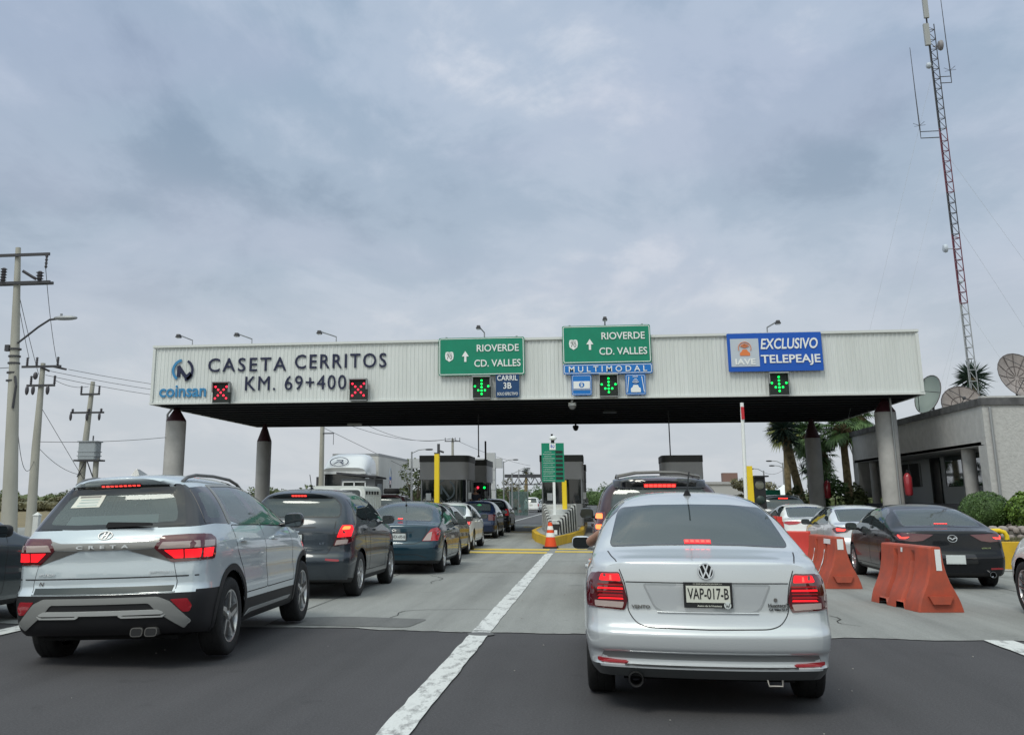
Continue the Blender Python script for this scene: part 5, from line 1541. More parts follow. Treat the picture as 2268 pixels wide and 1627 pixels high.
    # signs
    for x, z, w, h_, lb in ((-4.62, 7.315, 3.64, 1.60, 'green RIOVERDE CD. VALLES sign, the lower one left of centre'), (.62, 7.72, 3.64, 1.58, 'green RIOVERDE CD. VALLES sign rising above the canopy top')):
        s_ = thing('direction_sign', lb, 'road sign', (x, 42.74, z), 0, 'green direction signs on the canopy')
        panel(s_, w, h_, SGREEN, SWHITE, .028)
        fit_text('lettering', 'RIOVERDE', 1.78, .30, SWHITE, s_, (.70, -.02, .34), ext=.01, bold=.012)
        fit_text('lettering', 'CD. VALLES', 1.96, .30, SWHITE, s_, (.68, -.02, -.30), ext=.01, bold=.012)
        shield(s_, -1.36, 0, .44); arrow_up(s_, -.68, 0, .46)
        mb = MB()
        for px in (-1.5, 1.5): mb.box((px, .11, .0), (.08, .09, h_ + .10))
        mb.build('bracket', GALV, s_)
    s_ = thing('lane_board', 'long blue board lettered MULTIMODAL under the higher green sign', 'sign', (.64, 42.74, 6.69))
    panel(s_, 3.64, .42, SBLUE2, SWHITE, .022); fit_text('lettering', 'MULTIMODAL', 3.2, .24, SWHITE, s_, (0, -.02, 0), ext=.008, bold=.01, spacing=1.6)
    s_ = thing('toll_sign', 'large blue EXCLUSIVO TELEPEAJE sign with a pale logo square', 'sign', (7.37, 42.74, 7.26))
    panel(s_, 3.72, 1.56, SBLUE, corner=.04)
    fit_text('lettering', 'EXCLUSIVO', 2.25, .44, SWHITE, s_, (.58, -.02, .33), ext=.01, bold=.018, shear=.18)
    fit_text('lettering', 'TELEPEAJE', 2.32, .44, SWHITE, s_, (.60, -.02, -.34), ext=.01, bold=.018)
    mb = MB(); mb.prism([(-1.74, -.58), (-.62, -.58), (-.62, .56), (-1.74, .56)], -.02, -.005); q = mb.build('logo_square', SGREY, s_)
    fit_text('lettering', 'IAVE', .80, .24, SWHITE, q, (-1.18, -.03, -.38), ext=.004, bold=.03)
    mb = MB()
    for r_ in (.26,): arc(mb, (-1.18, .17), r_ - .02, r_, -25, 205, -.024)
    for r_ in (.19, .13, .07): arc(mb, (-1.18, .16), r_ - .035, r_, 25, 155, -.024)
    mb.build('logo_waves', ORANGE, q)
    mb = MB(); mb.prism(rpoly([(-1.38, -.14), (-.98, -.14), (-.98, -.02), (-1.05, .03), (-1.10, .12), (-1.26, .12), (-1.31, .03), (-1.38, -.02)], .02), -.035, -.022); mb.build('logo_car', ORANGE, q)
    s_ = thing('lane_board', 'navy CARRIL 3B SOLO EFECTIVO board below the left green sign', 'sign', (-3.53, 42.74, 6.06))
    panel(s_, .98, .96, SNAVY, corner=.01)
    fit_text('lettering', 'CARRIL', .86, .22, SWHITE, s_, (0, -.02, .32), ext=.006, bold=.012)
    fit_text('lettering', '3B', .34, .26, SWHITE, s_, (0, -.02, 0), ext=.006, bold=.012)
    fit_text('lettering', 'SOLO EFECTIVO', .86, .12, SWHITE, s_, (0, -.02, -.34), ext=.006, bold=.008)
    s_ = thing('pictogram_sign', 'small blue sign with a white banknote, left of the middle green arrow', 'sign', (-.45, 42.74, 6.04))
    panel(s_, .82, .84, SBLUE2, SWHITE, .012)
    mb = MB(); mb.prism([(-.34, -.15), (.34, -.15), (.34, .15), (-.34, .15)], -.02, -.004); q = mb.build('banknote', SWHITE, s_)
    mb = MB(); mb.lathe([(.001, -.028), (.11, -.026)], n=20, axis='y'); mb.build('coin', SBLUE2, q)
    fit_text('lettering', '$', .10, .17, SWHITE, q, (0, -.034, 0), ext=.003, bold=.02)
    mb = MB(); mb.prism([(-.36, -.20), (.36, -.20), (.36, -.18), (-.36, -.18)], -.02, -.004); mb.build('rule', SWHITE, s_)
    s_ = thing('pictogram_sign', 'small blue sign with a white car under radio waves, right of the middle arrow', 'sign', (1.75, 42.74, 6.03))
    panel(s_, .82, .84, SBLUE2, SWHITE, .012)
    mb = MB()
    strokes('pictogram_lines', [((-.26, .32), (-.34, -.30)), ((.26, .32), (.34, -.30)), ((-.10, .32), (.10, .32))], .028, SWHITE, s_, y=-.016, ext=.006)
    for r_ in (.10, .17, .24): arc(mb, (0, .30), r_ - .025, r_, 235, 305, -.012)
    mb.build('pictogram_waves', SWHITE, s_)
    mb = MB(); mb.prism(rpoly([(-.20, -.32), (.20, -.32), (.20, -.16), (.13, -.12), (.09, -.02), (-.09, -.02), (-.13, -.12), (-.20, -.16)], .02), -.022, -.008); mb.build('pictogram_car', SWHITE, s_)
    # floodlights on the canopy top
    fl = [(-17.72, -18.2, 1, .50, 'bent floodlight on the canopy top above the coinsan logo'), (-14.95, -15.5, 1, .50, 'bent floodlight on the canopy top above the word CASETA'), (-11.1, -11.75, 1, .52, 'bent floodlight on the canopy top above the word CERRITOS'), (-4.55, -4.75, 1, .58, 'short floodlight on the canopy top behind the left green sign'), (.60, .60, 0, .82, 'tall floodlight on the canopy top behind the higher green sign'), (7.25, 7.62, -1, .5, 'floodlight on the canopy top above the blue EXCLUSIVO sign')]
    for bx, hx, sg, h_, lb in fl:
        o = thing('floodlight', lb, 'floodlight', (bx, 43.4, Z1 + .06), 0, 'floodlights along the canopy top')
        mb = MB(); mb.box((0, 0, .02), (.4, .3, .05)); mb.tube([(0, 0, .02), (0, 0, h_ * .62), (hx - bx, -.35, h_)], .03, 6); mb.build('arm', GALV, o, smooth=50)
        mb = MB(); mb.box((hx - bx, -.45, h_ - .02), (.16, .24, .08), taper=.8); mb.box((hx - bx, -.46, h_ - .10), (.20, .25, .05)); mb.build('lamp_head', POLED, o)
        mb = MB(); mb.box((hx - bx, -.46, h_ - .14), (.16, .2, .02)); mb.build('lens', SWHITE, o)

def booth(x, y, w, d, h_, label, corner=.12, logo=False, base=1.25, glass_top=2.32, round_side=0):
    t = thing('toll_booth', label, 'toll booth', (x, y, 0), 0, 'toll booths under the canopy')
    def ring(m=0.0):
        pts = [(-w / 2 - m, -d / 2 - m), (w / 2 + m, -d / 2 - m), (w / 2 + m, d / 2 + m), (-w / 2 - m, d / 2 + m)]
        r_ = [corner] * 4
        if round_side > 0: r_ = [.08, .55, .08, .08]
        if round_side < 0: r_ = [.55, .08, .08, .08]
        return rpoly(pts, r_, 6)
    def ext(nm, z0, z1, m, mat):
        mb = MB(); mb.prism(ring(m), z0, z1, axis='z'); return mb.build(nm, mat, t, smooth=30)
    ext('base', .25, base, 0.0, BOOTHL)
    g = ext('window_band', base, glass_top, -.03, BGLASS)
    ext('fascia', glass_top, h_ - .30, .04, BOOTHG)
    ext('roof_cap', h_ - .30, h_, .06, BOOTHD)
    for px, py in [(-w / 2 + .05, -d / 2 + .05), (w / 2 - .05, -d / 2 + .05)] + [(w / 2, -d / 2 + .5 + k * d * .28) for k in range(3)]:
        mb = MB(); mb.box((px, py, (base + glass_top) / 2), (.06, .08, glass_top - base)); mb.build('mullion', GALV, g)
    mb = MB(); mb.box((w / 2 + .10, -d / 2 + .9, base + .02), (.26, .7, .05)); mb.build('counter', GALV, t)
    mb = MB(); mb.box((w / 2 + .06, -d / 2 + .35, base + .35), (.14, .10, .30)); mb.build('card_reader', SWHITE, t)
    mb = MB(); mb.box((-w / 2 + .38, -d / 2 - .01, base + .30), (.24, .02, .32)); mb.build('notice', SWHITE, g)
    mb = MB(); mb.box((w / 2 + .005, 0, 1.2), (.03, .85, 2.1)); mb.build('door', BLK, t)
    return t
def build_plaza():
    # islands
    def island(poly, h_, label):
        t = thing('kerb_island', label, 'kerb', (0, 0, 0), 0, 'yellow kerbed toll islands')
        mb = MB(); mb.prism(poly, -.01, h_, axis='z'); mb.build('kerb', YEL, t)
        mb = MB(); mb.prism(inset(poly, .16), h_ - .05, h_ + .012, axis='z'); mb.build('paving', KTOP, t)
    island([(-1.44, 32.7), (-.85, 37.0), (-.55, 41), (-.55, 60), (-2.52, 60), (-2.52, 41), (-2.15, 37.0)], .28, 'pointed yellow kerb island of the middle booth, behind the traffic cone')
    island([(-6.95, 39.5), (-6.2, 42.5), (-5.9, 45), (-5.9, 62), (-8.05, 62), (-8.05, 45), (-7.7, 42.5)], .28, 'yellow kerb island under the left grey booth')
    island([(3.9, 30.6), (4.6, 33.0), (4.85, 36), (4.85, 60), (3.0, 60), (3.0, 36), (3.2, 33.0)], .28, 'yellow kerb island under the right booth')
    t = booth(-6.95, 49.1, 2.2, 2.6, 3.42, 'grey toll booth with round logo on its dark glass front, at left', round_side=1)
    lg = MB()
    lm = pbr('etched', (.10, .13, .15), rough=.4)
    for a0, a1 in ((100, 240), (-80, 60)):
        vs, fs = [], []
        for i in range(17):
            a = R(a0 + (a1 - a0) * i / 16)
            for r_ in (.40, .47): vs.append((.05 + r_ * math.cos(a), -1.295, 1.86 + r_ * math.sin(a)))
        for i in range(16): fs.append((2 * i, 2 * i + 1, 2 * i + 3, 2 * i + 2))
        lg.add(vs, fs)
    lg.build('logo_arc', lm, t); strokes('logo_letter', [((-.12, 1.70), (-.12, 2.02)), ((-.12, 2.02), (.22, 1.55))], .09, lm, t, y=-1.29, ext=.006)
    fit_text('lettering', 'COINSAN', .9, .07, PLATEG, t, (-.42, -1.335, 1.335), ext=.003, spacing=1.8); fit_text('lettering', 'CARRIL 3B', .62, .07, PLATEG, t, (.50, -1.335, 1.335), ext=.003)
    for ty in (57.4,):
        booth(-6.45, ty, 1.25, 3.4, 3.5, 'second grey booth behind the left one', base=1.1)
    booth(-1.53, 48.9, 1.86, 2.6, 3.40, 'grey toll booth behind the green tariff board, in the middle')
    booth(-1.0, 56.0, .9, 2.4, 3.2, 'narrow dark booth behind the middle one', base=1.0)
    booth(3.86, 48.9, 1.68, 2.6, 3.36, 'grey booth on the right, its roof seen above the dark SUV', round_side=-1)
    # payment signal between the left booths
    o = thing('payment_signal', 'small box with a red and a green lamp beside the left booth', 'signal', (-5.62, 51.5, 0))
    mb = MB(); mb.box((0, 0, 1.05), (.08, .08, 1.6)); mb.box((0, 0, 2.0), (.62, .18, .34)); mb.build('housing', BLK, o)
    for px, m in ((-.16, LEDR), (.16, LEDG)):
        mb = MB(); mb.lathe([(.001, -.13), (.05, -.12), (.055, -.09)], n=12, axis='y'); mb.build('lamp', m, o, loc=(px, 0, 2.0))
    # crash cushion: striped fins stepping up from the nose
    t = thing('crash_cushion', 'stepped crash barrier of black and white striped fins on the island nose', 'barrier', (-1.43, 35.2, .28))
    n = 8
    for i in range(n):
        y = i * .78; hw = .20 + .068 * i; h_ = .42 + .082 * i
        for sg in (-1, 1):
            q = [(sg * (hw - .15), 0), (sg * hw, 0), (sg * (hw - .03), h_), (sg * (hw - .15), h_)]
            mb = MB(); mb.prism(rpoly(q, [0, 0, .05, .02], 4), y, y + .38); mb.build('fin', CONW, t)
            if i < n - 1:
                q = [(sg * (hw - .11), 0), (sg * (hw + .034), 0), (sg * (hw + .004), h_ + .03), (sg * (hw - .11), h_ + .03)]
                mb = MB(); mb.prism(rpoly(q, [0, 0, .05, .02], 4), y + .38, y + .78); mb.build('gap_band', BLKP, t)
        if i % 2 == 1 or i == 0:
            mb = MB(); mb.box((0, y + .2 + (.39 if i else 0), (h_ - .04) / 2), (2 * (hw - .15), 1.56 if i else .4, h_ - .04)); mb.build('slab', CONW, t)
    mb = MB(); mb.prism([(-.16, .0), (.16, .0), (.20, .36), (-.20, .36)], -.03, .0); mb.build('nose_plate', BLKP, t)  # flat black sheet stands in for the shaded opening of the nose
    mb = MB(); mb.box((.06, -.06, .1), (.10, .02, .14)); mb.build('delineator', SWHITE, t)
    # tariff board
    t = thing('tariff_board', 'green tariff board with a white logo and seven dark price windows', 'sign', (-1.50, 37.4, 0))
    k = 37.4 / 40
    mb = MB(); mb.prism([(-.40, 2.04), (.40, 2.04), (.40, 3.40), (-.40, 3.40)], 0, .08); p = mb.build('panel', SGREEN, t)
    mb = MB(); mb.box((.02, .04, 1.2), (.09, .07, 1.72)); mb.build('post', SWHITE, t)
    mb = MB(); mb.prism([(-.11, 3.16), (.11, 3.16), (.11, 3.39), (-.11, 3.39)], -.012, -.002); q = mb.build('logo_square', SWHITE, p)
    mb = MB()
    for a0, a1 in ((100, 240), (-80, 60)):
        vs, fs = [], []
        for i in range(13):
            a = R(a0 + (a1 - a0) * i / 12)
            for r_ in (.055, .072): vs.append((r_ * math.cos(a), -.015, 3.29 + r_ * math.sin(a)))
        for i in range(12): fs.append((2 * i, 2 * i + 1, 2 * i + 3, 2 * i + 2))
        mb.add(vs, fs)
    mb.build('logo_arc', SBLUE, q); strokes('logo_letter', [((-.03, 3.26), (-.03, 3.31)), ((-.03, 3.31), (.04, 3.24))], .018, SBLUE, q, y=-.016, ext=.002)
    names = ['AUTOS', 'MOTOS', 'AUTOBUSES 2-4', 'CAMION 2-4 EJES', 'CAMION 5-6', 'EJE LIGERO', 'EJE EXC. CARGA']
    for i, nm in enumerate(names):
        z = 3.085 - i * .152
        mb = MB(); mb.prism([(.10, z - .045), (.35, z - .045), (.35, z + .045), (.10, z + .045)], -.014, -.002); mb.build('price_window', LEDBACK, p)
        mb = MB(); mb.prism([(-.35, z - .082), (.07, z - .082), (.07, z - .072), (-.35, z - .072)], -.010, -.002); mb.build('rule', SWHITE, p)
        fit_text('lettering', nm, .05 * min(7, len(nm)), .034, PLATEG, p, (-.17, -.010, z), ext=.001)
    o = thing('beacon', 'white lamp on a dark bracket above the green tariff board', 'lamp', (-1.48, 37.44, 3.40))
    mb = MB(); mb.tube([(0, 0, 0), (0, 0, .10)], .05, 8); mb.build('bracket', BLK, o)
    mb = MB(); mb.lathe([(.06, .10), (.13, .14), (.13, .20), (.07, .25), (.001, .26)], n=16); mb.build('cap', SWHITE, o, smooth=40)
    # posts
    for x, y, z0, z1, r_, m, lb in ((-6.30, 41.4, .28, 3.22, .10, YELP, 'tall yellow post in front of the left booth'), (-1.20, 40.2, .28, 2.15, .09, YELP, 'yellow post behind the green tariff board'), (-8.05, 68, 0, 2.35, .09, YELP, 'far yellow post left of the white cross frame')):
        o = thing('bollard_post', lb, 'post', (x, y, 0), 0, 'yellow posts of the toll plaza')
        mb = MB(); mb.box((0, 0, (z0 + z1) / 2), (2 * r_, 2 * r_, z1 - z0), bev=.02); mb.build('post', m, o)
        mb = MB(); mb.box((0, 0, z1 + .02), (2 * r_ + .02, 2 * r_ + .02, .04)); mb.build('cap', POLED, o)
        if z1 > 3:
            mb = MB(); mb.box((.04, .14, z1 + .10), (.10, .10, .6)); mb.tube([(.08, .1, z1 + .12), (.26, .06, z1 + .06)], .04, 6); mb.build('camera_arm', POLED, o)
    for x, y, z0, z1, r_, lb in ((-5.52, 49.5, 3.4, 5.45, .028, 'thin dark mast on the left booth roof'), (-5.95, 56.8, 3.5, 4.55, .05, 'short dark mast on the second left booth'), (-2.0, 49.4, 3.38, 4.45, .05, 'dark mast on the middle booth roof'), (3.45, 49.0, 3.34, 5.45, .026, 'thin dark mast on the right booth roof')):
        mb = MB(); mb.tube([(0, 0, z0), (0, 0, z1)], r_, 8); mb.lathe([(r_ * 2.2, z0), (r_ * 2.2, z0 + .05), (r_, z0 + .07)], n=10)
        tag(mb.build('roof_mast', POLED, loc=(x, y, 0)), lb, 'mast', 'masts on the booth roofs')
    # barrier gate on the right
    o = thing('barrier_gate', 'raised white barrier arm with a red reflector on a yellow post', 'barrier gate', (4.62, 33.0, 0))
    mb = MB(); mb.box((.03, 0, 1.36), (.20, .22, 2.14)); mb.build('cabinet', YELP, o)
    mb = MB(); mb.tube([(-.12, -.10, 1.3), (-.05, -.12, 4.35)], .055, 8); a = mb.build('arm', SWHITE, o, smooth=50)
    mb = MB(); mb.box((-.056, -.19, 4.03), (.09, .03, .38)); mb.build('red_band', pbr('red_tape', (.5, .02, .03), rough=.4), a)
    o = thing('exit_signal', 'black two lamp signal head beside the yellow gate post', 'signal', (4.93, 33.0, 0))
    mb = MB(); mb.box((0, 0, 1.62), (.34, .26, .95)); mb.box((0, 0, .7), (.1, .1, 1.0)); mb.box((.05, -.1, 2.12), (.42, .42, .04)); mb.build('housing', BLK, o)
    for z, m in ((1.86, pbr('lamp_dull', (.16, .16, .13), rough=.3)), (1.42, LEDOFF)):
        mb = MB(); mb.lathe([(.001, -.17), (.11, -.16), (.135, -.13)], n=20, axis='y'); mb.build('lens', m, o, loc=(0, 0, z), smooth=50)
    # cone
    o = thing('traffic_cone', 'orange traffic cone with two white bands at the island nose', 'traffic cone', (-1.42, 32.2, .012))
    om = pbr('cone_orange', (.75, .075, .012), rough=.5)
    mb = MB(); mb.box((0, 0, .02), (.46, .46, .04), bev=.05); mb.build('foot', BLK, o)
    mb = MB(); mb.lathe([(.185, .04), (.055, .74), (.04, .75), (.001, .75)], n=24); b = mb.build('cone', om, o, smooth=40)
    for z0, z1 in ((.32, .44), (.53, .64)):
        mb = MB(); rr = lambda z: .185 + (.055 - .185) * (z - .04) / .70 + .004
        mb.lathe([(rr(z0), z0), (rr(z1), z1)], n=24, cap=False); mb.build('band', SWHITE, b, smooth=60)
# ------------------------------------------------------------------ plants
def leaf_cloud(mb, c, r, n, size, rnd, clumps=14, droop=.0, flat=.75):
    cs = []
    for i in range(clumps):
        while True:
            p = Vector((rnd.uniform(-1, 1), rnd.uniform(-1, 1), rnd.uniform(-1, 1)))
            if .25 < p.length < 1: break
        p = p.normalized() * (p.length ** .45) * .82
        cs.append((Vector((p.x * r[0], p.y * r[1], p.z * r[2])), rnd.uniform(.28, .55)))
    for i in range(n):
        b, k = rnd.choice(cs)
        while True:
            q = Vector((rnd.uniform(-1, 1), rnd.uniform(-1, 1), rnd.uniform(-1, 1)))
            if q.length < 1: break
        q = q.normalized() * q.length ** .5
        p = Vector(c) + b + Vector((q.x * r[0] * k, q.y * r[1] * k, q.z * r[2] * k * flat))
        s_ = size * rnd.uniform(.6, 1.4)
        u = Vector((rnd.gauss(0, 1), rnd.gauss(0, 1), rnd.gauss(0, .6) - droop)).normalized()
        v = u.orthogonal().normalized()
        v = (Matrix.Rotation(rnd.uniform(0, 6.28), 3, u) @ v)
        mb.add([p - u * s_, p + v * s_ * .42, p + u * s_, p - v * s_ * .42], [(0, 1, 2, 3)])
def tree(name, label, x, y, h, r, leaf, trunk_h=.35, n=900, size=.16, group=None, seed=1, z0=0.0, spread=1.0):
    rnd = random.Random(seed)
    t = thing(name, label, 'tree', (x, y, z0), 0, group)
    mb = MB()
    th = h * trunk_h
    lean = (rnd.uniform(-.12, .12) * h, rnd.uniform(-.1, .1) * h)
    mb.tube([(0, 0, -.05), (lean[0] * .3, lean[1] * .3, th * .6), (lean[0] * .6, lean[1] * .6, th)], [.035 * h + .03, .028 * h, .022 * h], 8)
    for k in range(5):
        a = k * 1.256 + rnd.uniform(-.4, .4)
        e = (lean[0] + math.cos(a) * r * .7, lean[1] + math.sin(a) * r * .7, th + (h - th) * rnd.uniform(.35, .8))
        mb.tube([(lean[0] * .6, lean[1] * .6, th * .9), ((lean[0] * .6 + e[0]) / 2, (lean[1] * .6 + e[1]) / 2, th + (e[2] - th) * .6), e], [.02 * h, .012 * h, .004 * h], 6)
    mb.build('trunk', BARK, t, smooth=60)
    mb = MB()
    leaf_cloud(mb, (lean[0], lean[1], (h + th * .8) / 2), (r, r, (h - th * .8) / 2), n, size, rnd)
    mb.build('crown', leaf, t, fix=False)
    return t
def blades(mb, c, n, length, width, rnd, up=.2, spread=1.0, droop=.25, lo=-.5):
    for i in range(n):
        a = rnd.uniform(0, 6.283)
        el = rnd.uniform(lo, 1.35)
        d = Vector((math.cos(a) * math.cos(el), math.sin(a) * math.cos(el), math.sin(el)))
        L_ = length * rnd.uniform(.75, 1.1)
        s_ = d.cross(Vector((0, 0, 1)))
        s_ = s_.normalized() * width if s_.length > 1e-3 else Vector((width, 0, 0))
        p0 = Vector(c) + d * .05; p1 = p0 + d * L_ * .55; p2 = p0 + d * L_ - Vector((0, 0, droop * L_ * math.cos(el)))
        mb.add([p0 - s_ * .6, p0 + s_ * .6, p1 + s_, p2, p1 - s_], [(0, 1, 2, 3, 4)])
def fan(mb, p, d, size, rnd, n=17):
    """fan palm leaf: a disc of split blades"""
    d = d.normalized(); u = d.cross(Vector((0, 0, 1)))
    u = u.normalized() if u.length > 1e-3 else Vector((1, 0, 0))
    for i in range(n):
        a = R(-105 + 210 * i / (n - 1)) + rnd.uniform(-.05, .05)
        q = (d * math.cos(a) + u * math.sin(a)).normalized()
        L_ = size * (1 - .25 * abs(a) / 1.9) * rnd.uniform(.85, 1.1)
        w = q.cross(d.cross(u)).normalized() * size * .05
        p1 = p + q * L_ * .6; p2 = p + q * L_ - Vector((0, 0, .28 * L_))
        mb.add([p, p1 + w, p2, p1 - w], [(0, 1, 2, 3)])
def palm(label, x, y, h, crown, leaf, seed, lean=0.0, dead=True, tr=.16, z0=0.0):
    rnd = random.Random(seed)
    t = thing('fan_palm', label, 'palm tree', (x, y, z0), 0, 'fan palms and yuccas beside the office')
    mb = MB()
    n = 14
    mb.tube([(lean * (i / n) ** 1.5, 0, h * i / n) for i in range(n + 1)], [tr * (1.15 - .35 * i / n) * (1 + .05 * (i % 2)) for i in range(n + 1)], 10)
    mb.build('trunk', BARKY, t, smooth=40)
    mb = MB(); top = Vector((lean, 0, h))
    for i in range(44):
        a = rnd.uniform(0, 6.283); el = rnd.uniform(-.95, 1.2)
        d = Vector((math.cos(a) * math.cos(el), math.sin(a) * math.cos(el), math.sin(el)))
        p = top + d * crown * rnd.uniform(.35, .55)
        w = d.cross(Vector((0, 0, 1))).normalized() * .02
        mb.add([top - w, top + w, p + w, p - w], [(0, 1, 2, 3)])
        fan(mb, p, d + Vector((0, 0, -.15)), crown * rnd.uniform(.5, .68), rnd)
    mb.build('crown', leaf, t, fix=False)
    if dead:
        mb = MB()
        blades(mb, (lean * .9, 0, h - .15), 60, crown * .55, .05, rnd, lo=-1.5, droop=.9)
        mb.build('dead_fronds', BARKY, t, fix=False)
    return t
def yucca(label, pts, r_, crowns, seed, z0=0.0, loc=(0, 0, 0)):
    rnd = random.Random(seed)
    t = thing('yucca', label, 'yucca', (*loc[:2], z0), 0, 'fan palms and yuccas beside the office')
    mb = MB(); mb.tube(pts, r_, 10); mb.build('trunk', BARKY, t, smooth=40)
    for c, L_, n in crowns:
        mb = MB(); blades(mb, c, n, L_, L_ * .045, rnd, droop=.12, lo=-.9); mb.build('crown', YUC, t, fix=False)
    return t
def build_right():
    # office building
    t = thing('office_building', 'low grey stuccoed office with a recessed porch and flat dark edged roof, at right', 'building', (0, 0, 0))
    x0, x1, y0, y1, zt = 14.0, 34.0, 39.83, 59.7, 4.80
    mb = MB()
    mb.prism([(x0, 3.35), (x0 + .5, 3.35), (x0 + .5, zt), (x0, zt)], y0 + .25, y1, axis='y'); mb.build('fascia', STUCL, t)
    mb = MB(); mb.box(((x0 + x1) / 2, y0 + .12, (zt + .6) / 2 + .3), (x1 - x0, .26, zt - .6)); mb.build('front_wall', STUC, t)
    mb = MB(); mb.box((x0 + .55, 40.35, 2.45), (1.1, .55, 1.85)); mb.build('wall', STUCL, t)
    mb = MB(); mb.box((x0 + 1.05, 59.2, 2.45), (2.1, 1.0, 1.85)); mb.build('end_wall', STUCL, t)
    mb = MB()
    mb.box((16.2, 49.8, 2.3), (.3, 19.0, 2.2)); mb.build('porch_wall', pbr('porch_wall', (.42, .44, .45), rough=.9), t)
    mb = MB(); mb.box((15.2, 49.8, 3.42), (2.4, 19, .12)); mb.build('porch_ceiling', STUCL, t)
    mb = MB(); mb.box((x0 + 1.1, 49.9, .62), (2.3, 19.9, 1.24)); mb.box(((x0 + x1) / 2, y0 + .10, .62), (x1 - x0 + .06, .36, 1.24)); mb.build('plinth', BASED, t)
    mb = MB(); mb.box(((x0 + x1) / 2, y0 - .02 + .2, zt + .10), (x1 - x0 + .1, .52, .26)); mb.box((x0 + .2, (y0 + y1) / 2 + .2, zt + .10), (.52, y1 - y0 - .32, .26)); mb.build('roof_edge', pbr('roof_edge', (.10, .10, .105), rough=.9, var=.4, vscale=2), t)
    mb = MB(); mb.box(((x0 + x1) / 2, (y0 + y1) / 2, zt - .02), (x1 - x0 - .3, y1 - y0 - .3, .12)); mb.build('roof', KTOP, t)
    for y, r_ in ((57.3, .20), (43.1, .25), (52.6, .2)):
        if y == 52.6: continue
        mb = MB(); mb.lathe([(r_, 1.2), (r_, 3.4)], n=20); mb.build('porch_column', COLM, t, smooth=40, loc=(14.45, y, 0))
    for ya, yb, za, zb_, m in ((46.2, 51.0, 2.0, 3.36, pbr('window_sky', (.02, .045, .045), rough=.04, spec=1.0, coat=1.0)), (54.8, 58.3, 2.05, 3.2, BGLASS)):
        mb = MB(); mb.box((16.03, (ya + yb) / 2, (za + zb_) / 2), (.05, yb - ya, zb_ - za)); w = mb.build('window', m, t)
        for yy in (ya, (ya + yb) / 2, yb):
            mb = MB(); mb.box((16.0, yy, (za + zb_) / 2), (.05, .07, zb_ - za)); mb.build('window_bar', GALV, w)
    mb = MB(); mb.box((16.02, 52.4, 2.3), (.08, 1.4, 2.1)); mb.build('door', BGLASS, t)
    mb = MB(); mb.tube([(14.25, y0 - .06, 4.7), (14.25, y0 - .06, 1.3)], .05, 8); mb.build('downpipe', GALV, t, smooth=50)
    # dishes on the roof
    def dish(label, x, y, z, r_, face, mat, back=True, ribs=0):
        o = thing('satellite_dish', label, 'satellite dish', (x, y, z), 0, 'satellite dishes on the office roof')
        f = Vector(face).normalized(); q = f.to_track_quat('Z', 'Y').to_matrix()
        mb = MB(); vs, fs = [], []; nr, na = 6, 32
        for i in range(nr + 1):
            rr = r_ * i / nr
            for k in range(na):
                a = 6.2832 * k / na; vs.append(q @ Vector((rr * math.cos(a), rr * math.sin(a), .28 * rr * rr / r_)))
        for i in range(nr):
            for k in range(na): fs.append((i * na + k, i * na + (k + 1) % na, (i + 1) * na + (k + 1) % na, (i + 1) * na + k))
        mb.add(vs, fs); d = mb.build('reflector', mat, o, smooth=60, fix=False)
        mb = MB()
        for k in range(ribs):
            a = 6.2832 * k / ribs
            mb.tube([q @ Vector((rr * math.cos(a), rr * math.sin(a), .28 * rr * rr / r_ + .0)) for rr in (0.1 * r_, .5 * r_, r_)], .016, 5)
        for rr in (.5 * r_, r_) if ribs else (r_,):
            mb.tube([q @ Vector((rr * math.cos(6.2832 * k / 24), rr * math.sin(6.2832 * k / 24), .28 * rr * rr / r_)) for k in range(25)], .018, 5)
        mb.build('ribs', pbr('dish_rib', (.12, .10, .10), rough=.7), d)
        mb = MB()
        c0 = q @ Vector((0, 0, -.05)); mb.tube([c0, (c0.x * .5, c0.y * .5 + .2, -r_ * .9), (0, .2, -r_ - .35)], .05, 8)
        fp = q @ Vector((0, 0, r_ * .85))
        for k in range(3):
            a = 6.2832 * k / 3; mb.tube([q @ Vector((r_ * .95 * math.cos(a), r_ * .95 * math.sin(a), .26 * r_)), fp], .015, 5)
        mb.add(*blob(fp, (.07, .07, .07))); mb.build('mount', POLED, o)
    dg = pbr('dish_green', (.34, .40, .38), rough=.5); dp = pbr('dish_mesh', (.30, .265, .255), rough=.7, var=.15, vscale=3)
    dish('grey green dish standing edge on at the left end of the office roof', 14.45, 46.6, 5.75, .85, (-.86, -.30, .28), dg)
    dish('brownish ribbed dish half hidden behind the roof edge', 15.55, 46.5, 5.30, .82, (-.1, -.8, .35), dp, ribs=8)
    dish('largest dish, brown mesh, cut by the right edge of the photo', 17.7, 46, 6.4, 1.0, (.25, -.85, .30), dp, ribs=12)
    mb = MB(); mb.box((0, 0, 0), (1.1, .6, .55)); mb.box((0, 0, .30), (1.16, .66, .05)); tag(mb.build('roof_unit', pbr('unit_grey', (.40, .40, .40), rough=.6), loc=(16.8, 45.2, 5.05)), 'pale box unit on the office roof below the largest dish', 'roof unit')
    # radio mast
    t = thing('radio_mast', 'tall guyed lattice radio mast, red and grey, rising behind the office', 'radio mast', (16.62, 48, 0))
    bands = [(0, 10.0, GALV), (10.0, 13.2, pbr('mast_red', (.14, .03, .05), rough=.6)), (13.2, 15.2, POLED), (15.2, 18.3, MATS['mast_red']), (18.3, 23.6, POLED)]
    a_ = .165
    legs = [(-a_, -.1), (a_, -.1), (0, .22)]
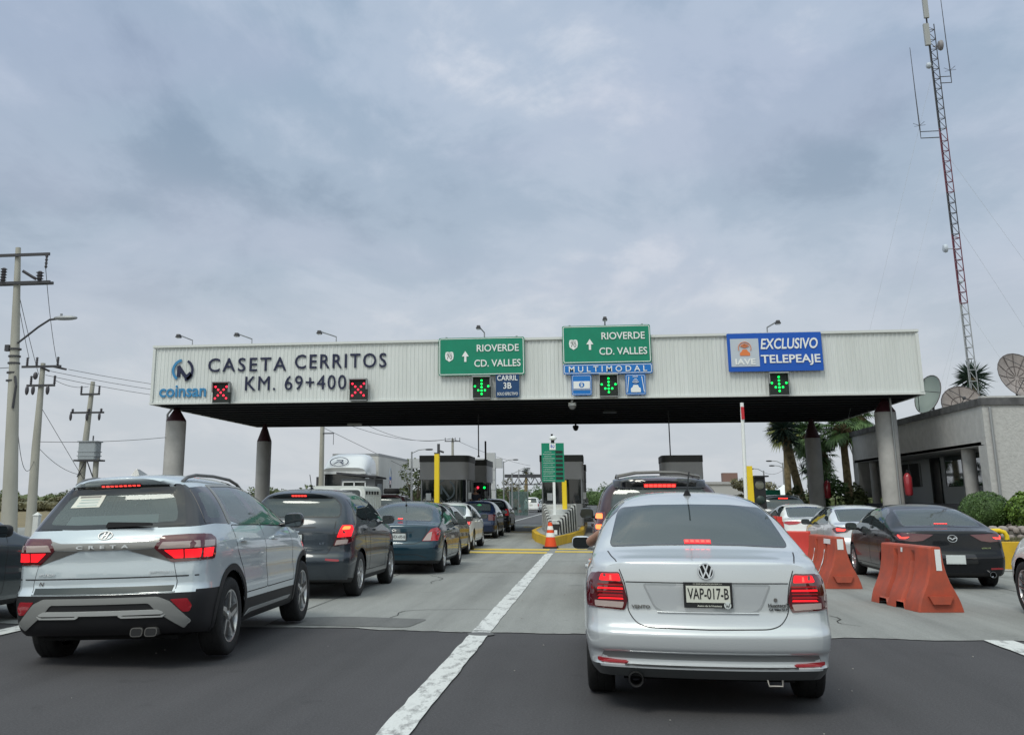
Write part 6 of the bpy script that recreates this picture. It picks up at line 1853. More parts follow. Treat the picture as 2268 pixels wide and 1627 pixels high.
    for z0, z1, m in bands:
        mb = MB()
        for lx, ly in legs: mb.tube([(lx, ly, z0), (lx, ly, z1)], .023, 6)
        z = z0
        while z < z1 - .1:
            for i in range(3):
                p, q = legs[i], legs[(i + 1) % 3]; mb.tube([(p[0], p[1], z), (q[0], q[1], z)], .017, 5)
            for i in (1, 2):
                p, q = legs[i], legs[(i + 1) % 3]; mb.tube([(p[0], p[1], z), (q[0], q[1], min(z1, z + .5))], .015, 4)
            z += .5
        mb.build('lattice', m, t)
    mb = MB(); mb.tube([(-.1, 0, 23.2), (-.12, 0, 27.5)], .04, 8); mb.build('top_pole', POLED, t)
    mb = MB(); mb.box((-.13, -.12, 24.45), (.22, .14, 1.05)); mb.box((-.22, -.14, 23.05), (.24, .16, 1.1)); mb.build('panel_antenna', pbr('panel_ant', (.33, .34, .34), rough=.5), t)
    for (x, z, r_, d) in ((.34, 22.5, .26, 1), (-.30, 21.5, .16, -1), (-.52, 12.55, .20, -1), (.0, 11.0, .10, -1)):
        mb = MB(); mb.lathe([(.001, -.10), (r_ * .8, -.06), (r_, .04), (r_ * .9, .10), (.001, .14)], n=20, axis='x' if abs(x) > .01 else 'y')
        mb.tube([(-x * .9, .05, -.02), (0, .02, 0)], .025, 6)
        mb.build('drum_dish', SGREY if d < 0 else pbr('drum', (.25, .24, .25), rough=.6), t, loc=(x, -.05, z), smooth=50)
    for sg, z, hx, top in ((1, 20.6, .68, 25.6), (-1, 17.9, -.98, 22.5)):
        mb = MB(); mb.tube([(sg * a_, 0, z), (hx, 0, z), (hx, 0, z + .45)], .024, 6); mb.tube([(sg * a_, 0, z + .32), (hx, 0, z + .32)], .02, 6)
        mb.tube([(hx, 0, z + .4), (hx - .02, 0, z + 2.2), (hx - .03, 0, top)], [.028, .02, .012], 6)
        for k in range(4): mb.tube([(hx, 0, z + .62), (hx + .34 * math.cos(k * 1.57 + .4), .34 * math.sin(k * 1.57 + .4), z + .70)], .010, 4)
        mb.build('whip_antenna', POLED, t)
    for p, q in (((0, 0, 17.2), (-4.6, -2, 4.9)), ((0, 0, 17.2), (6.5, 0, 4.9)), ((0, 0, 10.0), (-2.3, -1.5, 4.9)), ((0, 0, 10.0), (-2.0, -1.5, 4.9)), ((0, 0, 10.0), (1.9, -1.5, 5.0)), ((0, 0, 14.0), (5.2, 2, 5.0)), ((0, 0, 21.5), (-5.2, 1, 4.9))):
        mb = MB(); mb.tube([p, q], .005, 4); mb.build('guy_wire', pbr('guy', (.42, .44, .47), rough=.5), t)
    yucca('yucca with a spiky round head growing behind the office roof', [(0, 0, 0), (.1, 0, 4), (0, 0, 7.2)], [.25, .22, .25], [((0, 0, 7.2), 1.0, 150), ((.0, 0, 6.6), .85, 80)], 5, loc=(18.35, 53))
    # palms and yuccas under the canopy edge
    yucca('leaning yucca with a dark spiky crown, leftmost of the trees by the office', [(.35, 0, 0), (.20, 0, 1.6), (-.05, 0, 3.0), (-.30, 0, 4.3), (-.45, 0, 5.3)], [.30, .24, .22, .26, .20], [((-.45, 0, 5.3), 1.05, 190), ((-.25, 0, 4.7), .9, 90), ((.45, 0, 3.0), .55, 50)], 6, loc=(10.95, 60))
    palm('fan palm with a thick ringed trunk close to the office end wall', 13.85, 60.5, 5.3, 1.5, PALM, 21, lean=-.1, tr=.22)
    palm('tall fan palm whose crown shows above the office roof', 15.3, 64, 6.2, 1.7, PALM, 22, tr=.2)
    palm('fan palm with yellowing leaves behind the rear column', 11.55, 66, 5.6, 1.35, PALMY, 23, lean=.1, tr=.2)
    palm('short fan palm between the rear column and the thick trunk', 12.75, 62.5, 3.9, 1.25, PALM, 24, lean=.1, tr=.17)
    palm('fan palm with a bare orange brown trunk, in the gap of the palms', 13.3, 68, 4.8, 1.3, PALM, 25, tr=.2)
    palm('fan palm with dense drooping leaves just right of the rear column', 12.15, 61.5, 4.9, 1.35, PALM, 26, tr=.18)
    palm('low fan palm filling the gap beside the thick trunk', 13.1, 64.5, 3.0, 1.15, PALM, 27, tr=.15)
    for i, (x, y, h_, r_, lf, lb) in enumerate(((12.6, 58.5, 2.5, .85, PALM, 'dark bushy plant at the foot of the palms'), (13.55, 57.8, 1.9, .65, LEAF_M, 'low leafy shrub beside the office end wall'), (11.9, 58.5, 2.2, .6, LEAF_D, 'dark shrub just right of the rear column'), (10.6, 58, 1.85, .6, LEAF_M, 'green shrub at the foot of the leaning yucca'))):
        t = thing('shrub', lb, 'shrub', (x, y, .3), 0, 'shrubs under the palms')
        rnd = random.Random(50 + i); mb = MB(); leaf_cloud(mb, (0, 0, h_ / 2), (r_, r_, h_ / 2), 800, .12, rnd); mb.build('foliage', lf, t, fix=False)
        mb = MB(); mb.tube([(0, 0, -.3), (.05, 0, h_ * .5)], [.06, .03], 6); mb.build('stem', BARK, t)
    # planter with stone wall, bushes, rail, kerb
    poly = [(8.9, 27.0), (20, 27.0), (20, 39.2), (13.6, 39.2), (9.4, 31)]
    t = thing('stone_planter', 'raised planting bed with a rubble stone retaining wall below the bushes', 'planter', (0, 0, 0))
    mb = MB(); mb.prism(poly, 0, .70, axis='z'); mb.build('mortar', pbr('mortar', (.16, .15, .14), rough=.95), t)
    mb = MB(); mb.prism(inset(poly, .2), .6, .74, axis='z'); mb.build('soil', pbr('soil', (.06, .045, .03), rough=1.0, var=.4, vscale=3), t)
    mb = MB(); rnd = random.Random(9)
    for i in range(60):
        for j in range(5):
            x = 8.95 + i * .19 + (j % 2) * .09 + rnd.uniform(-.03, .03)
            mb.add(*blob((x, 26.98, .10 + j * .155 + rnd.uniform(-.02, .02)), (.09 * rnd.uniform(.8, 1.1), .06, .07 * rnd.uniform(.8, 1.1)), 2.6, 8, 5))
            if i < 22: 
                k = i * .19 / 4.03
                mb.add(*blob((8.9 + .5 * k, 27 + 4 * k, .10 + j * .155), (.05, .09, .07), 2.6, 8, 5))
    for i in range(50): mb.add(*blob((9.0 + i * .22, 27.08, .76), (.11, .10, .06), 2.6, 8, 5))
    o = mb.build('stones', pbr('rubble', (.38, .34, .32), rough=.9, var=.3, vscale=2.2, col2=(.24, .20, .19)), t, smooth=50); o['kind'] = 'stuff'
    for i, (x, y, rx, rz_, lf, n, lb) in enumerate(((9.95, 28.9, .66, .54, LEAF_D, 3600, 'dark green bush clipped into a dome, left one on the stone bed'), (10.85, 28.0, .70, .56, LEAF_B, 2600, 'bright green leafy bush right of the clipped dome'), (11.75, 28.6, .7, .58, LEAF_B, 2200, 'bright green bush cut off by the right edge of the photo'))):
        t = thing('bush', lb, 'bush', (x, y, .72), 0, 'bushes on the stone planting bed')
        rnd = random.Random(70 + i); mb = MB()
        for k in range(n):
            a, e = rnd.uniform(0, 6.283), math.asin(rnd.uniform(-.55, 1))
            d = Vector((math.cos(a) * math.cos(e), math.sin(a) * math.cos(e), math.sin(e)))
            q = .93 + (.05 * math.sin(d.x * 9) * math.sin(d.z * 8 + d.y * 7) if i else 0) + rnd.uniform(-.10 if i else -.05, .05)
            p = Vector((d.x * rx * q, d.y * rx * q, .40 + d.z * rz_ * q)); s_ = (.028 if i == 0 else .05) * rnd.uniform(.6, 1.3)
            u = (d + Vector((rnd.gauss(0, .8), rnd.gauss(0, .8), rnd.gauss(0, .8)))).normalized(); v = u.orthogonal().normalized(); w = u.cross(v)
            mb.add([p - v * s_, p + w * s_ * .6, p + v * s_, p - w * s_ * .6], [(0, 1, 2, 3)])
        mb.build('foliage', lf, t, fix=False)
        mb = MB(); mb.add(*blob((0, 0, .38), (rx * .84, rx * .84, rz_ * .84), 2.2)); mb.build('inner_growth', LEAF_D, t, smooth=60)
        mb = MB(); mb.tube([(0, 0, -.05), (0, 0, .3)], .06, 6); mb.build('stem', BARK, t)
    t = thing('striped_rail', 'pipe rail striped yellow and black with bent down ends, before the stone wall', 'rail', (0, 0, 0))
    mb = MB(); xs = [7.4, 7.75, 8.10, 8.45, 8.72]
    for i in range(len(xs) - 1):
        mb = MB(); mb.tube([(xs[i], 24.6, .77), (xs[i + 1], 24.6, .77)], .05, 10); mb.build('pipe', YELP if i % 2 == 1 else BLKP, t, smooth=50)
    mb = MB(); mb.tube([(8.70, 24.6, .77), (8.80, 24.6, .74), (8.84, 24.6, .66), (8.84, 24.6, .58)], .05, 10); mb.build('bend', YELP, t, smooth=50)
    mb = MB(); mb.tube([(8.84, 24.6, .58), (8.84, 24.6, .0)], .05, 10); mb.tube([(7.42, 24.6, .77), (7.42, 24.6, .0)], .05, 10); mb.build('leg', BLKP, t, smooth=50)
    mb = MB(); mb.box((13.2, 24.0, .28), (9.7, .35, .56), bev=.03); o = mb.build('yellow_kerb', YEL); tag(o, 'long yellow painted kerb block along the right side of the road', 'kerb')
    sheet('verge', [(8.3, 24.2), (20, 24.2), (20, 27), (8.3, 27)], .50, pbr('verge_grass', (.10, .105, .04), rough=1, var=.5, vscale=4))
    sheet('gutter', [(8.2, 23.2), (20, 23.2), (20, 23.85), (8.2, 23.85)], .015, KTOP)
    rnd = random.Random(4); mb = MB()
    for i in range(3500):
        x, y = rnd.uniform(8.3, 13), rnd.uniform(24.3, 26.9); a = rnd.uniform(0, 6.28); h_ = rnd.uniform(.04, .12)
        mb.add([(x - .012 * math.cos(a), y - .012 * math.sin(a), .5), (x + .012 * math.cos(a), y + .012 * math.sin(a), .5), (x + rnd.uniform(-.04, .04), y + rnd.uniform(-.04, .04), .5 + h_)], [(0, 1, 2)])
    tag(mb.build('verge_tufts', LEAF_DRY, fix=False), 'short dry grass on the verge behind the yellow kerb', 'grass', kind='stuff')
    # orange water filled barriers
    OR = pbr('barrier_orange', (.50, .088, .044), rough=.55, var=.2, vscale=4.5, col2=(.33, .078, .05), detail=8, bump=.08, bscale=60)
    OR2 = pbr('barrier_red', (.60, .045, .035), rough=.5, var=.12, vscale=2.0)
    def barrier(label, x, y, rz, L_, mat, tapes, tops=False, h_=.82, tear=False):
        t = thing('plastic_barrier', label, 'barrier', (x, y, .006), rz, 'orange plastic barriers between the lanes')
        prof = [(.0, .305), (.03, .30), (.10, .282), (.17, .258), (.26, .215), (.36, .165), (.48, .125), (.62, .098), (.76, .086), (.80, .082), (.82, .070)]
        k = h_ / .82
        nY = 90
        vs, fs = [], []
        grooves = (L_ * .32, L_ * .66)
        m = len(prof)
        for sg in (-1, 1):
            b0 = len(vs)
            for i in range(nY + 1):
                yy = L_ * i / nY
                for z, w in prof:
                    d = 0.0
                    for g in grooves:
                        if abs(yy - g) < .062 and .09 < z < .68: d = .075 * min(1, (.062 - abs(yy - g)) / .02)
                    e = min(yy, L_ - yy)
                    w2 = w - d - (.02 * (1 - e / .03) if e < .03 else 0)
                    if z < .09 and (abs(yy - L_ * .36) < .12 or abs(yy - L_ * .72) < .12): vs.append((sg * w2, yy, .085 * k))
                    else: vs.append((sg * w2, yy, z * k))
            for i in range(nY):
                for j in range(m - 1):
                    a = b0 + i * m + j
                    fs.append((a, a + 1, a + m + 1, a + m) if sg < 0 else (a, a + m, a + m + 1, a + 1))
        b0 = (nY + 1) * m
        for i in range(nY):
            a, c = i * m + m - 1, b0 + i * m + m - 1
            fs.append((a, c, c + m, a + m))
        for i in (0, nY):
            for j in range(m - 1):
                a, c = i * m + j, b0 + i * m + j
                fs.append((a, c, c + 1, a + 1) if i == 0 else (a, a + 1, c + 1, c))
        mb = MB(); mb.add(vs, fs); b = mb.build('shell', mat, t, smooth=16)
        # sunken foot step on the end faces
        mb = MB(); mb.prism([(-.12, .10), (.10, .10), (.15, .20), (-.17, .20)], -.045, .01); mb.build('end_lug', mat, b)
        for (sx, y0_, y1_, z0_, z1_) in tapes:
            mb = MB()
            if sx == 0:
                mb.add([(y0_, -.006, z0_), (y1_, -.006, z0_), (y1_, -.006, z1_), (y0_, -.006, z1_)], [(0, 1, 2, 3)])
            else:
                def wz(z):
                    for q in range(len(prof) - 1):
                        if prof[q][0] <= z / k <= prof[q + 1][0]:
                            f_ = (z / k - prof[q][0]) / (prof[q + 1][0] - prof[q][0]); return prof[q][1] + (prof[q + 1][1] - prof[q][1]) * f_
                    return prof[-1][1]
                zs = [z0_ + (z1_ - z0_) * q / 6 for q in range(7)]
                pv = []
                for q, z in enumerate(zs):
                    jg = .012 * ((q * 7) % 3 - 1) if tear else 0
                    pv += [(sx * (wz(z) + .004), y0_ + jg, z), (sx * (wz(z) + .004), y1_ - jg, z)]
                mb.add(pv, [(2 * q, 2 * q + 1, 2 * q + 3, 2 * q + 2) for q in range(6)])
            mb.build('reflective_tape', SWHITE, b, fix=False)
        if tops:
            mb = MB()
            for q in range(3):
                mb.box((0, .12 + q * L_ * .34, h_ + .05), (.12, .14, .12))
            mb.build('coupling', mat, b)
        return t
    barrier('faded orange plastic barrier nearest to the camera, with a white tape at its end', 4.42, 14.82, R(8.5), 1.55, OR, [(0, -.02, .055, .52, .79), (-1, .80, .86, .72, .78)])
    barrier('faded orange barrier with torn white tapes, second from the camera', 4.00, 18.40, R(5), 1.55, OR, [(0, -.06, .04, .62, .79), (-1, .25, .62, .70, .78), (-1, .55, .585, .16, .60), (-1, 1.12, 1.155, .16, .60)], tear=True)
    barrier('bright red barrier half hidden behind the silver sedan, third from the camera', 3.90, 20.35, R(80), 1.6, OR2, [(0, -.05, .03, .6, .76)], tops=False, h_=.86)
    barrier('red barrier with castle like coupling blocks on top', 3.75, 23.0, R(2), 1.6, OR2, [(-1, .3, .5, .6, .75)], tops=True, h_=.86)
    barrier('farthest red barrier, seen just above the silver sedan wing', 4.35, 26.2, R(2), 1.6, OR2, [(-1, .2, .4, .6, .75)], tops=True, h_=.92)
    # tent, far building, far sign, lamps
    t = thing('party_tent', 'white twin peaked canopy tent beyond the booths at right', 'tent', (12.2, 76, 0))
    mb = MB()
    for cx_ in (-.82, .82):
        mb.add([(cx_ - .82, -1.2, 1.75), (cx_ + .82, -1.2, 1.75), (cx_ + .82, 1.2, 1.75), (cx_ - .82, 1.2, 1.75), (cx_, 0, 2.45)], [(0, 1, 4), (1, 2, 4), (2, 3, 4), (3, 0, 4)])
        mb.add([(cx_ - .82, -1.2, 1.45), (cx_ + .82, -1.2, 1.45), (cx_ + .82, -1.2, 1.75), (cx_ - .82, -1.2, 1.75)], [(0, 1, 2, 3)])
    mb.build('roof', SWHITE, t, fix=False)
    for px in (-1.6, 0, 1.6):
        mb = MB(); mb.tube([(px, -1.15, 0), (px, -1.15, 1.5)], .03, 6); mb.build('leg', GALV, t)
    t = thing('green_sign', 'small green road sign in front of the white tent', 'sign', (9.5, 60, 0))
    mb = MB(); mb.box((0, 0, 1.80), (1.15, .06, .30)); mb.build('panel', SGREEN, t); mb = MB()
    mb.box((-.4, .05, .85), (.06, .06, 1.7)); mb.box((.4, .05, .85), (.06, .06, 1.7)); mb.build('posts', GALV, t)
    t = thing('far_building', 'far flat grey building with a brown block on its roof', 'building', (13.6, 112, 0))
    mb = MB(); mb.box((.6, 0, 1.5), (6.5, 5, 3.0)); mb.build('wall', BOOTHL, t); mb = MB(); mb.box((.6, -2.55, 1.4), (6.3, .1, .9)); mb.build('window_band', BGLASS, t)
    mb = MB(); mb.box((.6, 0, 3.05), (6.8, 5.3, .25)); mb.build('roof', BOOTHG, t); mb = MB(); mb.box((.2, 0, 3.6), (1.5, 1.5, 1.0)); mb.build('roof_block', pbr('brown_block', (.20, .12, .10), rough=.8), t)
def street_lamp(x, y, h_, arm, label, lean=0.0):
    t = thing('street_lamp', label, 'street lamp', (x, y, 0), 0, 'street lamps of the plaza and the far road')
    mb = MB(); mb.tube([(0, 0, 0), (lean, 0, h_)], [.09, .05], 8); mb.tube([(lean, 0, h_ - .1), (lean + arm * .5, 0, h_ + .12), (lean + arm, 0, h_ + .16)], .03, 6); mb.build('pole', GALV, t, smooth=50)
    mb = MB(); mb.add(*blob((lean + arm * 1.2, 0, h_ + .14), (abs(arm) * .28, .11, .06), 2.5)); mb.build('lamp_head', POLED, t, smooth=60)
def wire(pts_a, pts_b, sag, label, r_=.012):
    a, b = Vector(pts_a), Vector(pts_b)
    n = 14; mb = MB()
    mb.tube([a + (b - a) * (i / n) - Vector((0, 0, sag * 4 * (i / n) * (1 - i / n))) for i in range(n + 1)], r_, 5)
    tag(mb.build('power_line', WIREM), label, 'wire', 'overhead wires')
def build_left():
    def ins(mb, p, h_, r_=.06, n=4):
        pr_ = [(r_ * .5, 0)]
        for k in range(n):
            z = h_ * (k + .5) / n; pr_ += [(r_ * .6, z - h_ * .06), (r_, z), (r_ * .6, z + h_ * .06)]
        pr_ += [(r_ * .4, h_)]
        mb.lathe(pr_, c=p, n=10)
    # big pole
    t = thing('utility_pole', 'tallest concrete utility pole at the left edge, carrying a street light arm', 'utility pole', (-17.72, 30, 0), 0, 'concrete utility poles at left')
    mb = MB(); mb.tube([(0, 0, 0), (-.36, 0, 5.0), (-.67, 0, 9.4)], [.26, .17, .085], 12); mb.build('shaft', POLEC, t, smooth=50)
    mb = MB(); mb.box((-.52, -.14, 9.12), (2.1, .07, .09)); mb.box((-.47, -.14, 8.2), (2.2, .07, .09)); mb.box((-.47, .06, 8.2), (2.2, .07, .09)); mb.build('crossarm', POLED, t)
    mb = MB()
    ins(mb, (.44, -.14, 8.65), .45, .055); ins(mb, (.26, -.14, 8.26), .30, .13, 3); ins(mb, (-1.0, -.14, 8.26), .45, .11, 5)
    mb.tube([(-.25, -.3, 8.55), (.02, -.2, 8.38), (.15, -.14, 8.3)], .05, 6); mb.build('insulators', CER, t)
    mb = MB(); mb.tube([(-.3, -.1, 6.25), (.35, -.1, 6.75), (.72, -.1, 6.98), (1.0, -.1, 7.0)], .035, 8); mb.build('lamp_arm', POLED, t, smooth=50)
    mb = MB(); mb.add(*blob((1.25, -.1, 7.02), (.40, .14, .07), 2.4)); mb.tube([(1.1, -.1, 7.05), (1.1, -.1, 7.16)], .04, 6); mb.build('street_light', GALV, t, smooth=60)
    mb = MB()
    for z in (6.05, 5.82, 5.6, 5.3, 5.05): mb.lathe([(.17, z), (.19, z), (.19, z + .05), (.17, z + .05)], c=(-.42, 0, 0), n=12)
    mb.box((-.62, -.1, 6.1), (.14, .14, .2)); mb.tube([(-.25, -.15, 5.2), (-.15, -.2, 4.9), (-.2, -.18, 4.2)], .04, 6); mb.build('bands', POLED, t)
    # second and third pole
    t = thing('utility_pole', 'leaning concrete pole with two crowded crossarms, behind the tallest pole', 'utility pole', (-22.74, 40, 0), 0, 'concrete utility poles at left')
    mb = MB(); mb.tube([(0, 0, 0), (-.10, 0, 3.5), (-.12, 0, 7.0)], [.22, .17, .10], 10); mb.build('shaft', POLEC, t, smooth=50)
    mb = MB(); mb.box((-.10, -.15, 6.84), (1.75, .08, .09)); mb.box((-.05, -.15, 6.05), (1.25, .08, .09)); mb.build('crossarm', POLED, t)
    mb = MB()
    for x in (-.75, -.32, .62): ins(mb, (x, -.15, 6.88), .36, .07)
    for x in (-.5, .55): ins(mb, (x, -.15, 6.1), .36, .07)
    for x in (-.62, -.35, .3): mb.add(*blob((x, -.2, 5.85), (.08, .08, .2), 2))
    mb.tube([(.4, -.1, 6.84), (.95, 0, 6.72)], .045, 6); mb.tube([(-.2, -.1, 6.84), (.2, 0, 6.66)], .045, 6); mb.add(*blob((-.3, -.2, 6.45), (.1, .1, .16), 2)); mb.build('insulators', CER, t)
    t = thing('utility_pole', 'concrete pole carrying a grey transformer on a platform', 'utility pole', (-24.9, 48, 0), 0, 'concrete utility poles at left')
    mb = MB(); mb.tube([(-.05, 0, 0), (.05, 0, 3.5), (.22, 0, 7.14)], [.21, .17, .11], 10); mb.tube([(.75, 0, 0), (.72, 0, 3.4)], [.17, .14], 8); mb.build('shaft', POLEC, t, smooth=50)
    mb = MB(); mb.box((.2, -.14, 6.5), (1.0, .08, .09)); mb.box((.12, -.14, 5.6), (1.75, .08, .09)); mb.box((.36, 0, 3.28), (1.3, .7, .08)); mb.tube([(-.1, -.2, 2.5), (.3, -.3, 3.25)], .03, 5); mb.tube([(.7, -.2, 2.5), (.4, -.3, 3.25)], .03, 5); mb.build('crossarm', POLED, t)
    mb = MB()
    for x in (-.28, .66): ins(mb, (x, -.14, 6.5), .42, .07)
    for x in (-.65, .2, .85): ins(mb, (x, -.14, 5.6), .2, .09, 2); mb.add(*blob((x - .05, -.2, 5.4), (.07, .07, .2), 2))
    mb.build('insulators', CER, t)
    mb = MB(); mb.box((.36, -.05, 3.74), (.92, .62, .82), bev=.06); mb.box((.36, -.05, 4.18), (1.0, .7, .06)); mb.box((.36, -.05, 3.7), (.97, .66, .04)); mb.box((.36, -.05, 3.5), (.97, .66, .04)); o = mb.build('transformer', pbr('transformer', (.30, .33, .36), rough=.5), t)
    mb = MB(); ins(mb, (.15, -.05, 4.2), .28, .05); ins(mb, (.5, -.05, 4.2), .28, .05); mb.build('bushing', CER, o)
    t = thing('utility_pole', 'concrete pole rising behind the white truck', 'utility pole', (-18.75, 70, 0), 0, 'concrete utility poles at left')
    mb = MB(); mb.tube([(.05, 0, 0), (0, 0, 9.0)], [.2, .13], 10); mb.build('shaft', POLEC, t, smooth=50)
    mb = MB(); mb.box((.4, -.1, 5.88), (.9, .07, .08)); mb.box((0, -.1, 8.5), (2, .08, .09)); mb.tube([(.85, -.1, 5.9), (.85, -.1, 5.1)], .02, 5); mb.build('crossarm', POLED, t)
    t = thing('utility_pole', 'distant pole with a forked crossarm, above the left booth', 'utility pole', (-13.0, 95, 0), 0, 'concrete utility poles at left')
    mb = MB(); mb.tube([(0, 0, 0), (0, 0, 6.9)], [.16, .11], 8); mb.build('shaft', POLEC, t)
    mb = MB(); mb.box((0, -.1, 6.65), (1.45, .08, .08)); mb.build('crossarm', POLED, t)
    mb = MB()
    for x in (-.68, .0, .25, .68): ins(mb, (x, -.1, 6.68), .3, .05, 3)
    mb.build('insulators', CER, t)
    # wires
    for a, b, s_, lb in (((-17.25, 29.8, 8.65), (-22.1, 39.8, 6.9), .25, 'wire from the end of the top arm of the tallest pole to the leaning pole'),
        ((-18.2, 30, 7.6), (-23.4, 39.8, 7.2), .05, 'wire from the middle of the tallest pole to the leaning pole, left strand'), ((-18.15, 30, 7.7), (-22.9, 39.8, 6.5), .05, 'wire from the middle of the tallest pole to the leaning pole, right strand'),
        ((-21.7, 40, 6.72), (-18.0, 70, 8.5), .45, 'upper wire running from the leaning pole to behind the canopy'), ((-22.5, 40, 6.66), (-18.6, 70, 8.4), .55, 'middle wire running from the leaning pole to behind the canopy'), ((-22.7, 40, 6.5), (-19.4, 70, 8.2), .6, 'lower wire running from the leaning pole to behind the canopy'),
        ((-22.3, 40, 6.3), (-24.9, 48, 6.9), .15, 'short wire between the leaning pole and the transformer pole'), ((-22.82, 40, 3.75), (-18.76, 44.6, 4.2), .10, 'thin cable from the leaning pole to the front left column'), ((-22.82, 40, 3.6), (-24.85, 48, 2.6), .25, 'drooping cable from the leaning pole towards the transformer'),
        ((-18.0, 30, 4.9), (-22.85, 40, 3.0), 1.3, 'slack black cable hanging between the two left poles'), ((-18.05, 30, 5.5), (-26, 27, 5.45), .2, 'cable leaving the tallest pole at its middle to the left'), ((-18.2, 30, 8.2), (-27, 26, 9.6), .2, 'wire leaving the tallest pole at its lower arm to the left'),
        ((-22.8, 40, 5.2), (-21.1, 44.2, .0), .0, 'guy wire slanting down from the leaning pole'),
        ((-18.7, 70, 7.2), (-13.0, 95, 6.9), .8, 'wire from the pole behind the truck to the distant pole, upper'), ((-18.7, 70, 6.3), (-14.4, 82, 3.6), .0, 'steep wire down from the pole behind the truck'), ((-18.7, 70, 8.3), (-13.2, 95, 6.9), 1.2, 'wire from the pole behind the truck to the distant pole, lower'),
        ((-13.0, 95, 6.9), (-8, 130, 5.5), .3, 'wire leaving the distant pole towards the gantry')):
        wire(a, b, s_, lb, .011 if a[1] < 60 else .016)
    # marker post
    t = thing('marker_post', 'white concrete post with a pointed cap beside the left edge car', 'post', (-11.25, 20, 0))
    mb = MB(); mb.box((0, 0, .56), (.115, .115, 1.12)); mb.build('shaft', CONW, t)
    mb = MB(); mb.box((0, 0, 1.125), (.135, .135, .02)); mb.add([(-.06, -.06, 1.135), (.06, -.06, 1.135), (.06, .06, 1.135), (-.06, .06, 1.135), (0, 0, 1.19)], [(0, 1, 4), (1, 2, 4), (2, 3, 4), (3, 0, 4)]); mb.build('cap', CONW, t)
    # white oncoming truck
    TW = pbr('truck_white', (.62, .64, .66), rough=.3, coat=.6); TT = pbr('trailer_white', (.58, .57, .54), rough=.5, var=.06, vscale=2, stretch=(1, 1, .2))
    t = thing('semi_truck', 'white semi truck with round roof fairing and long pale trailer, beyond the canopy at left', 'truck', (-17.3, 71, 0)); t.scale = (1.33, 1.3, 1.30)
    mb = MB()
    sect = [(-.15, 2.75, 1.15), (.1, 2.95, 1.18), (.5, 3.25, 1.22), (1.0, 3.48, 1.25), (1.6, 3.55, 1.26), (2.0, 3.55, 1.26)]
    vs, fs = [], []; m = 13
    for y_, zt_, w in sect:
        for k in range(m):
            a = math.pi * k / (m - 1); c_, s_ = math.cos(a), math.sin(a)
            vs.append((w * math.copysign(abs(c_) ** .45, c_), y_ - .15 * s_, 2.45 + (zt_ - 2.45) * abs(s_) ** .6))
    for i in range(len(sect) - 1):
        for k in range(m - 1): fs.append((i * m + k, i * m + k + 1, (i + 1) * m + k + 1, (i + 1) * m + k))
    fs.append(tuple(range(m))); fs.append(tuple(range((len(sect) - 1) * m, len(sect) * m))[::-1])
    mb.add(vs, fs); f = mb.build('roof_fairing', TW, t, smooth=50)
    mb = MB(); mb.lathe([(.40, -.012), (.40, -.03), (.44, -.03), (.44, -.012)], n=28, axis='y', cap=False); e = mb.build('emblem', NAVYP, f, loc=(-.30, -.06, 3.05)); e.scale = (1.15, 1, .75); e.rotation_euler = (R(-42), 0, 0)
    strokes('emblem_letter', [((-.12, .16), (.15, .16)), ((.15, .16), (.15, .02)), ((.15, .02), (-.05, .02)), ((-.05, .02), (-.22, -.2)), ((.05, .0), (.2, -.2))], .06, NAVYP, e, y=-.02, ext=.004)
    mb = MB(); mb.box((0, 1.0, 1.75), (2.45, 1.9, 1.5), bev=.1); mb.box((0, .1, 1.05), (2.4, 1.0, 1.1), bev=.12); mb.box((0, 0.0, 2.48), (2.3, .4, .12)); mb.build('cab', TW, t, smooth=30)
    mb = MB(); mb.box((0, .02, 2.05), (2.15, .10, .72), bev=.03); mb.build('windscreen', BGLASS, t)
    mb = MB(); mb.box((0, -.42, 1.0), (1.1, .06, .7)); mb.build('grille', CHROME, t)
    for sg in (1, -1):
        mb = MB(); mb.box((sg * 1.42, .05, 2.0), (.22, .12, .55)); mb.build('mirror', POLED, t)
        mb = MB(); mb.box((sg * .9, -.42, .95), (.4, .08, .22)); mb.build('headlight', SWHITE, t)
        for y_ in (.4, 2.9, 4.0, 10.6, 11.7):
            mb = MB(); mb.lathe([(.28, -.15), (.5, -.15), (.5, .15), (.28, .15), (.2, .1), (.001, .1)] if sg > 0 else [(.001, -.1), (.2, -.1), (.28, -.15), (.5, -.15), (.5, .15), (.28, .15)], n=20, axis='x'); mb.build('wheel', RUB, t, loc=(sg * 1.1, y_, .5), smooth=40)
    mb = MB(); mb.box((0, 6.2, .75), (1.0, 12.0, .3)); mb.build('chassis', BLK, t)
    mb = MB(); mb.box((.78, 7.8, 2.30), (2.6, 10.6, 2.52), bev=.05); tr = mb.build('trailer_box', TT, t)
    tr.location = (-.78 + .0, 0, 0)
    mb = MB(); mb.box((0, 7.8, 3.54), (2.64, 10.64, .12), bev=.05); mb.build('roof_rail', GALV, tr, loc=(.78, 0, 0))
    mb = MB(); pts = [(1.32 + .78, 5.2 + k * .05 * 14, z) for k, z in enumerate((2.2, 2.85, 2.2))]
    mb.tube([(2.085, 5.35, 2.0), (2.085, 5.5, 2.6), (2.085, 5.8, 2.93), (2.085, 6.1, 2.6), (2.085, 6.25, 2.0)], .03, 5); mb.build('logo_arch', SGREY, tr)
    for k, (z, m) in enumerate(((2.30, SBLUE), (2.08, REFL), (1.86, INK))):
        mb = MB(); mb.box((2.09, 5.8, z), (.02, .40, .17)); mb.build('logo_mark', m, tr)
    # kiosk
    t = thing('lane_kiosk', 'small dark kiosk with a flat roof and sliding window before the white truck', 'kiosk', (-10.15, 44, 0))
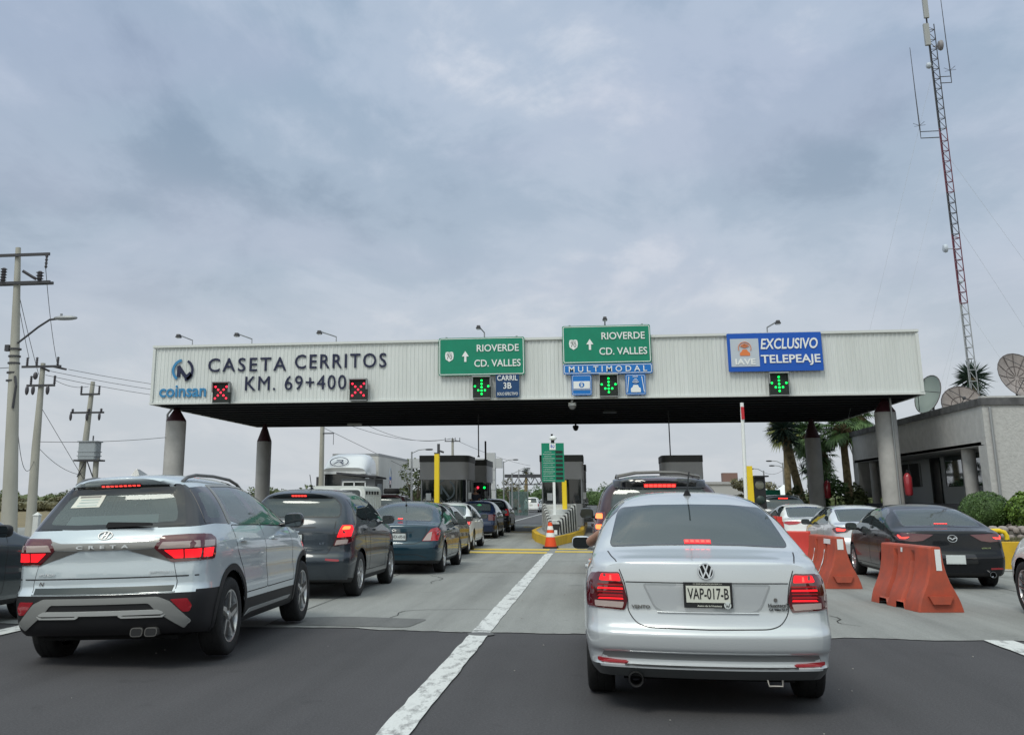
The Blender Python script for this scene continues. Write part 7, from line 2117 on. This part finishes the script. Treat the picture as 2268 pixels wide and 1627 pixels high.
    mb = MB(); mb.box((0, .9, 1.15), (1.5, 1.7, 2.3)); mb.build('wall', pbr('kiosk_grey', (.16, .165, .175), rough=.6), t)
    mb = MB(); mb.add([(-.9, -.2, 2.50), (.85, -.2, 2.34), (.85, 2.0, 2.30), (-.9, 2.0, 2.46), (-.9, -.2, 2.58), (.85, -.2, 2.42), (.85, 2.0, 2.38), (-.9, 2.0, 2.54)], [(0, 3, 2, 1), (4, 5, 6, 7), (0, 1, 5, 4), (1, 2, 6, 5), (2, 3, 7, 6), (3, 0, 4, 7)]); mb.build('roof', POLED, t)
    mb = MB(); mb.box((-.15, .03, 1.85), (.95, .04, .6)); w = mb.build('window', BGLASS, t)
    mb = MB()
    for x in (-.64, -.15, .34): mb.box((x, .0, 1.85), (.05, .05, .64))
    for z in (1.53, 2.17): mb.box((-.15, .0, z), (1.02, .05, .05))
    mb.build('window_frame', SWHITE, w)
    mb = MB(); mb.box((.765, .75, 1.8), (.03, .34, .6)); mb.box((.765, 1.25, 1.8), (.03, .34, .6)); mb.build('side_window', SGREY, t)
    # livestock trailer
    LW = pbr('livestock_white', (.60, .62, .60), rough=.45)
    t = thing('livestock_trailer', 'white ribbed livestock trailer with arched rear windows, beyond the slate SUV', 'trailer', (-9.62, 38.4, 0))
    prof = rpoly([(-1.05, .45), (1.05, .45), (1.05, 1.93), (-1.05, 1.93)], [.02, .02, .26, .26], 6)
    mb = MB(); mb.prism(prof, 0, 3.0); mb.build('box', LW, t, smooth=35)
    for x in (-.52, .48):
        q = rpoly([(x - .40, 1.48), (x + .40, 1.48), (x + .40, 1.78), (x - .40, 1.78)], [.03, .03, .14, .14], 5)
        mb = MB(); mb.prism(inset(q, -.05), -.03, .01); o = mb.build('window_frame', SWHITE, t); mb = MB(); mb.prism(q, -.036, -.025); mb.build('window', pbr('trailer_glass', (.07, .08, .085), rough=.15), o)
    for k in range(7):
        mb = MB(); mb.box((1.065, .25 + k * .42, 1.0), (.05, .09, 1.05)); mb.build('side_rib', LW, t)
    for k in range(5):
        mb = MB(); mb.box((1.055, .28 + k * .5, 1.68), (.03, .28, .12)); mb.build('vent', INK, t)
    for sg in (1, -1):
        mb = MB(); mb.lathe([(.2, -.1), (.34, -.1), (.34, .1), (.2, .1), (.001, .06)], n=18, axis='x'); mb.build('wheel', RUB, t, loc=(sg * .9, 1.5, .34), smooth=40)
    mb = MB(); mb.box((0, 3.6, .4), (.12, 1.4, .1)); mb.build('drawbar', BLK, t)
    # spare tyre on the maroon SUV
    o = thing('spare_tyre', 'fat black tyre lying on the roof of the maroon SUV', 'tyre', (-8.50, 43.2, 1.66))
    mb = MB(); mb.lathe([(.17, .02), (.30, 0), (.34, .05), (.34, .17), (.30, .22), (.17, .20), (.17, .02)], n=28, cap=False); mb.build('tread', RUB, o, smooth=45)
    mb = MB(); mb.lathe([(.17, .06), (.05, .10), (.001, .10)], n=20, cap=False); mb.build('rim', ALLOYD, o, smooth=45)
    # white cross portal, far gantry
    t = thing('portal_frame', 'white cross shaped sign portal beyond the left booths', 'portal', (-7.45, 75, 0))
    mb = MB(); mb.box((0, 0, 2.35), (.62, .6, 4.7)); mb.build('column', pbr('portal_white', (.50, .51, .52), rough=.6), t); mb = MB(); mb.box((-2.6, 0, 3.97), (6.8, .5, .68)); mb.build('beam', MATS['portal_white'], t)
    mb = MB()
    for z in (.7, 1.4, 2.1, 2.8, 3.5): mb.box((0, -.305, z), (.62, .02, .02))
    mb.build('panel_joint', GALV, t)
    t = thing('truss_gantry', 'dark steel truss gantry over the far road', 'gantry', (0, 125, 0))
    mb = MB(); mb.box((-6.2, 0, 4.15), (9.2, .5, .38)); mb.box((-6.2, 0, 3.15), (9.2, .3, .12))
    x = -10.7
    while x < -1.8: mb.tube([(x, 0, 3.15), (x + .5, 0, 4.0), (x + 1.0, 0, 3.15)], .07, 5); x += 1.0
    mb.build('truss', POLED, t)
    for x in (-9.35, -1.9):
        mb = MB(); mb.tube([(x, 0, 0), (x, 0, 3.2)], .18, 8); mb.build('leg', GALV, t)
    yucca('distant yucca whose two heads stand above the truss gantry', [(0, 0, 0), (.25, 0, 3.2), (.3, 0, 5.2)], [.3, .24, .15], [((.3, 0, 5.2), .75, 90), ((1.0, 0, 4.6), .65, 80)], 31, loc=(-9.9, 146))
    for x, y, h_, arm, lb in ((-12.4, 70, 4.6, 1.0, 'street lamp left of the left booth, arm to the right'), (-8.05, 92, 4.7, .9, 'street lamp just left of the white cross portal'), (-7.0, 88, 3.6, .9, 'street lamp with arm right of the white cross portal'), (-8.6, 118, 4.7, .9, 'slim lamp before the truss gantry'), (12.35, 80, 3.5, -.75, 'street lamp beside the yellow gate post with its arm to the left'), (14.45, 84, 4.2, -.85, 'taller street lamp left of the leaning yucca'), (14.9, 86, 3.9, -.8, 'shorter street lamp left of the leaning yucca')):
        street_lamp(x, y, h_, arm, lb)
    wire((12.35, 80, 3.4), (14.5, 84, 3.7), .25, 'sagging wire between the lamps at right', .012)
    # near trees on the left and between the booths
    tree('mesquite_tree', 'green bushy tree right of the white trailer', -13.0, 76, 4.3, 1.3, LEAF_M, seed=41, n=1600, size=.13, trunk_h=.2)
    tree('mesquite_tree', 'pale green tree showing left of the white cross portal', -8.9, 84, 2.9, 1.1, LEAF_M, seed=42, n=900, size=.13, trunk_h=.2)
    tree('mesquite_tree', 'thin airy tree behind the far lamp, right of the portal', -7.2, 92, 3.3, .9, LEAF_DRY, seed=43, n=500, size=.12)
    tree('mesquite_tree', 'olive tree behind the white tent', 13.6, 96, 3.4, 1.7, LEAF_DRY, seed=44, n=1100, size=.16)
    tree('mesquite_tree', 'rounded olive tree right of the white tent', 16.4, 100, 3.0, 1.8, LEAF_DRY, seed=45, n=1100, size=.16)
    # glass shelter far right of portal
    t = thing('glass_shelter', 'green tinted glass screen beside the far road', 'screen', (-6.6, 90, 0))
    mb = MB(); mb.box((0, 0, 1.1), (1.6, .06, 2.0)); mb.build('pane', glass('screen_glass', (.5, .62, .6), (.2, .28, .27), .4), t)
    mb = MB()
    for x in (-.8, 0, .8): mb.box((x, -.02, 1.1), (.05, .08, 2.1))
    mb.build('frame', GALV, t)
    t = thing('traffic_cone', 'orange cone on the far road beside the worker', 'traffic cone', (-8.55, 118, 0))
    om = MATS['cone_orange']; mb = MB(); mb.lathe([(.3, 0), (.3, .06), (.2, .08), (.06, .95), (.001, .97)], n=16); mb.build('body', om, t)
    mb = MB(); mb.lathe([(.165, .35), (.135, .55)], n=16, cap=False); mb.build('band', SWHITE, t)
    # far woods: read as one mass
    for nm, lb, x0, x1, yb, h0, h1, n, seed, lf in (('tree_belt', 'band of scrubby trees along the horizon at left', -130, -20, 135, 2.3, 3.3, 11000, 90, LEAF_M), ('tree_belt', 'olive scrub behind the dry field at left', -120, -25, 120, 1.3, 2.1, 6000, 91, LEAF_DRY), ('tree_belt', 'low dark wood along the horizon at right', 3, 140, 150, 2.2, 3.4, 7000, 92, LEAF_M), ('tree_belt', 'grey green wood at the end of the far road', -24, 6, 260, 3.5, 5.5, 1500, 93, LEAF_D)):
        rnd = random.Random(seed); mb = MB()
        x = x0
        while x < x1:
            h_ = rnd.uniform(h0, h1); r_ = rnd.uniform(1.6, 3.2)
            k = int(n * 2.2 * r_ / (x1 - x0))
            leaf_cloud(mb, (x, yb + rnd.uniform(-5, 5), h_ * .5), (r_, r_, h_ * .52), k, .22, rnd, clumps=9)
            mb.add(*blob((x, yb + 3, h_ * .36), (r_ * .85, 1.2, h_ * .40), 2.2, 8, 5))
            x += rnd.uniform(1.2, 2.6)
        tag(mb.build(nm, lf, fix=False), lb, 'trees', kind='stuff')
    # unseen woods added beside and behind the road to darken reflections
    for lb, cx_, cy_, ang, ln, seed in (('belt of trees along the right side of the approach road', 42, 0, 90, 70, 95), ('belt of trees along the left side of the approach road', -48, -5, 90, 70, 96), ('belt of trees across the road behind the camera', 0, -75, 0, 110, 97)):
        rnd = random.Random(seed); mb = MB(); d = Vector((math.cos(R(ang)), math.sin(R(ang)), 0))
        for i in range(int(ln / 2.4)):
            c = Vector((cx_, cy_, 0)) + d * (-ln / 2 + i * 2.4 + rnd.uniform(-1, 1)); h_ = rnd.uniform(3.0, 5.5)
            if abs(c.x) < 8 and cy_ < -50: continue
            mb.add(*blob((c.x, c.y, h_ * .45), (1.9, 1.9, h_ * .5), 2.2, 8, 6)); leaf_cloud(mb, (c.x, c.y, h_ * .5), (2.2, 2.2, h_ * .5), 60, .45, rnd, clumps=6)
        tag(mb.build('tree_belt', LEAF_D, fix=False), lb, 'trees', kind='stuff')
# ------------------------------------------------------------------ people
SKIN = pbr('skin', (.36, .19, .125), rough=.5, var=.06, vscale=12)
HAIR = pbr('hair', (.012, .010, .009), rough=.6)
def skin_mesh(name, chains, mat, parent, sub=2):
    """chains: lists of (x,y,z,r); each list after the first may start with an index tuple to branch"""
    allv, allf = [], []
    def grow(verts, edges, root=0):
        me = bpy.data.meshes.new('tmp'); me.from_pydata([v[:3] for v in verts], edges, [])
        o = bpy.data.objects.new('tmp', me); col.objects.link(o)
        sk = o.modifiers.new('s', 'SKIN'); sk.use_smooth_shade = True
        if not me.skin_vertices: me.attributes
        layer = me.skin_vertices[0] if len(me.skin_vertices) else None
        if layer:
            for i, v in enumerate(verts):
                layer.data[i].radius = (v[3], v[3] if len(v) < 5 else v[4]); layer.data[i].use_root = (i == root)
        su = o.modifiers.new('u', 'SUBSURF'); su.levels = sub; su.render_levels = sub
        dg = bpy.context.evaluated_depsgraph_get(); dg.update()
        m2 = bpy.data.meshes.new_from_object(o.evaluated_get(dg))
        b = len(allv)
        allv.extend(tuple(v.co) for v in m2.vertices); allf.extend(tuple(i + b for i in p.vertices) for p in m2.polygons)
        bpy.data.objects.remove(o); bpy.data.meshes.remove(me); bpy.data.meshes.remove(m2)
    for verts, edges in chains: grow(verts, edges)
    me = bpy.data.meshes.new(name); me.from_pydata(allv, [], allf); me.materials.append(mat)
    me.polygons.foreach_set('use_smooth', [True] * len(me.polygons))
    o = bpy.data.objects.new(name, me); col.objects.link(o); o.parent = parent
    return o
def chain(pts, start=0):
    return [(start + i, start + i + 1) for i in range(len(pts) - 1)]
def hand(wrist, d, up, sc=1.0, curl=.5, side=1):
    """palm and five bent fingers as skinned chains"""
    d = Vector(d).normalized(); up = (Vector(up) - d * Vector(up).dot(d)).normalized(); s_ = d.cross(up) * side
    W = Vector(wrist); out = []
    palm = [(*W, .026, .020), (*(W + d * .045 * sc), .036, .016), (*(W + d * .085 * sc), .038, .014)]
    out.append((palm, chain(palm)))
    for k, (o_, L_) in enumerate(((-.030, .062), (-.010, .074), (.010, .070), (.029, .056))):
        b = W + d * .085 * sc + s_ * o_ * sc
        p = [b - d * .01, b + d * L_ * .42 * sc - up * .006, b + d * L_ * .74 * sc - up * L_ * curl * .45 * sc, b + d * L_ * .86 * sc - up * L_ * curl * .85 * sc]
        v = [(*q, r_) for q, r_ in zip(p, (.0095, .0090, .0082, .0068))]
        out.append((v, chain(v)))
    b = W + d * .03 * sc - s_ * .026 * sc
    p = [b, b + d * .025 * sc - s_ * .022 * sc, b + d * .055 * sc - s_ * .030 * sc - up * .012, b + d * .075 * sc - s_ * .022 * sc - up * .02]
    v = [(*q, r_) for q, r_ in zip(p, (.012, .0115, .010, .008))]
    out.append((v, chain(v)))
    return out
def head(t, c, face, sc=1.0):
    """head with brow, nose, mouth, ears and eyes; face = viewing direction"""
    f = Vector(face).normalized(); r_ = Vector((0, 0, 1)).cross(f).normalized(); u = f.cross(r_)
    M3 = Matrix((r_, f, u)).transposed()
    mb = MB(); vs, fs = blob((0, 0, 0), (.075, .095, .118), 2.15, 24, 18)
    out = []
    for x, y, z in vs:
        if z < -.02: k = 1 - .32 * ((-z - .02) / .1); x *= k; y = y * (1 - .12 * ((-z - .02) / .1)) + .008
        if y > .05: y += .020 * math.exp(-(x / .012) ** 2 - ((z + .012) / .022) ** 2) + .006 * math.exp(-(x / .025) ** 2 - ((z + .052) / .010) ** 2) - .010 * (math.exp(-((abs(x) - .030) / .014) ** 2 - ((z - .012) / .012) ** 2))
        out.append(Vector(c) + M3 @ (Vector((x, y, z)) * sc))
    mb.add(out, fs); h_ = mb.build('head', SKIN, t, smooth=80)
    for sx in (-1, 1):
        mb = MB(); mb.add([Vector(c) + M3 @ (Vector(v) * sc) for v in blob((sx * .076, -.005, .0), (.008, .020, .030), 2, 10, 8)[0]], blob((0, 0, 0), (1, 1, 1), 2, 10, 8)[1]); mb.build('ear', SKIN, h_, smooth=80)
        mb = MB(); mb.add([Vector(c) + M3 @ (Vector(v) * sc) for v in blob((sx * .030, .078, .012), (.012, .012, .008), 2, 10, 8)[0]], blob((0, 0, 0), (1, 1, 1), 2, 10, 8)[1]); mb.build('eye', INK, h_, smooth=80)
    mb = MB(); vs, fs = blob((0, -.012, .022), (.082, .100, .108), 2.2, 20, 14)
    mb.add([Vector(c) + M3 @ (Vector((x, y - (.02 if z < .04 and y > .02 else 0) - (.055 if (y > .03 and z < .05) else 0), max(z, -.05))) * sc) for x, y, z in vs], fs); mb.build('hair', HAIR, h_, smooth=80)
def build_people():
    shirt = pbr('shirt_dark', (.03, .035, .05), rough=.9); jeans = pbr('trousers', (.03, .04, .07), rough=.9)
    # driver of the silver sedan: elbow out of the window
    t = thing('person', 'driver of the silver sedan resting a bare elbow out of the open left window', 'person', (.738, 7.575, 0), -.022)
    hip, chest, neck = (-.40, 2.05, .60), (-.40, 1.88, .98), (-.40, 1.87, 1.14)
    v = [(*hip, .15, .12), (-.40, 1.95, .78, .15, .12), (*chest, .17, .12), (*neck, .055), (-.40, 1.89, 1.20, .05)]
    e = chain(v)
    def br(pts, root):
        s0 = len(v)
        v.extend(pts); e.append((root, s0)); e.extend((s0 + i, s0 + i + 1) for i in range(len(pts) - 1))
        return len(v) - 1
    br([(-.58, 1.90, 1.10, .060), (-.74, 2.18, 1.14, .052), (-.865, 2.46, 1.045, .047), (-.86, 2.54, 1.06, .045), (-.72, 2.70, 1.14, .038), (-.56, 2.80, 1.13, .028)], 2)
    br([(-.20, 1.88, 1.08, .065), (-.16, 2.05, .86, .05), (-.14, 2.30, .80, .042), (-.26, 2.52, .92, .028)], 2)
    br([(-.48, 2.20, .56, .085), (-.50, 2.52, .62, .075), (-.50, 2.72, .38, .05), (-.50, 2.80, .32, .04)], 0)
    br([(-.32, 2.20, .56, .085), (-.30, 2.52, .62, .075), (-.30, 2.72, .38, .05), (-.30, 2.80, .32, .04)], 0)
    skin_mesh('body', [(v, e)] + hand((-.56, 2.80, 1.13), (.8, .5, -.2), (0, .3, 1), side=-1) + hand((-.26, 2.52, .92), (-.3, .8, .5), (0, -.4, 1)), SKIN, t)
    sv_ = [(-.40, 1.98, .72, .165, .135), (-.40, 1.88, .98, .185, .135), (-.40, 1.87, 1.11, .085), (-.58, 1.90, 1.10, .076), (-.66, 2.04, 1.12, .066), (-.20, 1.88, 1.08, .080), (-.16, 2.0, .92, .070)]
    skin_mesh('shirt', [(sv_, [(0, 1), (1, 2), (1, 3), (3, 4), (1, 5), (5, 6)])], shirt, t)
    head(t, (-.40, 1.93, 1.285), (0, 1, 0), .95)
    # attendant at the left booth
    t = thing('person', 'toll attendant in dark clothes leaning out of the left booth', 'person', (-5.62, 49.0, .25))
    v = [(0, 0, .92, .13, .10), (0, 0, 1.15, .13, .10), (0, -.02, 1.36, .16, .10), (0, -.02, 1.50, .05), (0, -.03, 1.56, .048)]
    e = chain(v)
    br([(-.17, -.02, 1.38, .055), (-.22, -.05, 1.12, .042), (-.16, -.26, 1.02, .036), (-.10, -.36, 1.0, .026)], 2)
    br([(.17, -.02, 1.38, .055), (.22, -.05, 1.14, .042), (.16, -.22, .95, .036), (.12, -.28, .88, .026)], 2)
    br([(-.09, 0, .85, .085), (-.10, .0, .48, .062), (-.10, .03, .10, .042), (-.10, -.10, .04, .035)], 0)
    br([(.09, 0, .85, .085), (.10, .0, .48, .062), (.10, .03, .10, .042), (.10, -.10, .04, .035)], 0)
    skin_mesh('body', [(v, e)] + hand((-.10, -.36, 1.0), (.2, -.9, -.2), (0, 0, 1)) + hand((.12, -.28, .88), (-.1, -.5, -.8), (0, -1, .3), side=-1), SKIN, t)
    skin_mesh('shirt', [([(0, 0, .90, .145, .115), (0, 0, 1.15, .15, .115), (0, -.02, 1.36, .175, .115), (0, -.02, 1.47, .07), (-.17, -.02, 1.38, .068), (-.21, -.04, 1.18, .056), (.17, -.02, 1.38, .068), (.21, -.04, 1.20, .056)], [(0, 1), (1, 2), (2, 3), (2, 4), (4, 5), (2, 6), (6, 7)])], shirt, t)
    skin_mesh('trousers', [([(0, 0, .94, .14, .11), (-.09, 0, .82, .095), (-.10, 0, .48, .072), (-.10, .03, .09, .058), (.09, 0, .82, .095), (.10, 0, .48, .072), (.10, .03, .09, .058)], [(0, 1), (1, 2), (2, 3), (0, 4), (4, 5), (5, 6)])], jeans, t)
    head(t, (0, -.05, 1.66), (.2, -1, 0))
    # road worker far off
    t = thing('person', 'road worker in orange clothing standing by the far road', 'person', (-9.05, 119, 0))
    ow = pbr('workwear', (.55, .16, .10), rough=.8)
    v = [(0, 0, .92, .13, .10), (0, 0, 1.15, .13, .10), (0, 0, 1.36, .16, .10), (0, 0, 1.50, .05), (0, 0, 1.56, .048)]
    e = chain(v)
    br([(-.17, 0, 1.38, .055), (-.24, 0, 1.12, .042), (-.25, -.06, .88, .03)], 2); br([(.17, 0, 1.38, .055), (.24, 0, 1.12, .042), (.25, -.06, .88, .03)], 2)
    br([(-.09, 0, .85, .085), (-.11, 0, .48, .062), (-.12, .02, .08, .042), (-.12, -.1, .04, .035)], 0); br([(.09, 0, .85, .085), (.11, 0, .48, .062), (.12, .02, .08, .042), (.12, -.1, .04, .035)], 0)
    skin_mesh('body', [(v, e)] + hand((-.25, -.06, .88), (0, -.2, -1), (0, 1, 0)) + hand((.25, -.06, .88), (0, -.2, -1), (0, 1, 0), side=-1), SKIN, t)
    skin_mesh('overalls', [([(0, 0, .93, .15, .12), (0, 0, 1.15, .15, .12), (0, 0, 1.36, .18, .12), (0, 0, 1.46, .08), (-.17, 0, 1.38, .07), (-.24, 0, 1.12, .058), (-.25, -.05, .92, .046), (.17, 0, 1.38, .07), (.24, 0, 1.12, .058), (.25, -.05, .92, .046), (-.09, 0, .84, .10), (-.11, 0, .48, .078), (-.12, .02, .08, .06), (.09, 0, .84, .10), (.11, 0, .48, .078), (.12, .02, .08, .06)], [(0, 1), (1, 2), (2, 3), (2, 4), (4, 5), (5, 6), (2, 7), (7, 8), (8, 9), (0, 10), (10, 11), (11, 12), (0, 13), (13, 14), (14, 15)])], ow, t)
    head(t, (0, 0, 1.66), (.3, -1, 0))
build_ground()
build_canopy()
build_plaza()
build_right()
build_left()
build_vento()
build_creta()
build_cars()
build_people()
